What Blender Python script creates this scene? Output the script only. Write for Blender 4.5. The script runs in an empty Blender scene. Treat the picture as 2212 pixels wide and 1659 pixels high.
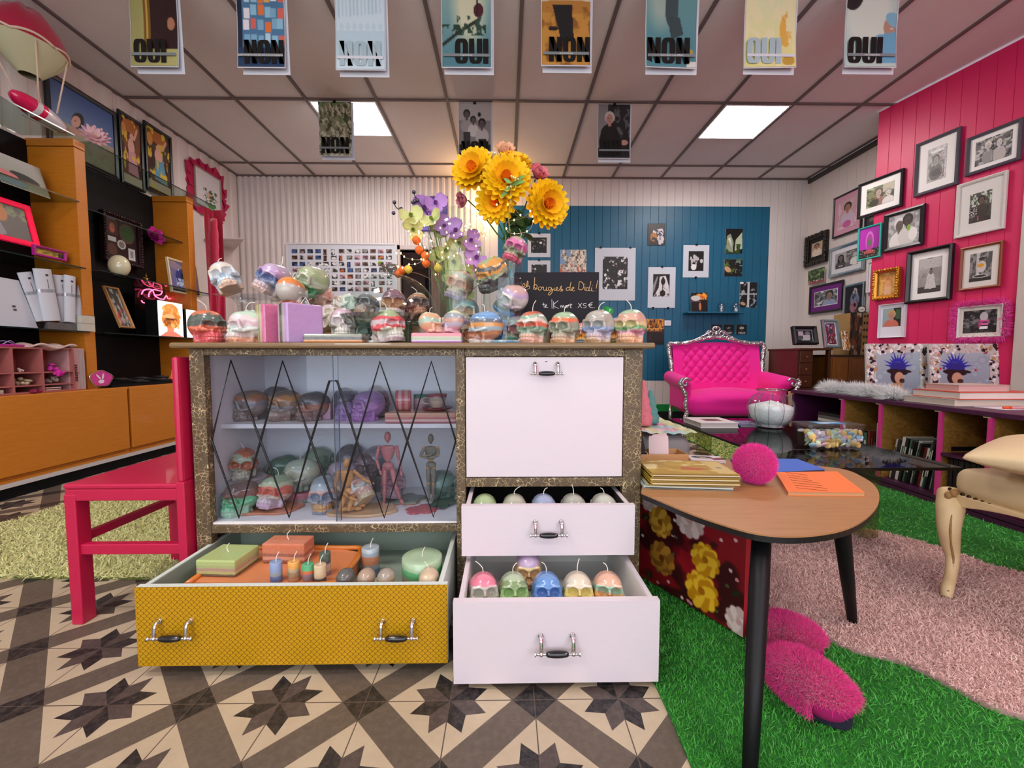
import bpy, math, random
import numpy as np
from mathutils import Vector, Matrix, Euler
SC = bpy.context.scene
COL = SC.collection
PI = math.pi
CAMZ, FPX, CX, CY = 0.81, 920.0, 1106.0, 829.5
PITCH, YAW = math.radians(3.45), math.radians(0.9)
_f = Vector((math.sin(YAW)*math.cos(PITCH), math.cos(YAW)*math.cos(PITCH), -math.sin(PITCH)))
_r = Vector((math.cos(YAW), -math.sin(YAW), 0))
_u = _r.cross(_f)
cam = bpy.data.objects.new('camera', bpy.data.cameras.new('camera'))
COL.objects.link(cam)
cam.location = (0, 0, CAMZ)
cam.rotation_euler = Matrix((_r, _u, -_f)).transposed().to_euler()
cam.data.sensor_width = 36; cam.data.lens = FPX/2212*36
cam.data.clip_start = 0.02; cam.data.clip_end = 60
SC.camera = cam
def at(px, py, X=None, Y=None, Z=None):
 d = _f*FPX + _r*(px-CX) + _u*(CY-py)
 o = Vector((0, 0, CAMZ))
 t = (X-o.x)/d.x if X is not None else (Y-o.y)/d.y if Y is not None else (Z-o.z)/d.z
 return o + d*t
SC.view_settings.view_transform = 'Standard'; SC.view_settings.look = 'None'
SC.view_settings.gamma = 1.0; SC.view_settings.use_curve_mapping = False
SC.view_settings.exposure = 0.12
W = bpy.data.worlds.new('World'); SC.world = W; W.use_nodes = True
W.node_tree.nodes['Background'].inputs[0].default_value = (0.75, 0.85, 1.0, 1)
W.node_tree.nodes['Background'].inputs[1].default_value = 1.0
def area_light(name, loc, rot, sx, sy, power, col=(1, 1, 1)):
 l = bpy.data.lights.new(name, 'AREA'); l.shape = 'RECTANGLE'; l.size = sx; l.size_y = sy
 l.energy = power; l.color = col
 o = bpy.data.objects.new(name, l); COL.objects.link(o); o.location = loc; o.rotation_euler = rot
 return o
area_light('daylight_shopfront', (0.3, -2.75, 1.55), (math.radians(90), 0, 0), 5.6, 2.3, 105, (0.90, 0.95, 1.0))
try:
 SC.cycles.max_bounces = 7; SC.cycles.diffuse_bounces = 4; SC.cycles.glossy_bounces = 3
 SC.cycles.transmission_bounces = 4; SC.cycles.transparent_max_bounces = 24
 SC.cycles.caustics_reflective = False; SC.cycles.caustics_refractive = False
 SC.cycles.use_denoising = True; SC.cycles.sample_clamp_indirect = 4.0
 SC.cycles.use_adaptive_sampling = True
except Exception: pass
def s2l(c):
 return tuple((x/12.92 if x <= 0.04045 else ((x+0.055)/1.055)**2.4) for x in c[:3])
def hx(h):
 h = h.lstrip('#'); return tuple(int(h[i:i+2], 16)/255 for i in (0, 2, 4))
class N:
 def __init__(s, nt, sock): s.nt, s.s = nt, sock
 def _m(s, op, *a):
  n = s.nt.nodes.new('ShaderNodeMath'); n.operation = op
  for i, x in enumerate((s,)+a):
   if isinstance(x, N): s.nt.links.new(x.s, n.inputs[i])
   else: n.inputs[i].default_value = x
  return N(s.nt, n.outputs[0])
 def __add__(s, o): return s._m('ADD', o)
 def __sub__(s, o): return s._m('SUBTRACT', o)
 def __mul__(s, o): return s._m('MULTIPLY', o)
 def __truediv__(s, o): return s._m('DIVIDE', o)
 def abs(s): return s._m('ABSOLUTE')
 def floor(s): return s._m('FLOOR')
 def mod(s, o): return s._m('FLOORED_MODULO', o)
 def lt(s, o): return s._m('LESS_THAN', o)
 def gt(s, o): return s._m('GREATER_THAN', o)
 def sqrt(s): return s._m('SQRT')
 def sin(s): return s._m('SINE')
 def cos(s): return s._m('COSINE')
 def max(s, o): return s._m('MAXIMUM', o)
 def min(s, o): return s._m('MINIMUM', o)
 def atan2(s, o): return s._m('ARCTAN2', o)
_mats = {}
def newmat(name):
 m = bpy.data.materials.new(name); m.use_nodes = True
 return m, m.node_tree, m.node_tree.nodes['Principled BSDF']
def mixc(nt, fac, a, b):
 n = nt.nodes.new('ShaderNodeMix'); n.data_type = 'RGBA'
 if isinstance(fac, N): nt.links.new(fac.s, n.inputs[0])
 elif isinstance(fac, (int, float)): n.inputs[0].default_value = fac
 else: nt.links.new(fac, n.inputs[0])
 for i, c in ((6, a), (7, b)):
  if isinstance(c, (tuple, list)): n.inputs[i].default_value = (*c[:3], 1)
  else: nt.links.new(c, n.inputs[i])
 return n.outputs[2]
def noise(nt, vec, scale, detail=3, rough=0.5, dist=0):
 n = nt.nodes.new('ShaderNodeTexNoise'); n.inputs['Scale'].default_value = scale
 n.inputs['Detail'].default_value = detail; n.inputs['Roughness'].default_value = rough
 n.inputs['Distortion'].default_value = dist
 if vec is not None: nt.links.new(vec, n.inputs['Vector'])
 return n
def coord(nt, kind='Object', scale=None, rot=None, loc=None):
 t = nt.nodes.new('ShaderNodeTexCoord').outputs[kind]
 if scale or rot or loc:
  m = nt.nodes.new('ShaderNodeMapping'); nt.links.new(t, m.inputs[0])
  if scale: m.inputs['Scale'].default_value = scale
  if rot: m.inputs['Rotation'].default_value = rot
  if loc: m.inputs['Location'].default_value = loc
  t = m.outputs[0]
 return t
def bump(nt, b, h, strength=0.3, dist=0.01):
 n = nt.nodes.new('ShaderNodeBump'); n.inputs['Strength'].default_value = strength
 n.inputs['Distance'].default_value = dist
 nt.links.new(h.s if isinstance(h, N) else h, n.inputs['Height']); nt.links.new(n.outputs[0], b.inputs['Normal'])
def mat(name, col, rough=0.5, metal=0.0, var=0.0, vscale=30, coat=0.0, bmp=0.0, stretch=None, emis=None, es=0.0, sheen=0.0, spec=0.5):
 if name in _mats: return _mats[name]
 m, nt, b = newmat(name); c = s2l(hx(col) if isinstance(col, str) else col)
 b.inputs['Roughness'].default_value = rough; b.inputs['Metallic'].default_value = metal
 b.inputs['Coat Weight'].default_value = coat; b.inputs['Base Color'].default_value = (*c, 1)
 b.inputs['Specular IOR Level'].default_value = spec
 if sheen: b.inputs['Sheen Weight'].default_value = sheen
 v = coord(nt, 'Object', stretch)
 nz = noise(nt, v, vscale, 4)
 if var:
  nt.links.new(mixc(nt, nz.outputs[0], tuple(x*(1-var) for x in c), tuple(min(1, x*(1+var)) for x in c)), b.inputs['Base Color'])
 if bmp: bump(nt, b, nz.outputs[0], bmp, 0.004)
 if emis is not None:
  e = s2l(hx(emis)); b.inputs['Emission Color'].default_value = (*e, 1); b.inputs['Emission Strength'].default_value = es
 m.diffuse_color = (*c, 1); _mats[name] = m
 return m
def glass(name, tint='#ffffff', gloss=0.06, rough=0.02):
 if name in _mats: return _mats[name]
 m = bpy.data.materials.new(name); m.use_nodes = True; nt = m.node_tree; nt.nodes.clear()
 o = nt.nodes.new('ShaderNodeOutputMaterial'); mx = nt.nodes.new('ShaderNodeMixShader')
 t = nt.nodes.new('ShaderNodeBsdfTransparent'); g = nt.nodes.new('ShaderNodeBsdfGlossy')
 t.inputs[0].default_value = (*s2l(hx(tint)), 1); g.inputs['Roughness'].default_value = rough
 lw = nt.nodes.new('ShaderNodeLayerWeight'); lw.inputs[0].default_value = 0.25
 f = N(nt, lw.outputs['Facing'])
 f = (f*f*f)*0.6 + gloss
 nt.links.new(f.s, mx.inputs[0]); nt.links.new(t.outputs[0], mx.inputs[1]); nt.links.new(g.outputs[0], mx.inputs[2])
 nt.links.new(mx.outputs[0], o.inputs[0]); _mats[name] = m
 return m
def bands(name, cols, z0, z1, warp=0.35, seed=0, rough=0.22, sub=0.0, soft=0.02, coat=0.35):
 if name in _mats: return _mats[name]
 m, nt, b = newmat(name); v = coord(nt, 'Object')
 sp = nt.nodes.new('ShaderNodeSeparateXYZ'); nt.links.new(v, sp.inputs[0])
 mp = coord(nt, 'Object', (1, 1, 1), None, (seed*3.7, seed*1.3, seed*2.1))
 n1 = noise(nt, mp, 20, 2); n2 = noise(nt, mp, 60, 3)
 z = (N(nt, sp.outputs[2]) - z0)/(z1-z0)
 z = z + (N(nt, n1.outputs[0])-0.5)*warp + (N(nt, n2.outputs[0])-0.5)*(warp*0.35)
 cr = nt.nodes.new('ShaderNodeValToRGB'); nt.links.new(z.s, cr.inputs[0])
 e = cr.color_ramp; n = len(cols)
 pts = []
 for i, c in enumerate(cols):
  lo, hi = i/n, (i+1)/n
  pts += [(lo+soft, c), (hi-soft, c)]
 pts = pts[:31]
 while len(e.elements) > 1: e.elements.remove(e.elements[-1])
 e.elements[0].position = pts[0][0]; e.elements[0].color = (*s2l(hx(pts[0][1])), 1)
 for p, c in pts[1:]:
  k = e.elements.new(min(1, p)); k.color = (*s2l(hx(c)), 1)
 n3 = noise(nt, mp, 120, 3)
 nt.links.new(mixc(nt, (N(nt, n3.outputs[0])*0.16), cr.outputs[0], (0.85, 0.82, 0.78)), b.inputs['Base Color'])
 b.inputs['Roughness'].default_value = rough; b.inputs['Coat Weight'].default_value = coat; b.inputs['Coat Roughness'].default_value = 0.12
 _mats[name] = m
 return m
def lnk(name, me, m=None, parent=None, smooth=False, bevel=0.0, seg=2, loc=None, rot=None):
 o = bpy.data.objects.new(name, me); COL.objects.link(o)
 if m is not None:
  for mm in (m if isinstance(m, (list, tuple)) else [m]): me.materials.append(mm)
 if smooth: me.shade_smooth()
 if bevel:
  bv = o.modifiers.new('bevel', 'BEVEL'); bv.width = bevel; bv.segments = seg; bv.limit_method = 'ANGLE'; bv.angle_limit = 0.6
 if parent is not None: o.parent = parent
 if loc is not None: o.location = loc
 if rot is not None: o.rotation_euler = rot
 return o
def npmesh(name, v, f, cols=None):
 v = np.asarray(v, np.float32); f = np.asarray(f, np.int32); k = f.shape[1]
 me = bpy.data.meshes.new(name)
 me.vertices.add(len(v)); me.vertices.foreach_set('co', v.ravel())
 me.loops.add(f.size); me.loops.foreach_set('vertex_index', f.ravel())
 me.polygons.add(len(f)); me.polygons.foreach_set('loop_start', np.arange(0, f.size, k, dtype=np.int32))
 me.update(calc_edges=True)
 if cols is not None:
  a = me.color_attributes.new('Col', 'BYTE_COLOR', 'POINT')
  c = np.ones((len(v), 4), np.float32); c[:, :3] = cols
  a.data.foreach_set('color_srgb', c.ravel())
 return me
class G:
 def __init__(s): s.v, s.f = [], []
 def add(s, vs, fs):
  n = len(s.v); s.v += [tuple(p) for p in vs]; s.f += [tuple(i+n for i in f) for f in fs]; return s
 def xf(s, M, a=0):
  for i in range(a, len(s.v)): s.v[i] = tuple(M @ Vector(s.v[i]))
  return s
 def box(s, x0, x1, y0, y1, z0, z1, M=None):
  a = len(s.v)
  s.add([(x, y, z) for x in (x0, x1) for y in (y0, y1) for z in (z0, z1)],
              [(0, 1, 3, 2), (4, 6, 7, 5), (0, 4, 5, 1), (2, 3, 7, 6), (0, 2, 6, 4), (1, 5, 7, 3)])
  if M is not None: s.xf(M, a)
  return s
 def cb(s, c, d, M=None):
  a = len(s.v); s.box(-d[0]/2, d[0]/2, -d[1]/2, d[1]/2, -d[2]/2, d[2]/2)
  if M is not None: s.xf(M, a)
  return s.xf(Matrix.Translation(c), a)
 def tube(s, pts, r, n=8, caps=True, flat=1.0):
  pts = [Vector(p) for p in pts]; R = r if isinstance(r, (list, tuple)) else [r]*len(pts)
  a = len(s.v); up = None
  for i, p in enumerate(pts):
   t = (pts[min(i+1, len(pts)-1)]-pts[max(i-1, 0)]).normalized()
   if up is None:
    up = Vector((0, 0, 1)) if abs(t.z) < 0.9 else Vector((0, 1, 0))
   b = t.cross(up)
   if b.length < 1e-6: b = t.orthogonal()
   b.normalize(); up = b.cross(t).normalized()
   for k in range(n):
    g = 2*PI*k/n; s.v.append(tuple(p + b*(math.cos(g)*R[i]) + up*(math.sin(g)*R[i]*flat)))
  for i in range(len(pts)-1):
   for k in range(n):
    k2 = (k+1) % n
    s.f.append((a+i*n+k, a+i*n+k2, a+(i+1)*n+k2, a+(i+1)*n+k))
  if caps:
   s.f.append(tuple(a+k for k in range(n))[::-1]); s.f.append(tuple(a+(len(pts)-1)*n+k for k in range(n)))
  return s
 def lathe(s, prof, n=32, c=(0, 0, 0), sx=1, sy=1, wob=None):
  a = len(s.v)
  for i, (r, z) in enumerate(prof):
   for k in range(n):
    g = 2*PI*k/n; rr = r*(wob(g, z) if wob else 1)
    s.v.append((c[0]+rr*sx*math.cos(g), c[1]+rr*sy*math.sin(g), c[2]+z))
  for i in range(len(prof)-1):
   for k in range(n):
    k2 = (k+1) % n; s.f.append((a+i*n+k, a+i*n+k2, a+(i+1)*n+k2, a+(i+1)*n+k))
  if prof[0][0] > 1e-5: s.f.append(tuple(a+k for k in range(n))[::-1])
  if prof[-1][0] > 1e-5: s.f.append(tuple(a+(len(prof)-1)*n+k for k in range(n)))
  return s
 def shell(s, prof, n=32, c=(0, 0, 0), sx=1, sy=1, wob=None):
  a = len(s.v); m = len(s.f); s.lathe(prof, n, c, sx, sy, wob)
  s.f = s.f[:m] + [f for f in s.f[m:] if len(f) == 4]
  return s
 def ell(s, c, r, n=16, m=10, M=None):
  a = len(s.v); r = r if isinstance(r, (tuple, list)) else (r, r, r)
  for i in range(m+1):
   t = PI*i/m
   for k in range(n):
    g = 2*PI*k/n; s.v.append((r[0]*math.sin(t)*math.cos(g), r[1]*math.sin(t)*math.sin(g), -r[2]*math.cos(t)))
  for i in range(m):
   for k in range(n):
    k2 = (k+1) % n; s.f.append((a+i*n+k, a+i*n+k2, a+(i+1)*n+k2, a+(i+1)*n+k))
  if M is not None: s.xf(M, a)
  return s.xf(Matrix.Translation(c), a)
 def prism(s, poly, z0, z1, M=None):
  a = len(s.v); n = len(poly)
  for z in (z0, z1): s.v += [(p[0], p[1], z) for p in poly]
  s.f.append(tuple(a+i for i in range(n))[::-1]); s.f.append(tuple(a+n+i for i in range(n)))
  for i in range(n): s.f.append((a+i, a+(i+1) % n, a+n+(i+1) % n, a+n+i))
  if M is not None: s.xf(M, a)
  return s
 def grid(s, fn, nu, nv, closeu=False):
  a = len(s.v)
  for j in range(nv+1):
   for i in range(nu+(0 if closeu else 1)): s.v.append(tuple(fn(i/nu, j/nv)))
  w = nu if closeu else nu+1
  for j in range(nv):
   for i in range(nu):
    i2 = (i+1) % w if closeu else i+1
    s.f.append((a+j*w+i, a+j*w+i2, a+(j+1)*w+i2, a+(j+1)*w+i))
  return s
 def mesh(s, name='m'):
  me = bpy.data.meshes.new(name); me.from_pydata(s.v, [], s.f); me.update(); return me
 def o(s, name, m, parent=None, smooth=False, bevel=0.0, **k):
  me = s.mesh(name)
  return lnk(name, me, m, parent, smooth, bevel, **k)
def tag(o, label=None, cat=None, group=None, kind=None):
 if label: o['label'] = label
 if cat: o['category'] = cat
 if group: o['group'] = group
 if kind: o['kind'] = kind
 return o
def thing(name, label, cat, loc=(0, 0, 0), rz=0.0, group=None, rot=None):
 o = bpy.data.objects.new(name, None); COL.objects.link(o); o.empty_display_size = 0.05
 o.location = loc; o.rotation_euler = rot if rot is not None else (0, 0, rz)
 return tag(o, label, cat, group)
def struct(o): o['kind'] = 'structure'; return o
def RX(a): return Matrix.Rotation(a, 4, 'X')
def RY(a): return Matrix.Rotation(a, 4, 'Y')
def RZ(a): return Matrix.Rotation(a, 4, 'Z')
def T(*p): return Matrix.Translation(p if len(p) == 3 else p[0])
def spl(P, n=6):
 P = [Vector(p) for p in P]; out = []
 Q = [P[0]*2-P[1]]+P+[P[-1]*2-P[-2]]
 for i in range(1, len(Q)-2):
  for k in range(n):
   t = k/n; a, b, c, d = Q[i-1], Q[i], Q[i+1], Q[i+2]
   out.append(0.5*((2*b)+(c-a)*t+(2*a-5*b+4*c-d)*t*t+(3*b-a-3*c+d)*t**3))
 out.append(P[-1]); return out
def surfnet(fn, lo, hi, h):
 ax = [np.arange(lo[i], hi[i]+h, h) for i in range(3)]
 X, Y, Z = np.meshgrid(*ax, indexing='ij'); F = fn(X, Y, Z); I = F < 0
 nx, ny, nz = F.shape
 acc = np.zeros((nx-1, ny-1, nz-1, 3)); cnt = np.zeros((nx-1, ny-1, nz-1))
 for d in range(3):
  sl0 = [slice(None)]*3; sl1 = [slice(None)]*3; sl0[d] = slice(0, -1); sl1[d] = slice(1, None)
  a, b = F[tuple(sl0)], F[tuple(sl1)]; cr = (a < 0) != (b < 0)
  t = np.where(cr, a/np.where(cr, a-b, 1), 0)
  P = np.stack([X[tuple(sl0)], Y[tuple(sl0)], Z[tuple(sl0)]], -1).astype(float); P[..., d] += t*h
  P *= cr[..., None]
  o = [k for k in range(3) if k != d]
  for i in (0, 1):
   for j in (0, 1):
    s = [slice(None)]*3
    for k, w in zip(o, (i, j)): s[k] = slice(w, w+F.shape[k]-1)
    acc += P[tuple(s)]; cnt += cr[tuple(s)]
 m = cnt > 0; idx = -np.ones(m.shape, int); idx[m] = np.arange(m.sum()); V = acc[m]/cnt[m][:, None]
 quads = []
 for d in range(3):
  o = [(1, 2), (2, 0), (0, 1)][d]
  sl0 = [slice(1, -1)]*3; sl1 = [slice(1, -1)]*3; sl0[d] = slice(0, -1); sl1[d] = slice(1, None)
  a, b = I[tuple(sl0)], I[tuple(sl1)]; ii = np.argwhere(a != b)
  sg = a[tuple(ii.T)]
  ii = ii.copy()
  for k in o: ii[:, k] += 1
  def c(u, w):
   q = ii.copy(); q[:, o[0]] -= u; q[:, o[1]] -= w; return idx[tuple(q.T)]
  q = np.stack([c(1, 1), c(0, 1), c(0, 0), c(1, 0)], 1)
  q[~sg] = q[~sg][:, ::-1]; quads.append(q)
 return V, np.concatenate(quads)
def smin(a, b, k):
 h = np.clip(0.5+0.5*(b-a)/k, 0, 1); return b*(1-h)+a*h-k*h*(1-h)
def smax(a, b, k): return -smin(-a, -b, k)
def sdell(X, Y, Z, c, r):
 x, y, z = (X-c[0])/r[0], (Y-c[1])/r[1], (Z-c[2])/r[2]; k0 = np.sqrt(x*x+y*y+z*z)
 x, y, z = x/r[0], y/r[1], z/r[2]; return k0*(k0-1)/np.maximum(np.sqrt(x*x+y*y+z*z), 1e-6)
def sdcap(X, Y, Z, a, b, r0, r1=None):
 r1 = r0 if r1 is None else r1
 a, b = np.array(a, float), np.array(b, float); ab = b-a
 t = np.clip(((X-a[0])*ab[0]+(Y-a[1])*ab[1]+(Z-a[2])*ab[2])/(ab@ab), 0, 1)
 return np.sqrt((X-a[0]-t*ab[0])**2+(Y-a[1]-t*ab[1])**2+(Z-a[2]-t*ab[2])**2)-(r0+(r1-r0)*t)
def sdbox(X, Y, Z, c, b, r):
 qx, qy, qz = np.abs(X-c[0])-b[0]+r, np.abs(Y-c[1])-b[1]+r, np.abs(Z-c[2])-b[2]+r
 return np.sqrt(np.maximum(qx, 0)**2+np.maximum(qy, 0)**2+np.maximum(qz, 0)**2)+np.minimum(np.maximum(qx, np.maximum(qy, qz)), 0)-r
def blades(base, nrm, length, width, rng, lean=0.35, jit=0.3, curl=0.3):
 n = len(base); base = np.asarray(base, float); nrm = np.asarray(nrm, float)
 r = rng.normal(size=(n, 3)); d = nrm + r*lean; d /= np.linalg.norm(d, axis=1)[:, None]
 L = length*(1+jit*(rng.random(n)*2-1))[:, None]
 s = np.cross(d, rng.normal(size=(n, 3))); s /= np.maximum(np.linalg.norm(s, axis=1), 1e-6)[:, None]
 side = np.cross(d, s)
 mid = base+d*L*0.55; tip = base+d*L+side*L*curl*(rng.random((n, 1)))
 w = width
 V = np.stack([base-s*w/2, base+s*w/2, mid+s*w*0.4, mid-s*w*0.4, tip], 1).reshape(-1, 3)
 i = np.arange(n)*5
 F = np.concatenate([np.stack([i, i+1, i+2], 1), np.stack([i, i+2, i+3], 1), np.stack([i+3, i+2, i+4], 1)])
 return V, F
def sample_mesh(V, F, n, rng):
 V = np.asarray(V, float); F = np.asarray(F)
 if F.shape[1] == 4: F = np.concatenate([F[:, [0, 1, 2]], F[:, [0, 2, 3]]])
 a, b, c = V[F[:, 0]], V[F[:, 1]], V[F[:, 2]]; nr = np.cross(b-a, c-a); A = np.linalg.norm(nr, axis=1)
 k = rng.choice(len(F), n, p=A/A.sum()); u, w = rng.random(n), rng.random(n); m = u+w > 1; u[m], w[m] = 1-u[m], 1-w[m]
 return a[k]+(b[k]-a[k])*u[:, None]+(c[k]-a[k])*w[:, None], nr[k]/A[k][:, None]
class Cv:
 def __init__(s, w, h, bg='#888888'):
  s.w, s.h = w, h; s.a = np.ones((h, w, 3))*np.array(hx(bg))
  s.x, s.y = np.meshgrid((np.arange(w)+.5)/w, (np.arange(h)+.5)/h)
 def put(s, m, c):
  m = np.clip(m, 0, 1)[..., None]; s.a = s.a*(1-m)+np.array(hx(c))*m; return s
 def e(s, cx, cy, rx, ry, c, ang=0, soft=0.06):
  X, Y = s.x-cx, s.y-cy; co, si = math.cos(ang), math.sin(ang); k = s.h/s.w
  Y = Y*k; X, Y = X*co+Y*si, -X*si+Y*co
  d = np.sqrt((X/rx)**2+(Y/(ry*k))**2); return s.put((1-d)/soft+.5, c)
 def r(s, x0, y0, x1, y1, c): return s.put(((s.x >= x0) & (s.x <= x1) & (s.y >= y0) & (s.y <= y1))*1.0, c)
 def p(s, pts, c):
  ins = np.zeros(s.x.shape, bool); n = len(pts)
  for i in range(n):
   (xa, ya), (xb, yb) = pts[i], pts[(i+1) % n]
   if ya == yb: continue
   ins ^= ((ya > s.y) != (yb > s.y)) & (s.x < (xb-xa)*(s.y-ya)/(yb-ya)+xa)
  return s.put(ins*1.0, c)
 def gr(s, c0, c1, ax='y', x0=0, y0=0, x1=1, y1=1):
  t = (s.y-y0)/(y1-y0) if ax == 'y' else (s.x-x0)/(x1-x0)
  m = ((s.x >= x0) & (s.x <= x1) & (s.y >= y0) & (s.y <= y1))[..., None]
  g = np.array(hx(c0))*(1-t[..., None])+np.array(hx(c1))*t[..., None]; s.a = np.where(m, g, s.a); return s
 def nz(s, seed, cells, oct=3):
  rng = np.random.default_rng(seed); out = np.zeros((s.h, s.w)); amp = 1; tot = 0
  for o in range(oct):
   n = max(2, int(cells*2**o)); g = rng.random((n+2, n+2)); X, Y = s.x*n, s.y*n*1.0
   xi, yi = X.astype(int), Y.astype(int); fx, fy = X-xi, Y-yi; fx = fx*fx*(3-2*fx); fy = fy*fy*(3-2*fy)
   out += amp*((g[yi, xi]*(1-fx)+g[yi, xi+1]*fx)*(1-fy)+(g[yi+1, xi]*(1-fx)+g[yi+1, xi+1]*fx)*fy); tot += amp; amp *= .55
  return out/tot
 def n(s, seed, cells, c, lo=.5, hi=.6, oct=3, box=(0, 0, 1, 1)):
  m = ((s.x >= box[0]) & (s.x <= box[2]) & (s.y >= box[1]) & (s.y <= box[3]))
  return s.put(m*(s.nz(seed, cells, oct)-lo)/(hi-lo), c)
 def face(s, cx, cy, r, skin, hair, cloth, long=False, bw=False):
  k = s.w/s.h
  s.e(cx, cy+r*k*3.1, r*2.1, r*k*2.0, cloth)
  s.e(cx, cy-r*k*.25, r*1.18, r*k*1.2, hair)
  if long: s.e(cx-r*.8, cy+r*k*.7, r*.5, r*k*1.4, hair).e(cx+r*.8, cy+r*k*.7, r*.5, r*k*1.4, hair)
  s.r(cx-r*.35, cy+r*k*.6, cx+r*.35, cy+r*k*1.6, skin)
  s.e(cx, cy+r*k*.1, r*.82, r*k*1.0, skin)
  s.e(cx-r*.3, cy, r*.13, r*k*.09, '#201818').e(cx+r*.3, cy, r*.13, r*k*.09, '#201818')
  s.e(cx, cy+r*k*.55, r*.25, r*k*.09, '#70302c')
  return s
def M_print():
 if 'print' in _mats: return _mats['print']
 m, nt, b = newmat('printed_paper'); a = nt.nodes.new('ShaderNodeVertexColor'); a.layer_name = 'Col'
 nt.links.new(a.outputs[0], b.inputs['Base Color']); b.inputs['Roughness'].default_value = 0.42
 nz = noise(nt, coord(nt), 60, 2); bump(nt, b, nz.outputs[0], 0.04, 0.002)
 _mats['print'] = m; return m
def print_mesh(name, cv, w, h, m=None, parent=None, y=0.0, thick=0.0, loc=None, bend=None):
 nx, ny = cv.w, cv.h
 xs = np.linspace(-w/2, w/2, nx); zs = np.linspace(h/2, -h/2, ny); X, Zz = np.meshgrid(xs, zs)
 Y = np.full_like(X, y)
 if bend is not None: Y = Y+bend(X/w, Zz/h)
 V = np.stack([X, Y, Zz], -1).reshape(-1, 3); i = np.arange(nx*ny).reshape(ny, nx)
 F = np.stack([i[:-1, :-1], i[1:, :-1], i[1:, 1:], i[:-1, 1:]], -1).reshape(-1, 4)
 C = cv.a.reshape(-1, 3)
 if thick:
  ring = np.concatenate([i[0, :], i[1:, -1], i[-1, ::-1][1:], i[1:-1, 0][::-1]])
  k = len(ring); b0 = len(V); V = np.concatenate([V, V[ring]+np.array([0, thick, 0])])
  j = np.arange(k); F = np.concatenate([F, np.stack([ring, ring[(j+1) % k], b0+(j+1) % k, b0+j], 1)])
  C = np.concatenate([C, np.full((k, 3), 0.9)])
 me = npmesh(name, V, F, C)
 return lnk(name, me, m or M_print(), parent, False, loc=loc)
def picture(name, label, cat, c, w, h, face=0.0, fw=0.02, fc='#15120f', mw=0.0, mc='#f2f0ee', cv=None, d=0.022, lean=0.0, group=None, fmat=None, rough=0.35, roll=0.0, ornate=False, parent=None, bm=None):
 M = (RZ(face) @ RX(lean) @ RY(roll)).to_euler()
 t = thing(name, label, cat, c, rot=M, group=group)
 fm = fmat or mat('frame_'+fc[1:]+str(rough), fc, rough, 0, 0.08)
 if fw > 0:
  g = G(); p = [(-w/2, h/2), (w/2, h/2), (w/2, -h/2), (-w/2, -h/2)]
  q = [(x-math.copysign(fw, x), z-math.copysign(fw, z)) for x, z in p]
  ya, yb = -d/2, d/2
  V = [(x, ya+d*.15, z) for x, z in p]+[(x*(1-fw*.4/abs(x)), ya, z*(1-fw*.4/abs(z))) for x, z in p]+[(x, ya+d*.3, z) for x, z in q]+[(x, yb, z) for x, z in q]+[(x, yb, z) for x, z in p]
  F = []
  for i in range(4):
   j = (i+1) % 4
   for L in range(5):
    L2 = (L+1) % 5
    F.append((L*4+i, L*4+j, L2*4+j, L2*4+i))
  g.add(V, F); fo = g.o('frame', fm, t, bevel=0.0)
  if ornate:
   g = G(); random.seed(hash(name+str(w)) % 999 if False else 7)
   L = 2*(w+h); n = int(L/0.022)
   for k in range(n):
    s_ = k/n*L
    if s_ < w: x, z = -w/2+s_, h/2
    elif s_ < w+h: x, z = w/2, h/2-(s_-w)
    elif s_ < 2*w+h: x, z = w/2-(s_-w-h), -h/2
    else: x, z = -w/2, -h/2+(s_-2*w-h)
    rr = fw*random.uniform(.3, .55); g.ell((x*(1-fw*.3/max(abs(x), .01)), ya, z*(1-fw*.3/max(abs(z), .01))), (rr, rr*.6, rr), 6, 4)
   g.o('carved_ornament', fm, t, smooth=True)
  for (x, z) in (): pass
 iw, ih = w-2*fw, h-2*fw
 G().box(-iw/2, iw/2, d*.2, d*.45, -ih/2, ih/2).o('backing' if mw == 0 else 'mat_board', mat('board_'+mc[1:], mc, 0.7), t)
 if mw == 0 and fw == 0: pass
 if isinstance(mw, (int, float)): mw = (mw, mw, mw, mw)   # left, right, top, bottom
 pw, ph = iw-mw[0]-mw[1], ih-mw[2]-mw[3]
 if cv is not None:
  print_mesh('photo_print', cv, pw, ph, None, t, y=d*.2-0.0012, thick=0.001, loc=((mw[0]-mw[1])/2, 0, (mw[3]-mw[2])/2))
 return t
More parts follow.
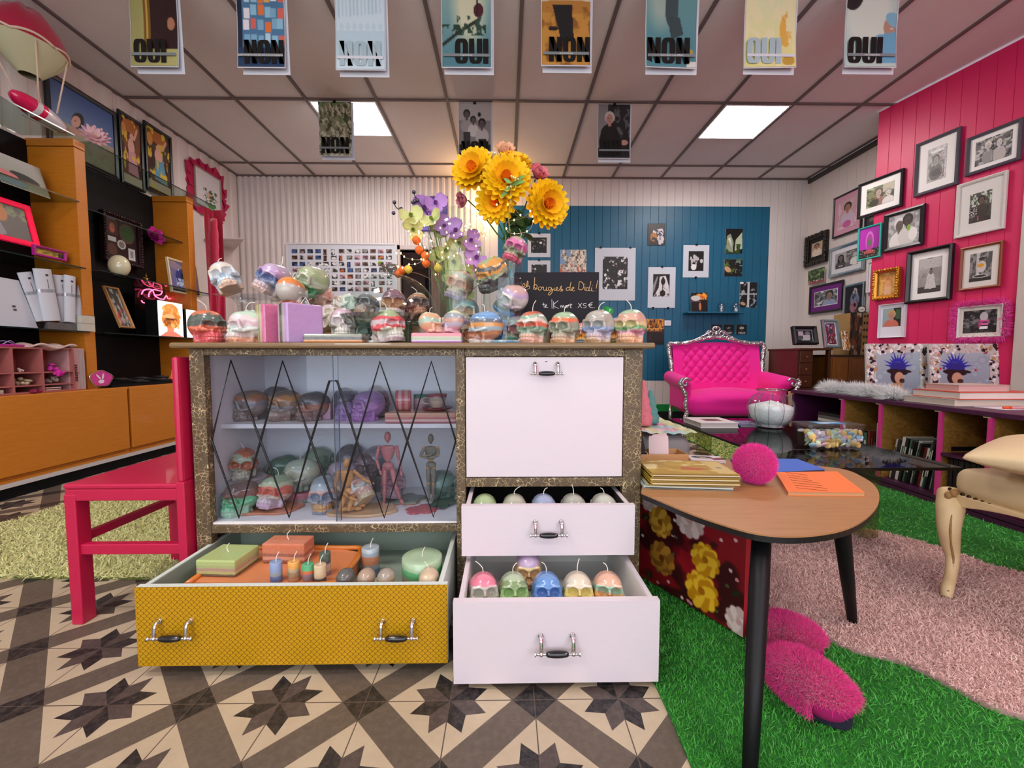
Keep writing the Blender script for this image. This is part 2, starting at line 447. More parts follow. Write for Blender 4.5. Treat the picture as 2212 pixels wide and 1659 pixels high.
# ROOM
XL, XR, YB, YF, ZC = -3.24, 3.76, 5.34, -2.9, 3.006
def M_floor():
 m, nt, b = newmat('cement_tiles'); sp = nt.nodes.new('ShaderNodeSeparateXYZ'); v = coord(nt, 'Object')
 nt.links.new(v, sp.inputs[0]); s0 = at(972, 1514, Z=0)
 u = (N(nt, sp.outputs[0])-s0.x)/0.2; w = (N(nt, sp.outputs[1])-s0.y)/0.2
 a, c = u+w, u-w
 wa = (a.mod(2.0)-1.0).abs(); wb = (c.mod(2.0)-1.0).abs()
 ba, bb = wa.lt(.265), wb.lt(.265); band = ba.max(bb); dia = ba*bb
 la, lb = (a+1.0).mod(2.0)-1.0, (c+1.0).mod(2.0)-1.0
 x, y = (la+lb)*.5, (la-lb)*.5; r = (x*x+y*y).sqrt(); k = y.atan2(x)/(PI/4)+8.0
 th = (k.mod(1.0)-.5).abs()*(PI/4)
 star = (r*th.cos()+r*th.sin()*1.80).lt(.47); dark = k.floor().mod(2.0)
 j = ((u+.5).mod(1.0)-.5).abs().min(((w+.5).mod(1.0)-.5).abs()).lt(.0065)
 n1 = noise(nt, v, 5, 5, .6).outputs[0]; n2 = noise(nt, v, 60, 4, .7).outputs[0]
 cream = mixc(nt, n1, s2l(hx('#a39078')), s2l(hx('#cdbfa2'))); bandc = mixc(nt, n1, s2l(hx('#4c433a')), s2l(hx('#665a4e')))
 cc = mixc(nt, band, cream, bandc)
 cc = mixc(nt, dia, cc, s2l(hx('#161619')))
 cc = mixc(nt, star, cc, mixc(nt, dark, s2l(hx('#151519')), s2l(hx('#473d3a'))))
 cc = mixc(nt, j, cc, s2l(hx('#4a4038')))
 cc = mixc(nt, (N(nt, n2)-.42)*.6, cc, s2l(hx('#9a8a7c')))
 nt.links.new(cc, b.inputs['Base Color'])
 rr = nt.nodes.new('ShaderNodeMapRange'); nt.links.new(n1, rr.inputs[0]); rr.inputs[3].default_value = .38; rr.inputs[4].default_value = .62
 nt.links.new(rr.outputs[0], b.inputs['Roughness']); bump(nt, b, n2, .08, .003)
 return m
struct(G().box(XL-.1, XR+.3, YF-.1, YB+.1, -.1, 0).o('floor', M_floor()))
white = mat('white_paint', '#dcd3cf', .55, var=.05, vscale=3)
blue = mat('petrol_blue_paint', '#115d7c', .42, var=.12, vscale=4)
pinkw = mat('raspberry_paint', '#d41f5e', .45, var=.08, vscale=3)
def profile(name, P, z0, z1, m, thick=(0, .05)):
 g = G(); n = len(P)
 g.add([(x, y, z) for z in (z0, z1) for x, y in P], [(i, i+1, n+i+1, n+i) for i in range(n-1)])
 return g.o(name, m)
def ribs(a, b, pitch, depth, nrm, kind='rib'):
 a, b, nrm = Vector(a), Vector(b), Vector(nrm); L = (b-a).length; d = (b-a)/L; k = int(round(L/pitch)); p = L/k; out = []
 if kind == 'rib': sh = [(0, 0), (.12, 0), (.2, .75), (.38, 1), (.62, 1), (.8, .75), (.88, 0)]
 else: sh = [(0, 0), (.02, 1), (.98, 1)]
 for i in range(k):
  for t, h in sh: out.append(tuple(a+d*((i+t)*p)+nrm*(h*depth)))
 out.append(tuple(b)); return out
def wall(name, P, z0, z1, m): return struct(profile(name, P, z0, z1, m))
xd0, xd1 = at(866, 600, Y=YB).x, at(932, 600, Y=YB).x
zt = at(900, 540, Y=YB).z
xs = at(1076, 600, Y=YB).x; xb = at(1661, 500, Y=YB).x
zb1, zb0 = at(1400, 446, Y=YB).z, at(1420, 822, Y=YB).z
xrib = at(1040, 450, Y=YB).x
g = G()
def padd(g, P, z0, z1):
 n = len(P); g.add([(x, y, z) for z in (z0, z1) for x, y in P], [(i, i+1, n+i+1, n+i) for i in range(n-1)])
padd(g, ribs((XL, YB), (xd0, YB), .072, .022, (0, -1)), 0, ZC)
padd(g, ribs((xd0, YB), (xrib, YB), .072, .022, (0, -1)), zt, ZC)
padd(g, ribs((xd1, YB), (xs, YB), .1, .008, (0, -1), 'v'), 0, zt)
padd(g, ribs((xrib, YB), (xs, YB), .1, .008, (0, -1), 'v'), zt, ZC)
padd(g, ribs((xs, YB), (xb, YB), .0975, .008, (0, -1), 'v'), zb1, ZC)
zg1 = at(1420, 873, Y=YB).z; zg0 = at(1420, 888, Y=YB).z
padd(g, ribs((xs, YB), (xb, YB), .0975, .008, (0, -1), 'v'), zg1, zb0)
padd(g, ribs((xb, YB), (XR, YB), .0975, .008, (0, -1), 'v'), 0, ZC)
g.box(XL-.1, xd0, YB+.02, YB+.12, 0, ZC).box(xd1, XR+.1, YB+.02, YB+.12, 0, ZC).box(xd0, xd1, YB+.02, YB+.12, zt, ZC)
struct(g.o('wall_back', white))
g = G(); padd(g, ribs((xs, YB-.002), (xb, YB-.002), .0975, .008, (0, -1), 'v'), zb0, zb1); g.box(xs, xb, YB, YB+.015, zb0, zb1)
struct(g.o('wall_back_blue_panel', blue))
struct(G().box(xs, xb+.3, YB-.03, YB, zg0, zg1).o('baseboard_back', mat('green_paint', '#0b8a3e', .5)))
struct(G().box(xs, xb+.3, YB-.028, YB, 0, zg0).o('baseboard_back_lower', mat('black_skirting', '#0c0c0e', .5)))
rm = mat('back_room_plaster', '#8a6a62', .8, var=.1)
g = G().box(xd0-.4, xd0-.38, YB+.1, YB+1.4, 0, zt+.1).box(xd1+.5, xd1+.52, YB+.1, YB+1.4, 0, zt+.1).box(xd0-.4, xd1+.5, YB+1.4, YB+1.42, 0, zt+.1).box(xd0-.4, xd1+.5, YB+.1, YB+1.42, zt+.05, zt+.1)
struct(g.o('wall_back_room', rm))
struct(G().box(xd1-.32, xd1-.02, YB+1.3, YB+1.39, 0, 2.05).o('doorway_darkness_slab', mat('doorway_darkness', '#17100f', .7)))  # near-black slab stands for the darkness of the inner doorway
g = G().box(xd0-.05, xd0, YB-.03, YB+.12, 0, zt+.05).box(xd0-.05, xd1, YB-.03, YB+.12, zt, zt+.05)
struct(g.o('trim_door', mat('door_trim_paint', '#c9bdb8', .5)))
wx0, wx1 = at(933, 600, Y=YB-.05).x, at(976, 600, Y=YB-.05).x
struct(G().box(wx0, wx1, YB-.07, YB-.005, 0, zt+.02).o('trim_wood_post', mat('weathered_timber', '#71594b', .8, var=.45, vscale=14, stretch=(9, 9, .6), bmp=.5), bevel=.006))
g = G(); padd(g, ribs((XL, YF), (XL, YB), .16, .012, (1, 0), 'rib'), 0, ZC); g.box(XL-.1, XL-.02, YF, YB, 0, ZC)
struct(g.o('wall_left', white))
p0 = at(1900, 243, Z=ZC); p1 = at(2212, 82, Z=ZC); dr = (p1-p0).normalized()
q = at(2196, 760, X=1); tt = None
def on_pink(px, py, off=0.0):
 n = Vector((dr.y, -dr.x, 0)); n = -n if n.x > 0 else n
 d = _f*FPX+_r*(px-CX)+_u*(CY-py); o = Vector((0, 0, CAMZ)); pp = Vector((p0.x, p0.y, 0))+n*off
 return o+d*((pp-o).dot(n)/d.dot(n))
pe = on_pink(2197, 740)
struct(None or wall('wall_right_pink', ribs((pe.x, pe.y), (p0.x, p0.y), .098, .006, (-1, 0), 'v'), 0, ZC, pinkw))
struct(G().add([(p0.x, p0.y, 0), (XR, p0.y+.02, 0), (XR, p0.y+.02, ZC), (p0.x, p0.y, ZC)], [(0, 1, 2, 3)]).o('wall_right_return', white))
struct(wall('wall_right', ribs((XR, p0.y), (XR, YB), .12, .006, (-1, 0), 'v'), 0, ZC, white))
jam = mat('door_jamb_paint', '#cfc6bd', .5, var=.1, vscale=6)
g = G().box(pe.x-.03, pe.x+.06, pe.y-.1, pe.y, 0, 2.2).box(pe.x-.005, pe.x+.05, pe.y-.16, pe.y-.1, 0, 2.2); struct(g.o('trim_right_jamb', jam, bevel=.004))
struct(G().box(pe.x, pe.x+.1, pe.y-.02-.9, pe.y, 2.2, ZC).box(pe.x, pe.x+.1, YF, pe.y-.92, 0, ZC).box(pe.x+.06, pe.x+.1, pe.y-.95, pe.y-.1, 0, 2.2).o('wall_right_front', pinkw))
struct(G().box(XR-.03, XR-.006, p0.y, YB, ZC-.05, ZC).o('trim_cove', mat('cove_grey', '#4a4341', .7)))
g = G().box(XL-.1, XR+.4, YF-.1, YF, 0, .35).box(XL-.1, XR+.4, YF-.1, YF, 2.75, ZC).box(XL-.1, -2.7, YF-.1, YF, .35, 2.75).box(3.3, XR+.4, YF-.1, YF, .35, 2.75)
for x in (-.72, 1.28): g.box(x, x+.06, YF-.08, YF-.02, .35, 2.75)
struct(g.o('wall_front', white))
def M_ceil():
 m, nt, b = newmat('ceiling_tile'); v = coord(nt); n = noise(nt, v, 220, 3, .7).outputs[0]; n2 = noise(nt, v, 2.5, 2).outputs[0]
 c = mixc(nt, n2, s2l(hx('#e4dddb')), s2l(hx('#efe9e7'))); c = mixc(nt, (N(nt, n)-.5)*1.2, c, s2l(hx('#8f7f7a')))
 nt.links.new(c, b.inputs['Base Color']); b.inputs['Roughness'].default_value = .9; bump(nt, b, n, .25, .004); return m
struct(G().box(XL-.1, XR+.4, YF-.1, YB+.1, ZC+.012, ZC+.1).o('ceiling', M_ceil()))
gx = at(1106, 393, Y=YB).x; gx = .105
g = G(); lines_y = [3.79-1.2*k for k in range(6)]+[4.99]
for k in range(-6, 7):
 x = gx+.6*k
 if XL < x < XR: g.box(x-.012, x+.012, YF, YB, ZC-.001, ZC+.014)
for y in lines_y: g.box(XL, XR+.3, y-.012, y+.012, ZC-.0005, ZC+.014)
g.box(XL, XR, YB-.025, YB, ZC-.006, ZC+.014).box(XL, XL+.025, YF, YB, ZC-.006, ZC+.014)
struct(g.o('trim_ceiling_grid', mat('ceiling_grid_metal', '#6b5e5c', .5)))
LAMP = mat('light_diffuser', '#ffffff', .5, emis='#fff6f2', es=30.0)
def ceiling_light(i, j, y0, label):
 x0 = gx+.6*i+.012
 t = thing('ceiling_light', label, 'ceiling light', (x0+.288, y0, ZC), group='square ceiling light panels')
 G().box(-.288, -.272, -.288, .288, -.002, .014).box(.272, .288, -.288, .288, -.002, .014).box(-.272, .272, -.288, -.272, -.002, .014).box(-.272, .272, .272, .288, -.002, .014).o('frame', mat('light_frame', '#e8e4e2', .4), t)
 G().box(-.272, .272, -.272, .272, .001, .012).o('diffuser', LAMP, t)
ceiling_light(-3, 0, 4.09, 'square lit ceiling panel left of centre, half behind a hanging print')
ceiling_light(3, 0, 4.09, 'square lit ceiling panel on the right side, with nothing hanging before it')
for i in (-3, 3):
 for y in (.49, -.9):
  ceiling_light(i, 0, y, 'square lit ceiling panel over the shop front half of the room' if y < 0 else 'square lit ceiling panel above the camera side of the hanging prints')
# SIDEBOARD
def M_crackle():
 m, nt, b = newmat('crackle_paint'); v = coord(nt); n = noise(nt, v, 22, 3, .6, .4)
 ad = nt.nodes.new('ShaderNodeVectorMath'); ad.operation = 'MULTIPLY_ADD'; nt.links.new(n.outputs['Color'], ad.inputs[0]); ad.inputs[1].default_value = (.018, .018, .018); nt.links.new(v, ad.inputs[2])
 vo = nt.nodes.new('ShaderNodeTexVoronoi'); vo.feature = 'DISTANCE_TO_EDGE'; vo.inputs['Scale'].default_value = 78; nt.links.new(ad.outputs[0], vo.inputs['Vector'])
 n2 = noise(nt, v, 30, 2).outputs[0]
 f = N(nt, vo.outputs['Distance']).lt((N(nt, n2)-.37)*.145)
 n3 = noise(nt, v, 7, 3).outputs[0]
 base = mixc(nt, n3, s2l(hx('#4b3d29')), s2l(hx('#6a583f')))
 nt.links.new(mixc(nt, f, base, s2l(hx('#c9b488'))), b.inputs['Base Color']); b.inputs['Roughness'].default_value = .5
 bump(nt, b, f, .15, .002); return m
crk = M_crackle()
SX0, SX1, SD, SB = at(413, 900, Y=1.3).x, at(1387, 900, Y=1.3).x, 1.3, 1.75
TOPZ = .8565
side = thing('sideboard', 'crackle-painted brown sideboard with a glass vitrine, white flap and open drawers', 'sideboard', (0, 0, 0))
wt = mat('white_drawer_paint', '#dcd2d8', .35, var=.03, vscale=40, stretch=(1, 1, 12), coat=.1)
wi = mat('drawer_inside_white', '#e4e2de', .5, var=.03)
vit = mat('vitrine_inside_white', '#ebe9ea', .5, var=.03)
topm = mat('tabletop_varnished_wood', '#7c6442', .4, var=.45, vscale=16, stretch=(1, 8, 14), coat=.2)
xm0, xm1 = at(985, 950, Y=1.3).x, at(1005, 950, Y=1.3).x
xf1 = at(1346, 950, Y=1.3).x
zr = [at(1100, p, Y=1.3).z for p in (770, 1032, 1052)]   # flap top, flap bottom, rail bottom
zv = [at(700, p, Y=1.3).z for p in (768, 1130, 1151)]    # vitrine opening top, bottom, rail bottom
g = G().box(SX0-.032, SX1+.026, SD-.035, SB+.01, TOPZ-.017, TOPZ); g.o('worktop', topm, side, bevel=.006)
xi0 = at(450, 950, Y=1.3).x
def P(g): return g
g = G()
g.box(SX0, xi0-.004, SD, SD+.03, .03, TOPZ-.017)             # left stile
g.box(xi0-.004, xm0, SD, SD+.03, zv[0], TOPZ-.017)
g.box(xi0-.004, xm0, SD, SD+.03, zv[2], zv[1]-.006)
g.box(xm0, xm1, SD, SD+.03, .03, TOPZ-.017)
g.box(xm1, xf1, SD, SD+.03, zr[0], TOPZ-.017); g.box(xm1, xf1, SD, SD+.03, zr[2], zr[1])
g.box(xf1, SX1, SD, SD+.03, .03, TOPZ-.017)
g.o('face_frame', crk, side, bevel=.0025)
g = G().box(SX0, SX0+.018, SD+.03, SB, .03, TOPZ-.017).box(SX1-.018, SX1, SD+.03, SB, .03, TOPZ-.017)
g.box(xm0+.002, xm1-.002, SD+.03, SB, .03, TOPZ-.02)
g.o('side_panel', crk, side)
dk = mat('carcass_dark', '#1a1512', .8)
g = G().box(SX0+.018, SX1-.018, SB-.008, SB, .03, TOPZ-.017).box(SX0+.018, SX1-.018, SD+.03, SB, .02, .03).box(xm1, SX1-.018, SD+.03, SB-.01, zr[1]-.012, zr[1]-.002)
g.box(SX0+.018, xm0, SD+.03, SB-.01, zv[2], zv[1]-.03)
g.o('carcass', dk, side)
for x, y in ((SX0+.03, SD+.05), (SX1-.05, SD+.05), (SX0+.03, SB-.05), (SX1-.05, SB-.05)):
 G().box(x-.02, x+.02, y-.02, y+.02, 0, .03).o('foot', dk, side)
VZ0 = zv[1]; VXL = SX0+.022; VYB = 1.665
g = G().box(VXL-.004, VXL, SD+.03, VYB, VZ0, zv[0]+.01).box(xm0, xm0+.003, SD+.03, VYB, VZ0, zv[0]+.01).box(VXL, xm0, VYB, VYB+.006, VZ0, zv[0]+.01).box(VXL, xm0, SD+.01, VYB, VZ0-.006, VZ0)
g.box(VXL, xm0, SD+.03, VYB, zv[0]+.004, zv[0]+.01)
g.o('vitrine_lining', vit, side)
VS = at(700, 925, Y=1.40).z
G().box(VXL, xm0, 1.40, VYB, VS, VS+.014).o('shelf', mat('shelf_white', '#e6e4e3', .4), side)
VST = VS+.014
gl = glass('vitrine_glass', '#f0f3f8', .022)
blk = mat('black_tape', '#0b0a0c', .5)
def line_tape(pts, y):
 g = G()
 P = [at(px, py, Y=y) for px, py in pts]
 g.tube([(p.x, y, p.z) for p in P], 0.0034, 6, flat=1); return g
xg = at(733, 950, Y=SD+.02).x; xg2 = at(722, 950, Y=SD+.012).x
def zx(l): return [(400+x/3.626, 740+y/3.626) for x, y in l]
for nm, x0, x1, y, lines in (('glass_door', VXL+.004, xg, SD+.022, [zx([(1190, 300), (1130, 300), (985, 770), (815, 1370), (590, 770), (358, 140), (207, 765), (422, 1372), (590, 770), (763, 145), (985, 770), (1155, 1228), (1190, 1228)])]),
                             ('glass_door', xg2, xm0, SD+.012, [zx([(1180, 300), (1190, 300), (1345, 770), (1560, 1372), (1740, 770), (1928, 148), (2120, 770), (1945, 1366), (1740, 770), (1525, 150), (1345, 770), (1215, 1228), (1185, 1228)])])):
 go = G().box(x0, x1, y, y+.004, VZ0, zv[0]).o(nm, gl, side)
 for L in lines: line_tape(L, y-.001).o('black_line', blk, go)
 gg = G().box(x1-.0015 if x0 < xg2-.2 else x0, x1 if x0 < xg2-.2 else x0+.0015, y-.0005, y+.0045, VZ0, zv[0]).o('glass_edge', mat('glass_edge_green', '#5d6b74', .2), go)
chrome = mat('chrome', '#d4d4d8', .12, 1.0); blackh = mat('black_ebonite', '#0d0c10', .25, coat=.5)
def handle(parent, x, y, z, s=1.0):
 g = G()
 for sx in (-1, 1):
  X = sx*.0345*s
  P_ = spl([(X, 0, .018*s), (X, -.006*s, .021*s), (X, -.015*s, .016*s), (X, -.019*s, 0), (X, -.019*s, -.012*s)], 4)
  g.tube([(a.x, a.y, a.z) for a in P_], [.0042*s]*len(P_), 8, flat=.55)
  g.tube([(X, .001, .018*s), (X, -.004, .018*s)], .006*s, 8)
  g.ell((X, -.019*s, -.012*s), .0052*s, 8, 6)
  g.tube([(X, -.019*s, -.012*s), (sx*.046*s, -.019*s, -.012*s)], [.0032*s, .0028*s], 8)
  g.tube([(sx*.044*s, -.019*s, -.012*s), (sx*.0485*s, -.019*s, -.012*s)], [.0025*s, .0062*s], 10)
  if sx > 0: g.tube([(-.04*s, -.019*s, -.012*s), (.04*s, -.019*s, -.012*s)], .0018*s, 6)
  g.tube([(X, -.019*s, -.012*s), (sx*.021*s, -.019*s, -.012*s)], .0026*s, 8)
 h = g.o('handle', chrome, parent, smooth=True, loc=(x, y, z))
 g = G(); n = 12
 g.tube([(-.0235*s+.047*s*i/n, -.019*s, -.012*s) for i in range(n+1)], [s*(.0045+.0033*math.sin(PI*i/n)**.6) for i in range(n+1)], 14)
 g.o('grip', blackh, parent, smooth=True, loc=(x, y, z))
 return h
yf = SD+.006
fl = G().box(xm1+.003, xf1-.003, yf-.008, yf+.012, zr[1]+.003, zr[0]-.002).o('flap_door', wt, side, bevel=.0015)
hp = at(1180, 798, Y=yf-.008); handle(fl, hp.x, yf-.008, hp.z, 1.0)
G().tube([(hp.x-.003, yf-.0085, at(1180, 781, Y=yf).z), (hp.x+.003, yf-.0085, at(1180, 781, Y=yf).z)], .001, 6).o('keyhole', dk, fl)
def drawer(x0, x1, yfr, yback, z0, z1, front, inside, parts=()):
 d = G().box(x0, x1, yfr, yfr+.016, z0, z1).o('drawer', front, side, bevel=.0015)
 w = .012; xs0, xs1 = x0+.02, x1-.02
 return d, w
def M_yellow():
 m, nt, b = newmat('gold_diamond_paper'); sp = nt.nodes.new('ShaderNodeSeparateXYZ'); nt.links.new(coord(nt), sp.inputs[0])
 x, z = N(nt, sp.outputs[0]), N(nt, sp.outputs[2]); p = .0141
 a = (x+z)/p; c = (x-z)/p
 wob = (((x-z)*(PI/p)).sin()).abs()*.16; wob2 = (((x+z)*(PI/p)).sin()).abs()*.16
 la = ((a+wob).mod(1.0)-.5).abs().lt(.045); lb = ((c+wob2).mod(1.0)-.5).abs().lt(.045)
 kn = (((a+.5).mod(1.0)-.5)*((a+.5).mod(1.0)-.5)+((c+.5).mod(1.0)-.5)*((c+.5).mod(1.0)-.5))
 n1 = noise(nt, coord(nt), 300, 2).outputs[0]
 nt.links.new(mixc(nt, la.max(lb), mixc(nt, n1, s2l(hx('#b98a06')), s2l(hx('#e8b313'))), s2l(hx('#2a1614'))), b.inputs['Base Color'])
 b.inputs['Roughness'].default_value = .38; b.inputs['Metallic'].default_value = .25
 return m
YD = at(630, 1270, Y=1.05).y
yx0, yx1 = at(293, 1330, Y=YD).x, at(966, 1330, Y=YD).x
yz1, yz0 = at(630, 1267, Y=YD).z, at(630, 1436, Y=YD).z
def tray(x0, x1, y0, y1, z0, z1, mi, mr, parent, front, fl=None):
 d = G().box(x0, x1, y0, y0+.003, z0, z1).o('drawer', front, parent)
 G().box(x0, x1, y0+.003, y0+.019, z0, z1).box(x0+.012, x0+.024, y0+.019, y1, z0+.01, z1).box(x1-.024, x1-.012, y0+.019, y1, z0+.01, z1).o('drawer_side', mr, d)
 G().box(x0+.024, x1-.024, y0+.0191, y1-.012, z0+.016, fl or z0+.022).box(x0+.0245, x0+.0255, y0+.0195, y1, z0+.02, z1-.002).box(x1-.0255, x1-.0245, y0+.0195, y1, z0+.02, z1-.002).box(x0+.024, x1-.024, y0+.0192, y0+.0202, z0+.02, z1-.002).box(x0+.024, x1-.024, y1-.012, y1-.002, z0+.016, z1-.01).o('drawer_inside', mi, d)
 return d
sage = mat('sage_inside', '#93a394', .6, var=.06); sager = mat('pale_sage_rim', '#d3ded6', .5, var=.05)
yd = tray(yx0, yx1, YD, 1.45, yz0, yz1, sage, sager, side, M_yellow(), .15)
YZF = .15
for px in (380, 860):
 p = at(px, 1357, Y=YD); handle(yd, p.x, YD, p.z, 1.12)
D2, D3 = 1.19, .995
def dims(D, x0, x1, t, b): return at(x0, (t+b)/2, Y=D).x, at(x1, (t+b)/2, Y=D).x, at((x0+x1)/2, t, Y=D).z, at((x0+x1)/2, b, Y=D).z
ax0, ax1, az1, az0 = dims(D2, 997, 1371, 1092, 1200)
d2 = tray(ax0, ax1, D2, 1.62, az0, az1, dk, wt, side, wt); AZF = az0+.022
p = at(1184, 1141, Y=D2); handle(d2, p.x, D2, p.z, 1.08)
bx0, bx1, bz1, bz0 = dims(D3, 979, 1424, 1299, 1475)
d3 = tray(bx0, bx1, D3, 1.43, bz0, bz1, wi, wt, side, wt, .115); BZF = .115
p = at(1202, 1389, Y=D3); handle(d3, p.x, D3, p.z, 1.12)
# SKULL CANDLES
def skull_fn(X, Y, Z):
 ax = np.abs(X)
 d = sdell(X, Y, Z, (0, 1.3, 5.7), (4.25, 4.9, 4.75))
 d = smin(d, sdell(X, Y, Z, (0, -1.4, 7.0), (3.6, 3.3, 3.0)), .8)
 d = smin(d, sdell(X, Y, Z, (0, -2.9, 4.4), (2.5, 2.5, 2.4)), .6)
 jaw = sdell(X, Y, Z, (0, -2.5, 1.7), (2.7, 3.2, 3.0)); d = smin(d, jaw, .5)
 d = smin(d, sdcap(ax, Y, Z, (2.2, -4.2, 4.15), (3.8, -2.0, 3.9), .72, .6), .4)
 d = smin(d, sdcap(ax, Y, Z, (3.8, -2.0, 3.9), (4.0, 1.4, 4.6), .5, .5), .3)
 d = smin(d, sdcap(ax, Y, Z, (.35, -4.6, 6.5), (3.0, -3.7, 6.85), .5, .5), .5)
 d = smin(d, sdcap(ax, Y, Z, (3.2, -3.4, 6.5), (3.5, -3.0, 4.5), .5, .6), .4)
 d = smin(d, sdcap(ax, Y, Z, (2.9, .3, .6), (3.3, .3, 4.2), .85, .7), .45)
 d = smin(d, sdbox(X, Y, Z, (0, -.9, .6), (2.75, 3.6, .8), .5), .5)
 d = smax(d, -sdell(ax, Y, Z, (1.72, -4.8, 5.35), (1.38, 2.3, 1.3)), .25)
 d = smax(d, -sdell(ax, Y, Z, (.40, -5.7, 3.85), (.55, 1.7, .85)), .15)
 d = smax(d, -sdell(ax, Y, Z, (3.7, -1.3, 2.3), (1.1, 1.25, 1.35)), .3)
 d = smax(d, -sdell(ax, Y, Z, (4.9, -2.1, 6.0), (1.1, 1.5, 1.4)), .6)
 d = smax(d, -sdell(ax, Y, Z, (3.0, -4.5, 2.6), (.5, 1.3, 1.0)), .4)
 th = np.arctan2(X, -(Y+.6)); fr = np.clip((1.0-np.abs(th))*6, 0, 1)*np.clip((-2.4-Y)*2, 0, 1)
 band = np.clip((Z-.6)*3, 0, 1)*np.clip((3.1-Z)*3, 0, 1)
 gr = np.clip(np.abs(np.sin(th*13+PI/2))*2.2, 0, 1)
 d = d - fr*band*(.30*gr*(1-.9*np.exp(-((Z-1.75)/.17)**2))-.12)
 return smax(d, -Z, .12)
_V, _F = surfnet(skull_fn, (-5, -7, -.4), (5, 7, 11), .155)
_V = _V*.01
SKULL = npmesh('skull_wax', _V, _F); SKULL.shade_smooth()
SKULL_LO = SKULL
_wickm = mat('wick_cotton', '#efe9dd', .8)
_WICKS = []
def wick_mesh(i, L=.03, kind=0):
 rng = random.Random(i); a = rng.uniform(-.8, .8); b = rng.uniform(-.6, .6)
 P = spl([(0, 0, -.004), (0, 0, L*.35), (a*L*.5, b*L*.3, L*.75), (a*L*1.1, b*L*.8, L*rng.uniform(.75, 1.1))], 4)
 g = G().tube([tuple(p) for p in P], .0011, 6); return g.mesh('wick')
_WICKS = [wick_mesh(i, .026+.004*(i % 3)) for i in range(7)]
nsk = [0]
PAL = {}
def skull(label, x, y, z, yaw, cols, s=1.0, tilt=(0, 0), wick=True, group=None, gloss=.22, warp=.3, wi=None, obj='skull_candle', c_rot=True):
 nsk[0] += 1; i = nsk[0]
 m = bands('wax_layers_%d' % i, cols, .0, .104, warp, i, gloss)
 o = bpy.data.objects.new(obj, SKULL); COL.objects.link(o)
 if not SKULL.materials: SKULL.materials.append(m)
 o.material_slots[0].link = 'OBJECT'; o.material_slots[0].material = m
 R = RZ(yaw) @ RX(tilt[0]) @ RY(tilt[1])
 o.rotation_euler = R.to_euler(); o.scale = (s, s, s)
 Vs = _V[::17] @ np.array(R.to_3x3()).T*s
 o.location = (x, y, z-Vs[:, 2].min())
 tag(o, label, 'skull candle', group)
 if wick:
  k = wi if wi is not None else i % 7
  w = bpy.data.objects.new('wick', _WICKS[k]); COL.objects.link(w)
  if not _WICKS[k].materials: _WICKS[k].materials.append(_wickm)
  w.parent = o; w.location = (0, .002, .102)
 return o
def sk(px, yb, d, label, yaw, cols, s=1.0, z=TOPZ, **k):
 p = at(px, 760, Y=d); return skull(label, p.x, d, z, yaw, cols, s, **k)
R = math.radians
g1 = 'skull candles on the worktop'
sk(450, 0, 1.36, 'dark green, orange and red skull candle at the far left end of the worktop', R(62), ['#c8303a', '#c8303a', '#d8643c', '#33453c', '#3c4f46', '#d9703c'], 1.02, group=g1)
sk(534, 0, 1.35, 'pale pink and mint skull candle between the orange-red skull and the pink block candle', R(-38), ['#c98a68', '#c7b9b2', '#c9d4cc', '#cfb6bb', '#d6cccb', '#b9d6bf'], .98, group=g1)
sk(842, 0, 1.37, 'skull candle with red swirls under a green dome, facing right below the glass cake stand', R(52), ['#b09aa0', '#c0bcb4', '#b9bca8', '#cf2f3a', '#c9b8bb', '#cc3644', '#8fa377', '#a4bb8e'], 1.03, group=g1, warp=.35, tilt=(R(-6), 0))
sk(1046, 0, 1.36, 'blue-topped orange and brown striped skull candle seen from its side', R(-98), ['#b8aca6', '#9a5a38', '#b86b33', '#93a9b0', '#d08a2c', '#4a5a68', '#5b8fc0', '#6fa4d2'], .98, group=g1, warp=.12)
sk(1150, 0, 1.35, 'skull candle with bright orange cheeks and terracotta top', R(-33), ['#d8a08c', '#c9a28c', '#8fa890', '#5f8c70', '#e0583a', '#d8cabc', '#8fae94', '#c85f38'], .99, group=g1)
sk(1218, 0, 1.35, 'mint-topped skull candle with one orange band and taupe face', R(-36), ['#d2a070', '#b5987c', '#9a9a84', '#7f8a70', '#8f8f7a', '#e56a34', '#9db792', '#a9cfa6'], .97, group=g1)
sk(1292, 0, 1.35, 'grey and dusty blue skull candle, second from the right end', R(-37), ['#c09a6c', '#b9a4a6', '#a7a6ba', '#8296ba', '#a9a69c', '#a09c90', '#aaa69c', '#b3b2a4'], 1.03, group=g1)
sk(1361, 0, 1.36, 'skull candle with green and pink stripes at the right end of the worktop', R(-38), ['#dba679', '#d4a68a', '#c8889c', '#5f9d60', '#d6c389', '#cfa287', '#cc9f8a', '#9fc19c'], 1.06, group=g1, wi=1)
sk(1334, 0, 1.50, 'orange and blue skull candle half hidden behind the last two skulls', R(-30), ['#8a9a58', '#d8a14c', '#e28a34', '#8fa0c4', '#9aa9cc'], .95, group=g1, wick=False)
sk(1262, 0, 1.52, 'rosy skull candle peeking out between the taupe and the grey skull', R(-30), ['#8aa0b4', '#e6ab3c', '#d38f94', '#df8a8e'], .80, group=g1, wick=False)
sk(1116, 0, 1.49, 'skull candle with a blue base and pink eye sockets behind the orange-cheeked one', R(-35), ['#2f86b4', '#6fae9a', '#bfae9c', '#c87d86', '#a98f98', '#b9c0bc', '#c2b9c6'], .98, group=g1, wick=False)
sk(742, 0, 1.47, 'weathered white skull candle with crimson eyes on the green and orange slab', R(22), ['#d6d4c6', '#d2d0c4', '#cfc6c2', '#cfc2c4', '#c9adb6', '#c9a5b4'], .98, group=g1, z=TOPZ+.024, wick=False, warp=.5)
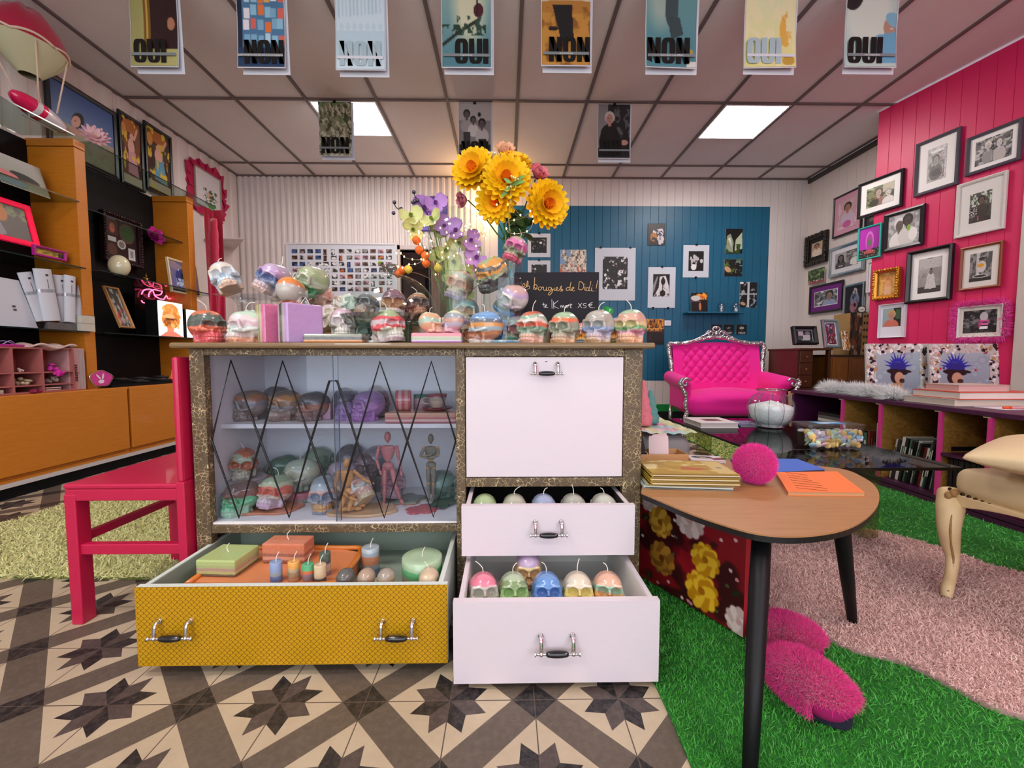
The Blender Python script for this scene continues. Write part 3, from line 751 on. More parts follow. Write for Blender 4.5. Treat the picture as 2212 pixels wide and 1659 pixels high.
sk(775, 0, 1.53, 'sage green skull candle in shade behind the crimson-eyed skull', R(60), ['#8fa394', '#97a899', '#8a9b90', '#a3b1a4'], .92, group=g1, wick=False)
ac = glass('clear_acrylic', '#f4f8fa', .07)
gx0 = at(478, 640, Y=1.55); gx1 = at(712, 640, Y=1.55)
rz_ = at(560, 641, Y=1.55).z
t = thing('acrylic_riser', 'clear acrylic riser carrying the upper skulls on the left of the worktop', 'display riser', ((gx0.x+gx1.x)/2, 1.55, TOPZ))
hw = (gx1.x-gx0.x)/2-.02
G().box(-hw, hw, -.075, .075, rz_-TOPZ-.004, rz_-TOPZ).o('plate', ac, t)
for sx in (-1, 1): G().lathe([(.045, 0), (.042, .01), (.02, .03), (.014, .08), (.022, rz_-TOPZ-.03), (.04, rz_-TOPZ-.005)], 20, (sx*(hw-.06), 0, 0)).o('foot', ac, t, smooth=True)
g2 = 'skull candles on the acrylic riser'
sk(507, 0, 1.54, 'pale blue skull candle with peach eye sockets, tilted back on the riser', R(18), ['#d3b49c', '#b9cdd6', '#b6c8d4', '#cfcfcc', '#cfc6b6', '#bccbd6'], 1.06, z=rz_, tilt=(R(-14), R(-24)), group=g2)
sk(580, 0, 1.56, 'lavender skull candle with dark blue eye sockets on the riser', R(-12), ['#c3a69c', '#b9aab4', '#7c8aa8', '#3b5790', '#a58ab4', '#b79ac4', '#b4a3bd'], 1.10, z=rz_-.004, tilt=(R(-8), R(26)), group=g2)
sk(662, 0, 1.62, 'green marbled skull candle with yellow temple on the riser', R(-28), ['#2f9a55', '#4aa866', '#9aa78a', '#b3b9a0', '#93a878', '#a4ae8a'], 1.08, z=rz_, tilt=(R(-10), R(28)), group=g2, warp=.6)
sk(632, 0, 1.50, 'grey skull candle seen from behind with a bright orange crown', R(172), ['#b0523a', '#b9b2a8', '#b8b4aa', '#b4b0a8', '#d87818', '#e08a1c'], .98, z=rz_-.05, tilt=(R(8), 0), group=g2, warp=.15)
sk(694, 0, 1.70, 'salmon skull candle behind the green marbled one', R(150), ['#c9a08c', '#d8a593', '#dba999'], .96, z=rz_-.03, group=g2, wick=False)
sk(617, 0, 1.69, 'cream skull candle behind the lavender one', R(-40), ['#d0c6b8', '#cfcabc', '#d3cdc4'], .92, z=rz_, group=g2, wick=False)
sk(734, 0, 1.66, 'fine-striped brown and white skull candle lying with its teeth outward', R(-80), ['#7a5a44', '#c9c3b6', '#9a8a74', '#cdc8bc', '#8f7f6a', '#c9c4b8'], .92, z=TOPZ+.095, tilt=(R(-20), 0), group=g1, wick=False, warp=.1)
sk(763, 0, 1.64, 'pale mint skull candle leaning back beside the glass cake dome', R(48), ['#b7c9bc', '#bccdc0', '#c3d2c6'], .90, z=TOPZ+.10, tilt=(R(-35), 0), group=g1, wick=False)
sk(718, 0, 1.57, 'ivory skull candle lying under the mint one', R(50), ['#cfc4b2', '#d6cdbc', '#cfbdbd'], .90, z=TOPZ+.05, tilt=(R(-30), 0), group=g1, wick=False)
t = G().box(-.055, .055, -.05, .05, 0, .05).o('block_candle', bands('blk_under1', ['#a56a48', '#c8894e', '#cfa04e'], 0, .05, .1, 5), loc=(at(745, 700, Y=1.62).x, 1.62, TOPZ), bevel=.004); tag(t, 'amber block candle hidden under the ivory and mint skulls', 'candle')
t = G().box(-.05, .05, -.04, .04, 0, .092).o('block_candle', bands('blk_under2', ['#8d8f7a', '#b4b49a', '#a9b4a4'], 0, .092, .1, 6), loc=(at(732, 700, Y=1.70).x, 1.70, TOPZ), bevel=.004); tag(t, 'grey green block candle at the back under the striped skull', 'candle')
p = at(655, 700, Y=1.60); t = G().box(-.05, .05, -.04, .04, 0, .055).o('block_candle', bands('blk_under3', ['#9a9a84', '#4f7a58', '#b5a06c'], 0, .055, .2, 7), loc=(p.x, 1.62, TOPZ), bevel=.004); tag(t, 'dark green block candle seen through the acrylic riser', 'candle')
sk(575, 0, 1.64, 'cream and brown skull candle under the clear riser', R(20), ['#8f6a4c', '#c2ab90', '#d6c9b4', '#cfc6b6'], .92, group=g1, wick=False)
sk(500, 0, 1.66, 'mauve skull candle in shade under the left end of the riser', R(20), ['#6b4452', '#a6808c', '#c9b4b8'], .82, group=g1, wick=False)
p = at(545, 660, Y=1.46)
def heart(n=40):
 P = []
 for i in range(n):
  a = 2*PI*i/n; P.append((16*math.sin(a)**3/17, (13*math.cos(a)-5*math.cos(2*a)-2*math.cos(3*a)-math.cos(4*a))/17))
 return P
g = G(); H = [(x*.052, y*.052) for x, y in heart()]; g.prism(H, -.014, .014, RX(PI/2))
t = g.o('heart_candle', bands('heart_wax', ['#cfaebd', '#c9b4c4', '#c4d2c6', '#b9cfc0'], -.05, .06, .3, 3), bevel=.005)
t.location = (p.x, 1.46, TOPZ+.074); t.rotation_euler = (R(-8), R(14), R(-30)); tag(t, 'pink and mint heart-shaped candle with a beaded edge, propped between the skulls', 'candle')
g = G()
for i in range(60):
 a = heart(60)[i]; g.ell((a[0]*.053, .006, a[1]*.053), .0034, 6, 4)
g.o('beaded_edge', bands('heart_wax2', ['#c7d8c8', '#cadbcc'], 0, .1, .1, 3), t, smooth=True)
G().tube([(.0, 0, .035), (.03, -.004, .05), (.045, -.012, -.03)], .0011, 6).o('wick', _wickm, t)
G().box(at(520, 700, Y=1.46).x, at(590, 700, Y=1.46).x, 1.43, 1.50, TOPZ, TOPZ+.028).o('block_candle', bands('hb', ['#6c5a4c', '#a98e58', '#b9a37e'], TOPZ, TOPZ+.03, .05, 8)); tag(bpy.context.scene.objects['block_candle.003'], 'low brown block candle under the heart candle', 'candle')
def block(px0, px1, d, dep, h, cols, label, rz=0, z=TOPZ, warp=.05, name='block_candle', w=None, wick=True, axis='z', soft=.01, wx=0):
 x0, x1 = at(px0, 740, Y=d).x, at(px1, 740, Y=d).x; w = w or (x1-x0); g = G().box(-w/2, w/2, -dep/2, dep/2, 0, h)
 if axis == 'z': m = bands('wax_'+label[:40], cols, 0, h, warp, len(cols), soft=soft)
 else: m = bands('wax_'+label[:40], cols, -dep/2, dep/2, warp, len(cols), soft=soft)
 o = g.o(name, m, bevel=.005)
 if axis == 'y':
  o.data.transform(RX(PI/2)); m2 = o.data; o.data.transform(T(0, 0, 0));
  o.data.clear_geometry(); gg = G().box(-w/2, w/2, -h, 0, -dep/2, dep/2); me = gg.mesh('block'); me.materials.append(m); o.data = me
  o.rotation_euler = (RZ(rz) @ RX(-PI/2)).to_euler(); o.location = ((x0+x1)/2, d, z)
 else: o.rotation_euler = (0, 0, rz); o.location = ((x0+x1)/2, d, z)
 tag(o, label, 'candle')
 if wick:
  w_ = G().tube([(wx, 0, h), (wx+.008, 0, h+.012), (wx+.018, .0, h+.024), (wx+.03, 0, h+.002)], .0011, 6).o('wick', _wickm, None)
  w_.parent = o
  if axis == 'y': w_.rotation_euler = (PI/2, 0, 0)
 return o
block(578, 604, 1.37, .05, .121, ['#cf5f92', '#cf5f92', '#c9a0a4', '#cbb894', '#8d8f60', '#c5b483', '#a79c5c', '#cfbf93']  , 'upright block candle with a hot pink face and striped edge', R(55), axis='y', wick=False, w=.080)
block(612, 690, 1.35, .058, .121, ['#b592c9', '#b592c9', '#c2a9c4', '#a9a094', '#1f3f33', '#17382c', '#b292a0', '#b292a0']  , 'upright block candle with a lilac face and a dark green edge stripe', R(53), axis='y', w=.116, wx=.0)
block(668, 788, 1.33, .09, .027, ['#c8823a', '#cc8840', '#2f2b28', '#3a3733', '#79816c', '#868c76'], 'flat slab candle layered amber, black and olive at the worktop edge', R(6), wick=False)
block(893, 1000, 1.34, .075, .031, ['#b35ab8', '#b9b0c4', '#9fae84', '#b6ae96', '#da7a86', '#dd8593'], 'flat slab candle layered purple, green and pink at the worktop edge', 0, wick=False)
o = skull('half skull candle in beige and pink lying split on the pink-topped slab', at(935, 700, Y=1.36).x, 1.35, TOPZ+.026, R(120), ['#cf9f8c', '#d7a27a', '#9fb8a4', '#d3a47c', '#d8c7a4'], .66, (R(0), R(15)), group='split skull halves on the slab')
o = skull('half skull candle with cream and lilac stripes lying split on the pink-topped slab', at(975, 700, Y=1.36).x, 1.35, TOPZ+.026, R(-140), ['#c99faa', '#b9b4c6', '#c59a86', '#8f9aa4', '#d6dcb0'], .70, (R(5), R(-12)), group='split skull halves on the slab', wi=1)
for px, d, w, c, lb in ((808, 1.36, .07, '#8f9a92', 'thin grey wax leaf on the worktop left of the red-swirled skull'), (1085, 1.33, .13, '#6f98a4', 'flat teal and blue streaked wax disc between the striped and the orange-cheeked skull')):
 x = at(px, 740, Y=d).x; P = [(w/2*math.cos(a)*(1+.25*math.sin(3*a)), w*.33*math.sin(a)*(1+.2*math.cos(4*a))) for a in [2*PI*k/22 for k in range(22)]]
 o = G().prism(P, 0, .009).o('wax_leaf', bands('leaf'+c[1:], ['#3f8ab4', c, '#b9c4c6'] if w > .1 else [c, c], 0, .01, 2.5, 4), loc=(x, d, TOPZ), bevel=.002); tag(o, lb, 'candle')
block(1150, 1190, 1.50, .05, .062, ['#ad8f9c', '#c5a6b4', '#c9aebb', '#d4b9c4'], 'small lilac block candle behind the orange-cheeked skull', R(10), wick=True)
block(1187, 1216, 1.49, .05, .058, ['#1e4aa8', '#1f50b0', '#2356b4'], 'royal blue block candle behind the mint-topped skull', R(5), wick=True)
block(1166, 1186, 1.46, .03, .055, ['#8a7440', '#93804a', '#9c8a55'], 'mustard pillar candle between the orange-cheeked and mint-topped skulls', 0, wick=False)
block(1210, 1226, 1.54, .05, .066, ['#b02a34', '#b52f38'], 'small red block candle behind the royal blue one', 0, wick=False)
block(1236, 1306, 1.53, .06, .065, ['#a04a3c', '#b06a5c', '#86604e', '#c08a74', '#8f6a58', '#b58672', '#98a07a', '#a3aa84'], 'wide block candle with fine brown layers and olive top behind the grey skull', R(-6), wick=True)
block(862, 888, 1.52, .06, .075, ['#5f6f44', '#6b7c4e'], 'olive green block candle under the cake stand', 0, wick=False)
block(893, 935, 1.53, .06, .066, ['#9c6c34', '#a8763c'], 'golden brown block candle under the cake stand', 0, wick=False)
for k, (px, sc, lb) in enumerate(((1168, 1, 'crumpled mint paper star on the lilac block candle'), (1203, .8, 'crumpled mint paper star on the royal blue block candle'))):
 rng = np.random.default_rng(k+3); g = G()
 for j in range(7):
  a = rng.random()*2*PI; b_ = rng.random()*.9+.4; L = .026*sc*(.7+rng.random()*.6); d_ = Vector((math.cos(a)*math.cos(b_), math.sin(a)*math.cos(b_), math.sin(b_))); s_ = d_.orthogonal().normalized()*.007
  g.add([(0, 0, 0), tuple(d_*L*.55+s_), tuple(d_*L), tuple(d_*L*.55-s_), tuple(d_*L*.5+Vector((0, 0, .004)))], [(0, 1, 4), (1, 2, 4), (2, 3, 4), (3, 0, 4), (0, 3, 2, 1)])
 o = g.o('paper_star', mat('mint_tissue', '#b9cdbd', .8), loc=(at(px, 690, Y=1.5).x, 1.5, TOPZ+.060)); tag(o, lb, 'paper decoration')
cg = glass('clear_glass', '#f5faf9', .05, .015)
cut = glass('cut_glass', '#c9d6d0', .30, .12)
pc = at(845, 690, Y=1.50); DZ = at(845, 690, Y=1.50).z
RAD = (at(944, 690, Y=1.50).x-at(748, 690, Y=1.50).x)/2
t = thing('glass_cake_stand', 'footed cut-glass cake stand with a scalloped rim on the worktop', 'cake stand', (pc.x, 1.52, TOPZ))
hz = DZ-TOPZ+.004
G().lathe([(.055, 0), (.055, .006), (.02, .02), (.014, .04), (.02, hz-.03), (.05, hz-.022)], 28).o('foot', cut, t, smooth=True)
G().lathe([(.02, hz-.026), (RAD*1.0, hz-.024), (RAD*1.10, hz-.004), (RAD*1.12, hz+.006), (RAD*1.09, hz+.004), (RAD*1.04, hz-.003), (0, hz-.003)], 96, wob=lambda a, z: 1+(.018*abs(math.sin(a*16)) if z > hz-.01 else .006*math.sin(a*48))).o('plate', cut, t)
g3 = 'skull candles under the glass dome'
sk(790, 0, 1.50, 'dark grey skull candle on the left under the glass dome', R(-20), ['#a98a70', '#9c8c84', '#6a6a6a', '#3f4347', '#5c6468', '#7a8488'], .80, z=DZ+.003, group=g3, wick=False, tilt=(R(-18), 0))
sk(852, 0, 1.47, 'plum and ochre skull candle in the middle under the glass dome', R(12), ['#b0a09c', '#b59c94', '#a8703c', '#b27840', '#6a3a4c', '#7a4a60', '#80546c'], .94, z=DZ+.003, group=g3, wick=False)
sk(905, 0, 1.51, 'brown skull candle with mint top on the right under the glass dome', R(28), ['#a0643a', '#9a5c38', '#6a4434', '#4a3630', '#b07a50', '#b9cdb8'], .86, z=DZ+.003, group=g3, tilt=(R(-10), 0))
t = thing('glass_dome', 'clear glass cake dome with a knob handle over three skull candles', 'glass cloche', (pc.x, 1.52, DZ+.001))
DH = at(845, 594, Y=1.52).z-DZ
prof = [(RAD*math.cos(a*PI/2/14)**.85 if a else RAD, DH*math.sin(a*PI/2/14)) for a in range(14)]+[(.012, DH)]
G().shell(prof, 64).o('dome', cg, t, smooth=True)
G().lathe([(.006, DH), (.008, DH+.008), (.017, DH+.016), (.019, DH+.026), (.012, DH+.036), (0, DH+.039)], 20).o('knob', cut, t, smooth=True)
g = G(); rng = random.Random(4)
for i in range(14):
 a = rng.random()*6.28; P = spl([(.012*math.cos(a), .012*math.sin(a), DH+.006), (.022*math.cos(a+1), .022*math.sin(a+1), DH+.03), (.03*math.cos(a+2), .03*math.sin(a+2), DH+.02+.02*rng.random())], 3); g.tube([tuple(p) for p in P], .0012, 4)
o = g.o('dry_moss_sprig', mat('dry_moss', '#6e6150', .9), loc=(pc.x-.012, 1.52, DZ+.001)); tag(o, 'small dried moss sprig with one green bud around the dome knob', 'dried plant')
G().ell((-.028, -.004, DH+.042), .006, 8, 6).o('bud', mat('green_bud', '#7fae2e', .6), o, smooth=True)
def cyl_vase(pl, pr, ptop, d, label, flare=1.0, name='glass_vase'):
 x0, x1 = at(pl, 650, Y=d).x, at(pr, 650, Y=d).x; h = at((pl+pr)/2, ptop, Y=d).z-TOPZ; r = (x1-x0)/2
 rb = r*flare
 t = G().shell([(rb*.97, .004), (rb, .0), (rb, .008), (r, h-.006), (r*1.02, h), (r*.97, h-.002), (rb*.96, .01), (0.001, .008)], 48).o(name, cg, smooth=True, loc=((x0+x1)/2, d, TOPZ)); tag(t, label, 'vase'); return t, (x0+x1)/2, h
t, vx, vh = cyl_vase(948, 1031, 592, 1.56, 'clear glass cylinder vase filled with peach skull candles')
g4 = 'skull candles in the glass vases'
sk(1003, 0, 1.55, 'orange-based skull candle at the bottom of the middle glass cylinder', R(0), ['#c06a30', '#c8743a', '#cba184', '#c4a494'], .86, group=g4, wick=False)
sk(1005, 0, 1.56, 'ivory skull candle with a teal brow, second in the middle glass cylinder', R(-8), ['#b08cb0', '#c9aeb4', '#cbb89c', '#c99e7c', '#a9bdb4', '#7fa9ab', '#c4a486'], .95, z=TOPZ+.068, group=g4, wick=False, tilt=(R(-4), R(8)))
sk(984, 0, 1.56, 'peach skull candle topping the middle glass cylinder', R(-14), ['#b8a4c0', '#cbb2a8', '#d2c09e', '#d39a76', '#d6a78a', '#b9b9a6', '#dcae92'], 1.02, z=TOPZ+.155, group=g4, tilt=(R(0), R(20)))
t, vx, vh = cyl_vase(1046, 1128, 604, 1.50, 'clear glass vase flaring to its foot, filled with blue and white skull candles', 1.22)
sk(1082, 0, 1.50, 'blue skull candle upside down at the bottom of the flared glass vase', R(180), ['#1d5fa8', '#2468b0', '#2f74b8'], .80, z=TOPZ+.01, group=g4, wick=False, tilt=(R(170), 0))
sk(1092, 0, 1.49, 'white and lilac skull candle with a blue jaw inside the flared glass vase', R(-48), ['#3a8ac4', '#4f6a5c', '#b9a9b4', '#c5c2ba', '#cfcac6', '#b8a4c4', '#c9a49c'], .98, z=TOPZ+.095, group=g4, wick=False, tilt=(R(-2), R(38)))
sk(1070, 0, 1.51, 'black, green and yellow marbled skull candle lying on the rim of the flared vase', R(-60), ['#17151a', '#1b1a1d', '#2b2b2c', '#8a9a78', '#d8962c', '#3f4744', '#d09030', '#8fae84'], 1.04, z=at(1070, 637, Y=1.5).z, group=g4, wick=True, tilt=(R(24), R(12)), warp=.7)
t, vx, vh = cyl_vase(1083, 1128, 566, 1.66, 'narrow clear glass cylinder behind the flared vase')
sk(1103, 0, 1.66, 'magenta and green skull candle sitting on top of the narrow glass cylinder', R(-12), ['#b8365c', '#c43a60', '#8f8f74', '#6f7f5c', '#c4568f', '#c864a0', '#b890a0', '#9fae84'], .98, z=at(1103, 573, Y=1.66).z, group=g4, tilt=(R(0), R(22)))
sk(1108, 0, 1.66, 'pink skull candle inside the narrow glass cylinder', R(10), ['#c06a7c', '#c98894', '#c4657c'], .66, z=TOPZ+.13, group=g4, wick=False)
G().box(-.02, .02, -.02, .02, 0, .126).o('pillar_candle', bands('pil', ['#b9b0b0', '#c9a0a8', '#b9b4c0'], 0, .12, .1, 2), loc=(at(1108, 700, Y=1.66).x, 1.66, TOPZ+.009)); tag(SC.objects['pillar_candle'], 'pale pillar candle under the pink skull in the narrow cylinder', 'candle')
cx0, cx1 = at(928, 600, Y=1.68).x, at(1048, 600, Y=1.68).x; r = (cx1-cx0)/2; h = at(988, 449, Y=1.68).z-TOPZ
t = thing('bell_cloche', 'tall clear glass bell cloche with a round top behind the vases', 'glass cloche', ((cx0+cx1)/2, 1.675, TOPZ))
G().shell([(r, .002)]+[(r, h-r)]+[(r*math.cos(a), h-r+r*math.sin(a)) for a in [PI/2*k/10 for k in range(1, 10)]]+[(.001, h)], 56).o('bell', cg, t, smooth=True)
G().tube([(r*math.cos(a), r*math.sin(a), .003) for a in [2*PI*k/40 for k in range(41)]], .0022, 6).o('rim', cut, t, smooth=True)
bl, br_ = at(1112, 640, Y=1.60), at(1293, 640, Y=1.60); zt_ = at(1200, 588, Y=1.60).z
t = thing('chalk_board', 'black chalk board with gold and white handwriting leaning behind the candles', 'sign', ((bl.x+br_.x)/2, 1.60, TOPZ), rz=R(-2))
bw, bh = br_.x-bl.x, zt_-TOPZ
G().box(-bw/2, bw/2, 0, .008, 0, bh).o('board', mat('chalkboard', '#17131a', .6, var=.3, vscale=6, spec=.25), t, bevel=.001)
gold = mat('gold_marker', '#e0b878', .5); wh = mat('white_chalk', '#e8e6e4', .7)
def ink(strokes, m, name, r):
 g = G()
 for S in strokes:
  P = [at(1080+x/5.53, 540+y/5.53, Y=1.598) for x, y in S]
  P = [(p.x-(bl.x+br_.x)/2, -.0012, p.z-TOPZ) for p in P]
  P = spl(P, 3) if len(P) > 2 else P
  g.tube([tuple(p) for p in P], r, 5)
 return g.o(name, m, t)
ink([[(262, 440), (300, 425), (290, 395), (270, 420), (275, 455), (300, 450)], [(300, 450), (335, 410), (330, 365), (318, 440), (345, 425), (355, 455), (320, 470)],
     [(400, 465), (412, 400), (415, 325)], [(402, 465), (430, 470), (445, 430), (425, 410), (408, 440), (440, 468)],
     [(470, 440), (455, 465), (478, 480), (500, 455), (480, 435)], [(500, 450), (520, 440), (522, 475), (550, 480), (558, 440), (556, 480), (575, 482)],
     [(612, 445), (580, 450), (585, 480), (612, 470), (614, 450), (625, 500), (590, 540), (582, 515), (640, 470)],
     [(650, 450), (648, 480), (668, 480), (690, 460), (680, 445), (668, 470), (695, 490), (715, 470)], [(715, 470), (735, 425), (728, 480), (750, 470), (745, 490), (720, 492)],
     [(835, 450), (795, 455), (795, 485), (830, 475)], [(848, 385), (838, 440), (838, 485), (860, 475), (885, 455), (870, 445), (858, 470), (875, 492), (895, 485)],
     [(945, 385), (942, 470), (985, 470), (1000, 425), (975, 385), (945, 380)], [(930, 470), (942, 468)],
     [(1015, 440), (1012, 480), (1030, 478)], [(1060, 455), (1030, 455), (1032, 488), (1060, 475), (1085, 375)], [(1060, 475), (1066, 492), (1080, 485)],
     [(1095, 450), (1090, 490), (1120, 492)], [(1165, 365), (1150, 440), (1147, 462)], [(1013, 412), (1017, 408)], [(1100, 428), (1104, 424)], [(1142, 492), (1148, 495)]], gold, 'gold_handwriting', .0011)
ink([[(520, 630), (530, 690)], [(505, 650), (545, 645)], [(545, 680), (560, 660), (548, 655), (545, 685), (575, 685)], [(620, 590), (622, 700)], [(695, 605), (640, 660), (700, 700)], [(640, 615), (643, 700)],
     [(720, 690), (730, 660), (745, 690), (755, 660), (765, 690)], [(785, 665), (772, 685), (795, 688), (800, 665), (785, 665)], [(810, 690), (818, 662), (832, 664)], [(845, 640), (843, 690), (858, 686)], [(835, 658), (862, 655)],
     [(935, 635), (975, 692)], [(978, 635), (930, 692)], [(1030, 640), (1000, 642), (997, 662), (1025, 668), (1022, 690), (992, 692)], [(1105, 628), (1075, 640), (1062, 665), (1080, 690), (1112, 692)], [(1052, 655), (1100, 655)], [(1052, 668), (1095, 668)], [(1125, 690), (1130, 692)]], wh, 'white_handwriting', .0009)
p = at(1315, 700, Y=1.60)
t = G().prism([(-.012, 0), (.03, 0), (.03, .085), (.022, .1), (-.012, .052)], -.05, .05, RX(PI/2)).o('magazine_file', mat('grey_card_file', '#8b8a8e', .5)); t.location = (p.x, 1.62, TOPZ); tag(t, 'grey magazine file at the right end behind the chalk board', 'magazine file')
p = at(1300, 690, Y=1.66)
t = thing('glass_bottle', 'green glass bottle lying tilted behind the chalk board', 'bottle', (p.x-.005, 1.67, TOPZ+.055), rot=(R(0), R(20), 0))
G().lathe([(.012, -.04), (.013, .03), (.013, .035), (.021, .065), (.022, .10), (.0, .104)], 20).o('glass_body', mat('green_bottle_glass', '#1d9a45', .12, coat=.8), t, smooth=True)
t = G().prism([(-.03, 0), (.02, 0), (.024, .055), (.012, .075), (.004, .06), (-.004, .082), (-.014, .062), (-.03, .06)], -.02, .02, RX(PI/2)).o('kraft_box', mat('kraft_card', '#a9784a', .8), loc=(at(1306, 700, Y=1.7).x, 1.71, TOPZ)); tag(t, 'torn kraft card box behind the grey magazine file', 'box')
t = G().box(-.018, .018, -.002, .002, 0, .03).o('price_card', mat('black_card', '#141216', .5), loc=(at(1333, 700, Y=1.58).x+.004, 1.60, TOPZ+.03)); tag(t, 'small black price card beside the magazine file', 'sign')
G().box(-.008, -.006, -.0035, -.002, .008, .02).box(-.002, 0, -.0035, -.002, .01, .022).box(.004, .012, -.0035, -.002, .01, .012).o('chalk_marks', wh, t)
# INSIDE THE VITRINE
def skz(px, py, d, label, yaw, cols, s=1.0, z=VZ0, **k):
 p = at(px, py, Y=d); return skull(label, p.x, d, z, yaw, cols, s, **k)
gv = 'skull candles on the vitrine shelf'
skz(540, 900, 1.50, 'brown and slate skull candle at the left end of the vitrine shelf', R(-62), ['#6f5448', '#7d6456', '#8a7b74', '#7b7474', '#9a5f34', '#6f5a4c'], 1.0, z=VST, group=gv, wick=False)
skz(616, 900, 1.49, 'ochre-browed skull candle, second from the left on the vitrine shelf', R(-48), ['#7a5c4c', '#a08a7c', '#7c7270', '#8f6b45', '#b57a36', '#6a5648'], 1.0, z=VST, group=gv, wick=False)
skz(676, 900, 1.49, 'charcoal and rust skull candle, third from the left on the vitrine shelf', R(-60), ['#6a4a44', '#8a5f52', '#9b5a3c', '#4a4644', '#3b3c40'], .96, z=VST, group=gv, wick=False)
skz(602, 880, 1.58, 'dark skull candle behind the ochre-browed one on the vitrine shelf', R(160), ['#5a4c48', '#4c4648', '#46474c'], .98, z=VST+.012, group=gv)
skz(750, 900, 1.58, 'slate grey skull candle behind the glass overlap on the vitrine shelf', R(175), ['#5c5664', '#565262', '#4f4e5e'], 1.05, z=VST, group=gv, wick=False)
skz(745, 905, 1.49, 'small lilac skull candle left of the purple one on the vitrine shelf', R(-40), ['#a07cb0', '#a884b6', '#9c80ae'], .62, z=VST, group=gv, wick=False)
skz(795, 900, 1.48, 'purple skull candle in the middle of the vitrine shelf', R(-46), ['#9a5fa4', '#a06cac', '#a874b0', '#9068a0', '#9a78b0'], 1.0, z=VST, group=gv, wick=False)
skz(815, 885, 1.58, 'dusky plum skull candle behind the purple one', R(20), ['#7a4a60', '#885068', '#6f4a5c'], 1.05, z=VST+.006, group=gv, wick=False)
block(838, 988, 1.46, .12, .036, ['#b7606c', '#d8b0a4', '#b85f5c', '#c98a70', '#d09a78'], 'wide flat slab candle in pink and terracotta layers on the vitrine shelf', 0, z=VST, wick=False)
block(697, 716, 1.52, .05, .06, ['#b98ca0', '#c29aac'], 'small mauve block candle on the vitrine shelf at the door overlap', 0, z=VST, wick=False)
z2 = VST+.036
p = at(872, 880, Y=1.47)
o = G().lathe([(.033, -.026), (.036, -.024), (.036, .024), (.033, .026)], 28).o('pillar_candle', bands('lyingred', ['#b8343c', '#cfa0a0', '#c0484c', '#c88f84', '#b53a44'], -.026, .026, .08, 4), smooth=False, bevel=.002); o.location = (p.x, 1.47, z2+.036); o.rotation_euler = (0, PI/2, R(10)); tag(o, 'red striped round candle lying on its side on the pink slab', 'candle')
p = at(907, 880, Y=1.50); o = G().lathe([(.026, 0), (.026, .052), (.0, .052)], 24).o('pillar_candle', bands('pinkpil', ['#c9a0a8', '#d0aab0', '#2f7a62'], 0, .06, .1, 4), smooth=True, loc=(p.x, 1.52, z2)); tag(o, 'pale pink round candle with a green lid on the slab', 'candle')
p = at(945, 880, Y=1.47); cupm = bands('cup_wax', ['#7a1f2c', '#c2a890', '#cbb49a', '#a8a088', '#8a2430'], 0, .058, .1, 3)
t = thing('cup_candle', 'teacup-shaped candle in cream and dark red on its saucer', 'candle', (p.x, 1.47, z2))
G().lathe([(.0, 0), (.03, .001), (.05, .008), (.052, .011), (.03, .008), (.0, .007)], 28).o('saucer', mat('dark_red_wax', '#8a2430', .3), t, smooth=True)
G().lathe([(.018, .006), (.022, .012), (.030, .04), (.034, .058), (.031, .058), (.0, .052)], 28).o('cup', cupm, t, smooth=True)
G().tube(spl([(-.032, 0, .045), (-.048, 0, .042), (-.048, 0, .026), (-.03, 0, .022)], 4), .003, 8).o('handle', cupm, t, smooth=True)
gl2 = 'skull candles on the vitrine floor'
def slabwax(px, py, d, w, dep, cols, label, z=VZ0, h=.008, rz=0, name='wax_slab', wob=.06):
 p = at(px, py, Y=d); P = []
 for k in range(28):
  a = 2*PI*k/28; c_, s_ = math.cos(a), math.sin(a); e = 3.2
  rr = (abs(c_)**e+abs(s_)**e)**(-1/e)*(1+wob*math.sin(5*a+w*99)); P.append((rr*c_*w/2, rr*s_*dep/2))
 o = G().prism(P, 0, h).o(name, bands('sw_'+label[:44], cols, 0, h, .6 if len(cols) > 1 else 0, 3), loc=(p.x, d, z), bevel=.003); o.rotation_euler.z = rz; tag(o, label, 'candle'); return o
slabwax(585, 1100, 1.43, .20, .13, ['#b5602f', '#c06a38'], 'flat orange-brown wax tray under the red-faced skull', rz=.1)
skz(590, 1090, 1.42, 'red-faced skull candle with mint dome on the orange wax tray', R(-22), ['#cfa8b8', '#cdb6bc', '#cfc0ac', '#d0583a', '#d86248', '#b9c49c', '#92a884'], 1.0, z=VZ0+.008, group=gl2, tilt=(R(-8), R(4)))
skz(520, 1080, 1.39, 'bright green and brown marbled skull candle at the lower left of the vitrine', R(-34), ['#9cc4a0', '#6fc08c', '#5cb87c', '#7a4a3c', '#5a3c38'], 1.02, group=gl2, wick=False, warp=.9)
skz(566, 1080, 1.50, 'brown skull candle behind the red-faced one in the vitrine', R(-60), ['#a08a9a', '#8a5a50', '#9a5a44', '#7c4c42'], .95, group=gl2, wick=False)
slabwax(528, 1030, 1.47, .14, .11, ['#8f8494', '#b9b0ac', '#a8b0a4', '#9a8a90'], 'thick grey wax round holding up the orange marbled skull', h=.03, z=VZ0+.07)
G().lathe([(.035, 0), (.035, .07), (0, .07)], 20).o('glass_tumbler', cg, smooth=True, loc=(at(528, 1000, Y=1.47).x, 1.47, VZ0)); tag(SC.objects['glass_tumbler'], 'clear glass tumbler under the thick grey wax round', 'glass')
skz(527, 1010, 1.46, 'orange and sage marbled skull candle on the thick grey wax round', R(18), ['#b9b49c', '#a8a488', '#c0582c', '#a0603c', '#9cae90', '#b8562c'], .95, z=VZ0+.101, group=gl2, warp=1.0, wi=3)
p = at(590, 1020, Y=1.6); rng = np.random.default_rng(5)
g = G()
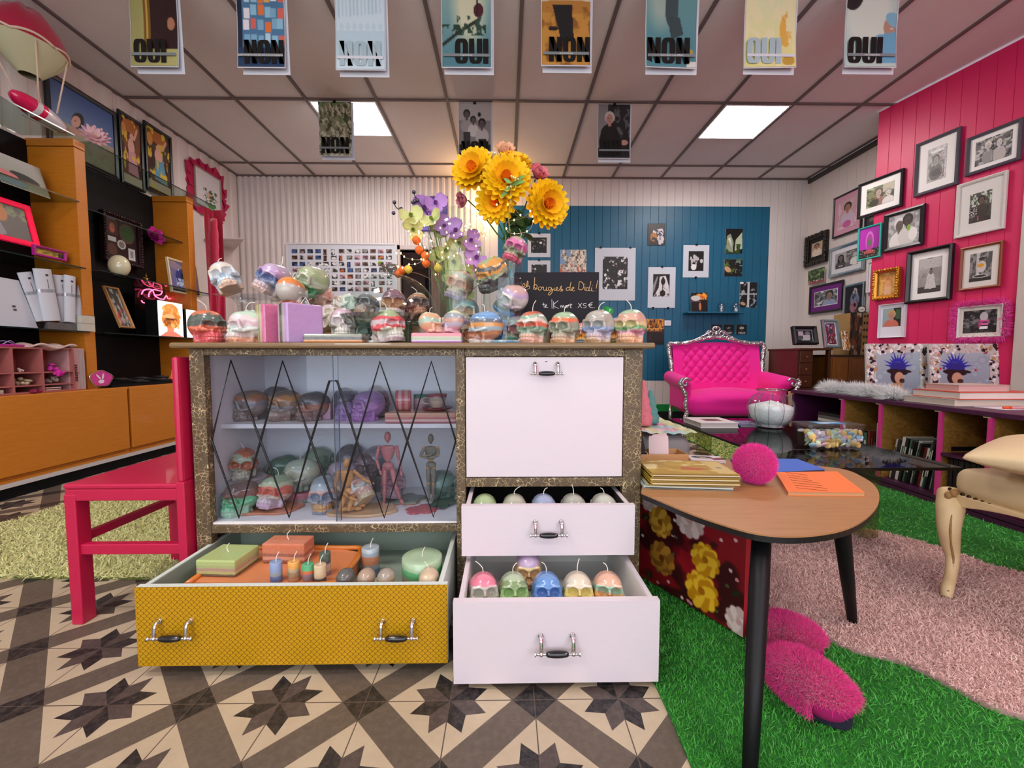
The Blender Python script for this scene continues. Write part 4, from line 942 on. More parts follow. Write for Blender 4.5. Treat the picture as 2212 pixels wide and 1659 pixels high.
for k in range(16):
 q_ = rng.normal(size=3)*(.035, .02, .012); g.ell((q_[0], q_[1], q_[2]+.075), tuple(.012+rng.random(3)*.016), 8, 6)
g.box(-.03, .03, -.02, .02, 0, .06)
o = g.o('drift_candle', bands('drift', ['#8a5a4c', '#a8857c', '#7a4c3c', '#a09690'], 0, .1, .8, 4), smooth=True, loc=(p.x, 1.61, VZ0)); tag(o, 'lumpy brown drip-wax candle beside the orange marbled skull', 'candle')
skz(612, 1010, 1.58, 'dark green skull candle in the middle row of the vitrine', R(-50), ['#8a8a78', '#2f6a48', '#2a5c40', '#33604a'], 1.0, z=VZ0+.045, group=gl2, wick=False)
skz(648, 1010, 1.53, 'pale olive skull candle resting on red wax in the middle row', R(-70), ['#7f8f78', '#a4ab94', '#b4b598', '#9fae98'], 1.08, z=VZ0+.035, group=gl2, wi=1)
slabwax(650, 1050, 1.54, .15, .12, ['#5f7f6a', '#b04a5c', '#b04a5c'], 'stacked green and red wax round under the pale olive skull', h=.034)
skz(688, 1000, 1.62, 'mossy green skull candle at the back of the vitrine', R(170), ['#7f8f80', '#6a8468', '#5f7c60', '#6f8c70'], 1.1, z=VZ0+.06, group=gl2)
block(670, 705, 1.62, .06, .06, ['#6a6460', '#7c726a'], 'grey block candle at the back of the vitrine under the mossy skull', 0, z=VZ0, wick=False)
skz(700, 1090, 1.42, 'slate blue skull candle with peach forehead and golden teeth', R(14), ['#8a8f98', '#c08a38', '#9a9aa0', '#7f8ca0', '#c89a86', '#a4b0b4', '#8a9ca4'], 1.08, group=gl2, wick=False)
skz(738, 1020, 1.56, 'mauve skull candle behind the slate blue one', R(-60), ['#a08c94', '#a8949c', '#9c8c98'], 1.0, z=VZ0+.03, group=gl2, wick=False)
skz(760, 1000, 1.62, 'dark grey skull candle at the back with a curly wick', R(170), ['#4f4c58', '#46444f', '#3f404c'], 1.1, z=VZ0+.07, group=gl2, wi=2)
skz(790, 1010, 1.60, 'plum brown skull candle at the back right of centre', R(15), ['#6f5058', '#745860', '#6a5058'], 1.05, z=VZ0+.05, group=gl2, wick=False)
skz(812, 1000, 1.635, 'slate skull candle at the back behind the standing pink mannequin', R(190), ['#5a6470', '#5c6874', '#7a7884'], 1.0, z=VZ0+.07, group=gl2, wick=False)
for px, d in ((750, 1.62), (812, 1.63)):
 block(px-20, px+20, d, .05, .06, ['#5a5260', '#6a6068'], 'dusky block candle under the skulls at the back, %s' % ('left of centre' if px < 800 else 'behind the pink mannequin'), 0, z=VZ0, wick=False)
slabwax(785, 1110, 1.40, .215, .12, ['#c29868', '#cba274'], 'large flat beige wax tray at the front of the vitrine', h=.010, rz=.05)
skz(786, 1090, 1.40, 'pink and pale blue swirled skull candle lying in the arms of a mannequin', R(55), ['#c6b48c', '#c09a84', '#d6b8a8', '#b9ccc4', '#cfa294', '#d3a898', '#c89a8a'], .98, z=VZ0+.012, tilt=(R(-42), 0), group=gl2, wick=True, wi=4)
skz(738, 1085, 1.47, 'tan skull candle behind the kneeling mannequin', R(-40), ['#b08a70', '#b5927a', '#a88a78'], 1.05, group=gl2, wick=False)
skz(845, 1070, 1.52, 'dusty rose skull candle behind the feet of the pink mannequin', R(20), ['#9a7480', '#a07884', '#96707e'], 1.02, group=gl2, wick=False, tilt=(R(-10), R(10)))
skz(955, 1075, 1.53, 'deep green skull candle behind the grey mannequin', R(150), ['#4f7a64', '#3f6a54', '#6f9484', '#54786a'], 1.02, group=gl2, wick=False)
slabwax(872, 1075, 1.50, .14, .09, ['#b85a38', '#6f7c60', '#4f5c4c'], 'terracotta and green wax leaf curled beside the rose skull', h=.012, rz=.3, wob=.2, name='wax_leaf')
def leaf(px, py, d, s, col, label, rz, z):
 p = at(px, py, Y=d); P = []
 for k in range(44):
  a = 2*PI*k/44; rr = s*(.62+.38*abs(math.cos(2.5*a))**.6+.07*math.sin(17*a)); P.append((rr*math.cos(a), rr*.7*math.sin(a)))
 o = G().prism(P, 0, .005).o('wax_leaf', mat('leafwax'+col[1:], col, .35, var=.15, vscale=60), loc=(p.x, d, z)); o.rotation_euler.z = rz; tag(o, label, 'candle')
leaf(915, 1105, 1.41, .062, '#c05a62', 'red maple leaf of wax at the lower right of the vitrine', .4, VZ0+.001)
leaf(958, 1085, 1.46, .060, '#3f5c4c', 'dark green wax leaf under the grey mannequin', 1.2, VZ0+.007)
def mannequin(label, loc, h, m, pose, rz=0, mj=None, rot=None):
 t = thing('artist_mannequin', label, 'mannequin', loc, rz)
 if rot: t.rotation_euler = rot
 mj = mj or m; S = h
 def V3(p): return Vector(p)*S
 def seg(name, a, b, r0, r1, mm=None, rm=None):
  a, b = V3(a), V3(b); n = 7
  pts = [a+(b-a)*(i/n) for i in range(n+1)]; mid = rm or max(r0, r1)*1.12
  rad = [S*(r0*(1-i/n)+r1*i/n + (mid-max(r0, r1))*math.sin(PI*i/n)) for i in range(n+1)]; rad[0] *= .6; rad[-1] *= .6
  G().tube(pts, rad, 12).o(name, mm or m, t, smooth=True)
 def ball(name, c, r): G().ell(tuple(V3(c)), r*S, 12, 8).o(name, mj, t, smooth=True)
 P = pose
 hd = V3(P['head']); M_ = RY(P.get('headtilt', 0))
 G().ell(tuple(hd), (.043*S, .05*S, .068*S), 16, 12, M_).o('head', m, t, smooth=True)
 seg('neck', P['neck'], P['head'], .018, .018)
 ch, wa, hp = Vector(P['chest']), Vector(P['waist']), Vector(P['hips'])
 G().grid(lambda u, v: tuple((ch+(wa-ch)*v)*S+Vector((math.cos(2*PI*u)*S*(.095-.045*v+.01*math.sin(PI*v)), math.sin(2*PI*u)*S*(.055-.015*v), 0))), 16, 6, True).o('torso', m, t, smooth=True)
 G().ell(tuple(ch*S), (.092*S, .052*S, .03*S), 16, 8).o('shoulder_block', m, t, smooth=True)
 ball('waist_joint', wa, .04)
 G().ell(tuple(hp*S), (.078*S, .05*S, .058*S), 16, 10).o('pelvis', m, t, smooth=True)
 for k in ('L', 'R'):
  s_, e, w, hnd = P['arm'+k]; ball('shoulder_joint', s_, .026); seg('upper_arm', s_, e, .024, .02); ball('elbow_joint', e, .018); seg('forearm', e, w, .02, .014)
  seg('hand', w, hnd, .014, .012, rm=.018)
  h_, kn, an, toe = P['leg'+k]; ball('hip_joint', h_, .032); seg('thigh', h_, kn, .036, .026); ball('knee_joint', kn, .025); seg('calf', kn, an, .026, .015); seg('foot', an, toe, .02, .018, rm=.024)
 return t
woodp = mat('pinkish_limewood', '#b97474', .45, var=.08); woodg = mat('greyed_limewood', '#7d7868', .5, var=.12); wood = mat('limewood', '#c9935a', .4, var=.08)
stand = dict(head=(0, 0, .93), neck=(0, 0, .85), chest=(0, 0, .79), waist=(0, 0, .63), hips=(0, 0, .54),
 armL=((-.115, 0, .79), (-.15, -.01, .64), (-.10, -.05, .50), (-.07, -.08, .44)), armR=((.115, 0, .79), (.14, 0, .63), (.17, -.02, .48), (.18, -.04, .41)),
 legL=((-.05, 0, .50), (-.045, -.03, .27), (-.06, 0, .05), (-.07, -.07, .02)), legR=((.05, 0, .50), (.10, -.06, .30), (.16, -.03, .09), (.20, -.08, .05)))
p0m = at(838, 1080, Y=1.44); hh = at(838, 933, Y=1.44).z-VZ0
mannequin('pinkish jointed mannequin striding between the skulls in the vitrine', (p0m.x, 1.45, VZ0), hh, woodp, stand, R(4))
fold = dict(stand); fold.update(armL=((-.10, 0, .79), (-.14, -.06, .68), (-.02, -.09, .70), (.05, -.09, .72)), armR=((.10, 0, .79), (.13, -.06, .70), (.0, -.10, .66), (-.09, -.11, .68)),
 legL=((-.04, 0, .50), (-.04, -.01, .27), (-.035, 0, .05), (-.04, -.07, .02)), legR=((.04, 0, .50), (.035, -.01, .27), (.02, 0, .05), (.02, -.07, .02)))
p1m = at(931, 1085, Y=1.45); hh = at(931, 938, Y=1.45).z-VZ0
mannequin('grey-green jointed mannequin standing with folded pale arms', (p1m.x, 1.46, VZ0+.013), hh-.013, woodg, fold, R(-6), mj=wood)
kneel = dict(head=(-.02, -.02, .62), neck=(-.02, 0, .56), chest=(-.04, 0, .50), waist=(-.02, 0, .34), hips=(0, 0, .24), headtilt=.3,
 armL=((-.13, -.02, .50), (-.15, -.06, .34), (.02, -.12, .20), (.14, -.12, .16)), armR=((.07, .0, .50), (.16, .02, .40), (.26, -.02, .36), (.32, -.04, .34)),
 legL=((-.05, 0, .20), (-.08, -.14, .06), (.08, -.06, .03), (.16, -.05, .03)), legR=((.05, 0, .20), (.02, -.12, .05), (.10, .04, .03), (.18, .06, .03)))
p2m = at(757, 1100, Y=1.39)
mannequin('kneeling light wood mannequin hugging the pink and blue skull', (p2m.x, 1.385, VZ0+.011), hh*1.02, wood, kneel, R(5))
# DRAWER CONTENTS
gd = 'skull candles in the top right drawer'
for px, lb, c, yw, wi_ in ((1047, 'green-domed skull candle, leftmost in the top right drawer', ['#b9924c', '#8fae74', '#9ab882', '#96b07c'], 180, None),
                   (1111, 'beige-domed skull candle, second from left in the top right drawer', ['#b99a58', '#a8a890', '#aab09a', '#a3a590'], 180, 1),
                   (1174, 'dusty blue skull candle in the middle of the top right drawer', ['#7f90b8', '#8794bc', '#8a98b8'], 180, 3),
                   (1238, 'grey skull candle with orange sides in the top right drawer', ['#d05a2c', '#cf6034', '#c8532a', '#9aa093', '#9a9c90'], 180, 5),
                   (1303, 'pale grey and teal skull candle, rightmost in the top right drawer', ['#4f9c84', '#6fb09a', '#57a088', '#b0b4a6', '#b2b5a8'], 180, 6)):
 p = at(px, 1080, Y=1.28); skull(lb, p.x, 1.275, AZF, R(yw), c, .93, wick=wi_ is not None, wi=wi_ or 0, group=gd, warp=.1)
for o in SC.objects:
 if o.get('group') == gd: o.location.z = at(1180, 1072, Y=1.25).z-.93*.1045
t = G().box(ax0+.03, ax1-.03, 1.22, 1.34, AZF, at(1180, 1072, Y=1.25).z-.93*.1045).o('card_lining', mat('black_card', '#141216', .5)); tag(t, 'black card lining under the skulls in the top right drawer', 'lining')
gd = 'skull candles in the bottom right drawer'
for px, lb, c, wi_ in ((1046, 'pink-crowned grey skull candle, leftmost in the bottom right drawer', ['#8a9a8c', '#b9b2a8', '#a9aa98', '#b9b4aa', '#e0708c', '#e2728c'], 1),
                   (1111, 'leaf green skull candle, second from left in the bottom right drawer', ['#86b060', '#8cb464', '#90b86c', '#6f8c54', '#a3b894'], 6),
                   (1183, 'cornflower blue skull candle in the middle of the bottom right drawer', ['#b9a8b0', '#3f74b8', '#3f78c0', '#4a86c8', '#4f88c8'], 4),
                   (1250, 'yellow and cream skull candle in the bottom right drawer', ['#d8bf5c', '#dcc468', '#dcca70', '#d4c8b0', '#d5c8b2'], 5),
                   (1315, 'orange and peach skull candle, rightmost in the bottom right drawer', ['#d08a3c', '#d8924a', '#d8924a', '#8fbaa0', '#dca88c', '#dba68a'], 3)):
 p = at(px, 1280, Y=1.09); skull(lb, p.x, 1.09, BZF, R((1183-px)*.06), c, .95, tilt=(R(-22), 0), wi=wi_, group=gd, warp=.2)
_t = at(1183, 1243, Y=1.09).z-.95*.1045
for o in SC.objects:
 if o.get('group') == gd: o.location.z = _t
t = G().box(bx0+.04, bx1-.04, 1.035, 1.15, BZF, _t).o('foam_tray', mat('white_foam', '#e3e1df', .8)); tag(t, 'white tray lifting the front row of skulls in the bottom right drawer', 'tray')
p = at(1142, 1240, Y=1.20); skull('orange-brown skull candle with a lilac crown standing behind the front row', p.x, 1.225, BZF+.03, 0, ['#8a5c30', '#b07a44', '#c08a50', '#c9a26c', '#d6b878', '#b9a0c0', '#b49cbc'], .92, group=gd, wi=0, warp=.1)
def pil(px, py, d, r, h, cols, label, wick=True, z=YZF, lying=False):
 p = at(px, py, Y=d)
 o = G().lathe([(r*.96, 0), (r, .003), (r, h-.002), (r*.95, h), (r*.5, h-.002), (0, h-.003)], 26).o('pillar_candle', bands('p_'+label[:46], cols, 0, h, .18, int(px) % 9), loc=(p.x, d, z));
 for f in o.data.polygons: f.use_smooth = True
 tag(o, label, 'candle')
 if lying: o.rotation_euler = (PI/2, 0, .2); o.location.z = z+r
 if wick: G().tube(spl([(0, 0, h-.006), (.002, 0, h+.012), (.009, 0, h+.026)], 3), .0011, 6).o('wick', _wickm, o)
 return o
YZ_ = YZF
for k in (0,):
 d = 1.19; x0, x1 = at(452, 1250, Y=d).x, at(752, 1250, Y=d).x; zt2 = 0
 P = [(x0, 1.10), (x1-.03, 1.10), (x1+.005, 1.16), (x1, 1.30), (x1-.06, 1.32), (x0+.02, 1.32), (x0-.0, 1.25)]
 t = G().prism(P, YZ_, YZ_+.06).o('wax_tray', mat('peach_wax', '#d9895a', .3, var=.1, coat=.3), bevel=.006); tag(t, 'shallow orange wax tray lying in the yellow drawer', 'candle')
 g = G().tube(spl([(a, b, YZ_+.063) for a, b in P+[P[0]]], 3), .008, 8).o('rim', mat('orange_wax', '#cf7a30', .3, coat=.3), t, smooth=True)
ZT = YZ_+.061
def blk2(px, py, d, w, dep, h, cols, label, rz, wick=True, z=ZT):
 p = at(px, py, Y=d); o = G().box(-w/2, w/2, -dep/2, dep/2, 0, h).o('block_candle', bands('b2_'+label[:44], cols, 0, h, .12, 7), loc=(p.x, d, z), bevel=.004); o.rotation_euler.z = rz; tag(o, label, 'candle')
 if wick: G().tube(spl([(0, 0, h), (-.004, 0, h+.014), (.004, 0, h+.026)], 3), .0011, 6).o('wick', _wickm, o)
blk2(495, 1230, 1.20, .112, .105, .046, ['#4f4c30', '#a9b06c', '#a88a78', '#9cae6c', '#a9bd74', '#a9c070'], 'square green-topped block candle with a mauve stripe in the yellow drawer', R(-4))
blk2(625, 1215, 1.255, .125, .065, .058, ['#8a4a30', '#c98a70', '#8f5038', '#c06f4c', '#c46c42', '#c86c40'], 'terracotta block candle at the back of the yellow drawer', R(-2))
for a in ((597, 1250, 1.125, .0155, .054, ['#4668a4', '#4a6cac', '#8a9a98', '#7f9ac0', '#7f9cc8', '#7f9cc8'], 'small blue and sage pillar candle, first of the row in the yellow drawer'),
          (636, 1250, 1.13, .0155, .053, ['#c08a64', '#a08058', '#9a8058', '#b9a078', '#e09a28', '#e8a030'], 'small pillar candle with a bright orange top in the yellow drawer'),
          (666, 1250, 1.12, .0145, .050, ['#d8642c', '#7f6a70', '#8a6a78', '#d8682c', '#3fae70', '#35a468'], 'small orange pillar candle with a green top in the yellow drawer'),
          (692, 1250, 1.115, .0155, .050, ['#2b2426', '#30282a', '#cbb088', '#d0b68c', '#d2b990', '#d0b68c'], 'small beige pillar candle with a dark base in the yellow drawer'),
          (703, 1230, 1.16, .0145, .062, ['#7a5f7c', '#b9a078', '#b09a80', '#3a3f3c', '#2a4034', '#1f4630'], 'dark green-topped small pillar candle behind the beige one')):
 pil(*a, z=ZT)
pil(801, 1230, 1.27, .026, .088, ['#2f4468', '#33486c', '#6f7c84', '#a8683c', '#b06c3c', '#8a9ca8', '#a3b4bc'], 'grey blue pillar candle with an orange band, standing alone in the yellow drawer')
pil(912, 1230, 1.20, .057, .092, ['#7c6a50', '#8a7050', '#8a6c50', '#8f7c5c', '#3f9c5c', '#4fae6c', '#9cbf94', '#a4c49c'], 'wide round candle with brown layers and a pale green top in the yellow drawer')
for px, cols, lb in ((745, ['#8a5530', '#4a4c48'], 'round brown candle end seen over the drawer edge, leftmost'), (790, ['#c9844a', '#a89078'], 'round tan candle end seen over the drawer edge, middle'), (833, ['#4a5c80', '#b9a080', '#9a9080'], 'round blue-ringed candle end seen over the drawer edge, right')):
 p = at(px, 1250, Y=1.12); o = G().ell((0, 0, 0), (.024, .03, .024), 20, 14).o('ball_candle', bands('ball'+str(px), cols, -.02, .02, .3, 3), smooth=True, loc=(p.x, 1.125, YZF+.068)); tag(o, lb, 'candle', 'round candle ends in the yellow drawer')
 t = G().lathe([(.016, 0), (.02, .047), (.012, .047)], 16).o('candle_ring', mat('clear_plastic_ring', '#9aa39c', .3), loc=(p.x, 1.125, YZF)); tag(t, 'small pale holder ring under the %s candle end in the yellow drawer' % ('left' if px < 760 else 'middle' if px < 800 else 'right'), 'candle holder')
p = at(925, 1255, Y=1.11); skull('beige skull candle crown seen over the front of the yellow drawer', p.x, 1.115, YZF+.025, 0, ['#b09a78', '#cdb694', '#cfb896'], .66, wi=1)
# RED CHAIR (left of the sideboard)
rp = mat('raspberry_gloss_paint', '#bd1645', .38, var=.06, vscale=8, coat=.15)
cy0, cy1 = 1.27, 1.70; cx0_, cx1_ = at(135, 1050, Y=cy0).x, -.962
zs_ = at(200, 1046, Y=cy0).z; za_ = zs_-.052
t = thing('dining_chair', 'raspberry red painted wooden chair standing against the left side of the sideboard', 'chair', ((cx0_+cx1_)/2, (cy0+cy1)/2, 0))
ox, oy = t.location.x, t.location.y
def Bc(nm, x0, x1, y0, y1, z0, z1, bv=.003): return G().box(x0-ox, x1-ox, y0-oy, y1-oy, z0, z1).o(nm, rp, t, bevel=bv)
Bc('seat', cx0_, cx1_-.02, cy0, cy1, zs_-.016, zs_, .005)
Bc('apron', cx0_+.002, cx1_-.02, cy0+.002, cy0+.022, za_, zs_-.016); Bc('apron', cx0_+.002, cx0_+.022, cy0+.022, cy1-.022, za_, zs_-.016); Bc('apron', cx0_+.002, cx1_-.02, cy1-.022, cy1-.002, za_, zs_-.016)
def leg_t(x0, x1, y0, y1, ztop, dx=0, nm='leg'):
 g = G().box(x0-ox, x1-ox, y0-oy, y1-oy, 0, ztop)
 for i, v in enumerate(g.v):
  if v[2] == 0: g.v[i] = (v[0]*.995+dx, v[1], 0)
 return g.o(nm, rp, t, bevel=.003)
leg_t(cx0_, cx0_+.034, cy0, cy0+.045, za_+.02); leg_t(cx0_, cx0_+.034, cy1-.045, cy1, za_+.02)
leg_t(cx1_-.026, cx1_, cy0, cy0+.045, zs_+.004); leg_t(cx1_-.026, cx1_, cy1-.045, cy1, zs_+.004)
g = G().box(cx1_-.024-ox, cx1_-.003-ox, cy0-oy, cy1-oy, zs_+.001, .815); g.o('backrest', rp, t, bevel=.009)
Bc('stretcher', cx0_+.006, cx1_-.004, cy0+.008, cy0+.034, .215, .247); Bc('stretcher', cx0_+.006, cx0_+.026, cy0+.03, cy1-.03, .245, .272); Bc('stretcher', cx0_+.006, cx1_-.004, cy1-.034, cy1-.008, .215, .247)
# ORANGE WALL UNIT (left wall)
def M_beech():
 m, nt, b = newmat('orange_beech'); v = coord(nt, 'Object', (3, 3, 40)); n = noise(nt, v, 2.5, 5, .6, .6).outputs[0]; n2 = noise(nt, coord(nt), 170, 2).outputs[0]
 c = mixc(nt, n, s2l(hx('#bb6a12')), s2l(hx('#d68a26'))); c = mixc(nt, (N(nt, n2)-.5)*.4, c, s2l(hx('#8f4c0e')))
 nt.links.new(c, b.inputs['Base Color']); b.inputs['Roughness'].default_value = .42; b.inputs['Coat Weight'].default_value = .12; return m
bee = M_beech(); UX = -2.83
zt0 = .597; zb_ = .115; yg = at(281, 900, X=UX).y
blkp = mat('black_laminate', '#0b0d10', .55, spec=.2)
def unit(y0, y1, lab):
 t = thing('base_cabinet', lab, 'cabinet', (UX, (y0+y1)/2, 0)); ly = (y1-y0)/2
 G().box(XL+.02-UX, 0, -ly, ly, zt0-.02, zt0).o('top_board', bee, t, bevel=.002)
 G().box(XL+.02-UX, -.02, -ly, ly, zb_, zt0-.02).o('body', bee, t)
 G().box(-.018, .004, -ly+.006, ly-.012, zb_+.02, zt0-.004).o('door', bee, t, bevel=.003)
 G().box(XL+.02-UX, -.01, -ly, ly, zb_-.018, zb_).o('base_rail', bee, t)
 return t
unit(.35, 1.78, 'orange beech base cabinet nearest the shop front on the left wall'); unit(1.79, yg-.004, 'long orange beech base cabinet under the pink pigeonhole box'); unit(yg+.004, 4.6, 'orange beech base cabinet behind the red chair')
struct(G().box(XL+.02, UX-.005, .3, 4.6, zb_-.045, zb_-.019).o('trim_plinth_white', mat('white_strip', '#cfcac8', .4)))
struct(G().box(XL+.02, UX-.03, .3, 4.6, 0, zb_-.045).o('trim_plinth_black', blkp))
PX = -2.9
for k, (y0, y1) in enumerate(((1.98, 2.055), (3.0, 3.075), (4.02, 4.095))):
 t = thing('shelf_upright', 'orange beech shelf upright, %s of three along the left wall' % ('nearest', 'middle', 'farthest')[k], 'shelf upright', (PX, (y0+y1)/2, zt0))
 h = 2.285-zt0; G().box(XL+.02-PX, 0, -(y1-y0)/2, (y1-y0)/2, 0, h-.055).o('panel', bee, t, bevel=.002)
 G().box(XL+.02-PX, .0, -(y1-y0)/2-.003, (y1-y0)/2+.004, h-.05, h).o('cap', bee, t, bevel=.003)
for k, (y0, y1) in enumerate(((1.0, 1.98), (2.055, 3.0), (3.075, 4.02))):
 t = G().box(XL+.015, XL+.03, y0, y1, zt0, 2.27).o('back_board', blkp); tag(t, 'black back board of the %s bay of the wall shelves' % ('nearest', 'middle', 'far')[k], 'back board', None)
gs = glass('shelf_glass', '#dfe9e6', .05, .02); ge = mat('shelf_glass_edge', '#10201f', .15)
def gshelf(y0, y1, z, lab, xf=-2.86):
 t = thing('glass_shelf', lab, 'glass shelf', (XL+.03, (y0+y1)/2, z)); w = xf-XL-.03; L = (y1-y0)/2
 G().box(0, w-.001, -L, L, -.008, 0).o('pane', gs, t); G().box(w-.001, w+.0005, -L, L, -.008, 0).o('polished_edge', ge, t); return t
gshelf(1.0, 2.97, 2.294, 'glass shelf across the tops of the first uprights'); gshelf(3.06, 4.3, 2.294, 'glass shelf across the tops of the far uprights', -2.84)
gshelf(2.06, 2.995, 1.87, 'upper glass shelf of the middle bay', -2.88); gshelf(2.06, 2.995, 1.425, 'glass shelf of the middle bay above the rolled paper bundles'); gshelf(2.06, 2.995, .995, 'lowest glass shelf of the middle bay'); gshelf(3.08, 4.015, 1.87, 'upper glass shelf of the far bay', -2.95)
gshelf(3.08, 4.30, 1.43, 'glass shelf of the far bay above the neon sign', -2.84); gshelf(3.08, 4.28, .995, 'lowest glass shelf of the far bay', -2.84)
gshelf(1.0, 1.975, 1.425, 'glass shelf of the nearest bay'); gshelf(1.0, 1.975, .995, 'lowest glass shelf of the nearest bay')
# RUGS AND TURF
rng = np.random.default_rng(11)
def inpoly(P, x, y):
 ins = np.zeros(len(x), bool); n = len(P)
 for i in range(n):
  (xa, ya), (xb, yb) = P[i], P[(i+1) % n]
  if ya == yb: continue
  ins ^= ((ya > y) != (yb > y)) & (x < (xb-xa)*(y-ya)/(yb-ya)+xa)
 return ins
def shag(name, label, poly, h, base, pile, n, L, Wd, near=None, lean=.6, curl=.8, und=.004, kind_name='pile', cat='rug'):
 t = thing(name, label, cat, (0, 0, 0))
 G().prism(poly, .0, und).o('backing', base, t)
 P = np.array(poly); lo, hi = P.min(0), P.max(0); pts = []
 while sum(len(p) for p in pts) < n:
  x = rng.uniform(lo[0], hi[0], n); y = rng.uniform(lo[1], hi[1], n)
  if near: m = rng.random(n) < np.clip((near/np.hypot(x, y))**2, .12, 1)
  else: m = np.ones(n, bool)
  m &= inpoly(poly, x, y); pts.append(np.stack([x[m], y[m], np.full(m.sum(), und-.001)], 1))
 B = np.concatenate(pts)[:n]; d = np.hypot(B[:, 0], B[:, 1])
 V, F = blades(B, np.tile([0, 0, 1.], (n, 1)), L, Wd, rng, lean, .35, curl)
 if near:   # farther tufts are drawn coarser
  s = np.repeat(np.clip(d/near, 1, 2.2), 5)[:, None]; c = np.repeat(B, 5, 0); V = c+(V-c)*np.concatenate([s, s, np.ones_like(s)], 1)
 V[:, 2] = np.maximum(V[:, 2], .001)
 o = lnk(kind_name, npmesh(kind_name, V, F), pile, t); o['kind'] = 'stuff'; return t
def M_pile(name, a, b, sc=25, rough=.6, sheen=.3):
 m, nt, bs = newmat(name); v = coord(nt); n1 = noise(nt, v, sc, 4, .7).outputs[0]; n2 = noise(nt, v, sc*25, 1).outputs[0]
 f = N(nt, n1)*.5+N(nt, n2)*.6-.05
 nt.links.new(mixc(nt, f, s2l(hx(a)), s2l(hx(b))), bs.inputs['Base Color']); bs.inputs['Roughness'].default_value = rough; bs.inputs['Sheen Weight'].default_value = sheen; return m
tb = mat('turf_backing', '#1a6a1c', .9)
TX = at(1440, 1560, Z=0).x
turf = [(TX-.005, .35), (TX+.012, .9), (TX+.01, 1.25), (TX+.02, 3.0), (2.75, 3.0), (2.9, .35)]
shag('artificial_turf', 'bright green artificial grass mat covering the floor right of the sideboard', turf, 0, tb, M_pile('turf_green', '#1a7d1e', '#5cc244', 18, .45, .1), 95000, .013, .0017, near=1.0, lean=.45, curl=.5, cat='artificial grass')
pr = [at(a, b, Z=.018) for a, b in ((1612, 1215), (1650, 1290), (1700, 1345), (1780, 1372), (1850, 1402), (1960, 1430), (2080, 1490), (2212, 1545))]
pr = [(p.x, p.y) for p in pr]+[(1.5, .75), (2.2, .8), (2.4, 1.2)]+[(at(a, b, Z=.018).x, at(a, b, Z=.018).y) for a, b in ((2212, 1237), (2060, 1190), (1960, 1162), (1870, 1143), (1740, 1140), (1650, 1160))]
pr = [(p.x, p.y) for p in spl([(a, b, 0) for a, b in pr+[pr[0]]], 3)][:-1]
shag('sheepskin_rug', 'pale pink fluffy rug with a wavy edge lying on the artificial grass', pr, 0, mat('rug_hide', '#b98f8c', .9), M_pile('pink_pile', '#d8aba2', '#efcdc4', 14, .7, .4), 90000, .011, .0024, near=1.3, lean=1.1, curl=.9, und=.016)
rg = [(at(a, b, Z=.02).x, at(a, b, Z=.02).y) for a, b in ((0, 1238), (340, 1241))]+[(-.99, 1.62), (-.99, 2.6), (-1.3, 2.9), (-2.2, 2.75), (at(140, 1085, Z=.02).x, at(140, 1085, Z=.02).y), (at(0, 1130, Z=.02).x, at(0, 1130, Z=.02).y), (-2.9, 1.8)]
shag('shag_rug', 'yellow-green shag rug on the tiles behind the red chair', rg, 0, mat('rug_backing_olive', '#5f6a24', .9), M_pile('lime_pile', '#b9b868', '#fffdc0', 60, .55), 75000, .018, .0042, near=1.9, lean=1.2, curl=.9, und=.008)
rg2 = [(at(a, b, Z=.01).x, at(a, b, Z=.01).y) for a, b in ((1500, 955), (1440, 935), (1560, 918), (1760, 930), (1850, 955), (1800, 985), (1620, 1005), (1560, 990))]
shag('shag_rug', 'second yellow-green rug lying between the glass table and the pink sofa', rg2, 0, SC.objects['backing'].active_material, M_pile('lime_pile2', '#b4b84c', '#eeeaa0', 30, .55), 14000, .02, .006, lean=1.2, curl=.9, und=.008)
# SOFA
px0, px1 = at(1463, 830, Y=4.35).x, at(1704, 830, Y=4.35).x; W2 = (px1-px0)/2
fuch = mat('fuchsia_velvet', '#f0109a', .75, var=.07, vscale=6, sheen=.15); silv = mat('silver_leaf', '#c9c7c9', .22, .85, var=.15, vscale=40)
t = thing('baroque_sofa', 'fuchsia velvet baroque loveseat with tufted back and carved silver frame', 'sofa', ((px0+px1)/2, 4.25, 0), rz=R(-3))
def vox(fn, lo, hi, h, name, m, parent, **k):
 V, F = surfnet(fn, lo, hi, h); me = npmesh(name, V, F); return lnk(name, me, m, parent, True, **k)
def seatfn(X, Y, Z):
 d = sdbox(X, Y, Z, (0, .25, .33), (W2-.10, .26, .115), .09); return smin(d, sdell(X, Y, Z, (0, .24, .40), (W2-.12, .27, .10)), .05)
vox(seatfn, (-W2, -.08, .1), (W2, .6, .6), .018, 'seat_cushion', fuch, t)
def backp(u, v):
 x = (u-.5)*2*(W2-.10); top = .955+.035*math.cos((u-.5)*PI)-.0*abs(u-.5); z = .42+(top-.42)*v
 wrap = .18*max(0, abs(u-.5)*2-.55)**1.6*(1.3-v)
 a = PI*(u*9+v*4.5); b_ = PI*(u*9-v*4.5)
 tuft = .028*(abs(math.sin(a)*math.sin(b_)))**.45 if .12 < u < .88 and .22 < v < .93 else .02
 return (x, .52+.07*v-wrap-tuft, z)
G().grid(backp, 108, 60).o('tufted_back', fuch, t, smooth=True)
g = G()
for i in range(-30, 40):
 for j in range(-30, 40):
  u = (i+j)/18; v = (i-j)/9
  if .13 < u < .87 and .24 < v < .92:
   p = backp(u, v); G().ell((p[0], p[1]-.004, p[2]), .008, 6, 4).o('tuft_button', mat('fuchsia_button', '#b80d70', .6), t, smooth=True)
G().box(-W2+.1, W2-.1, .58, .60, .3, .93).o('back_panel', fuch, t)
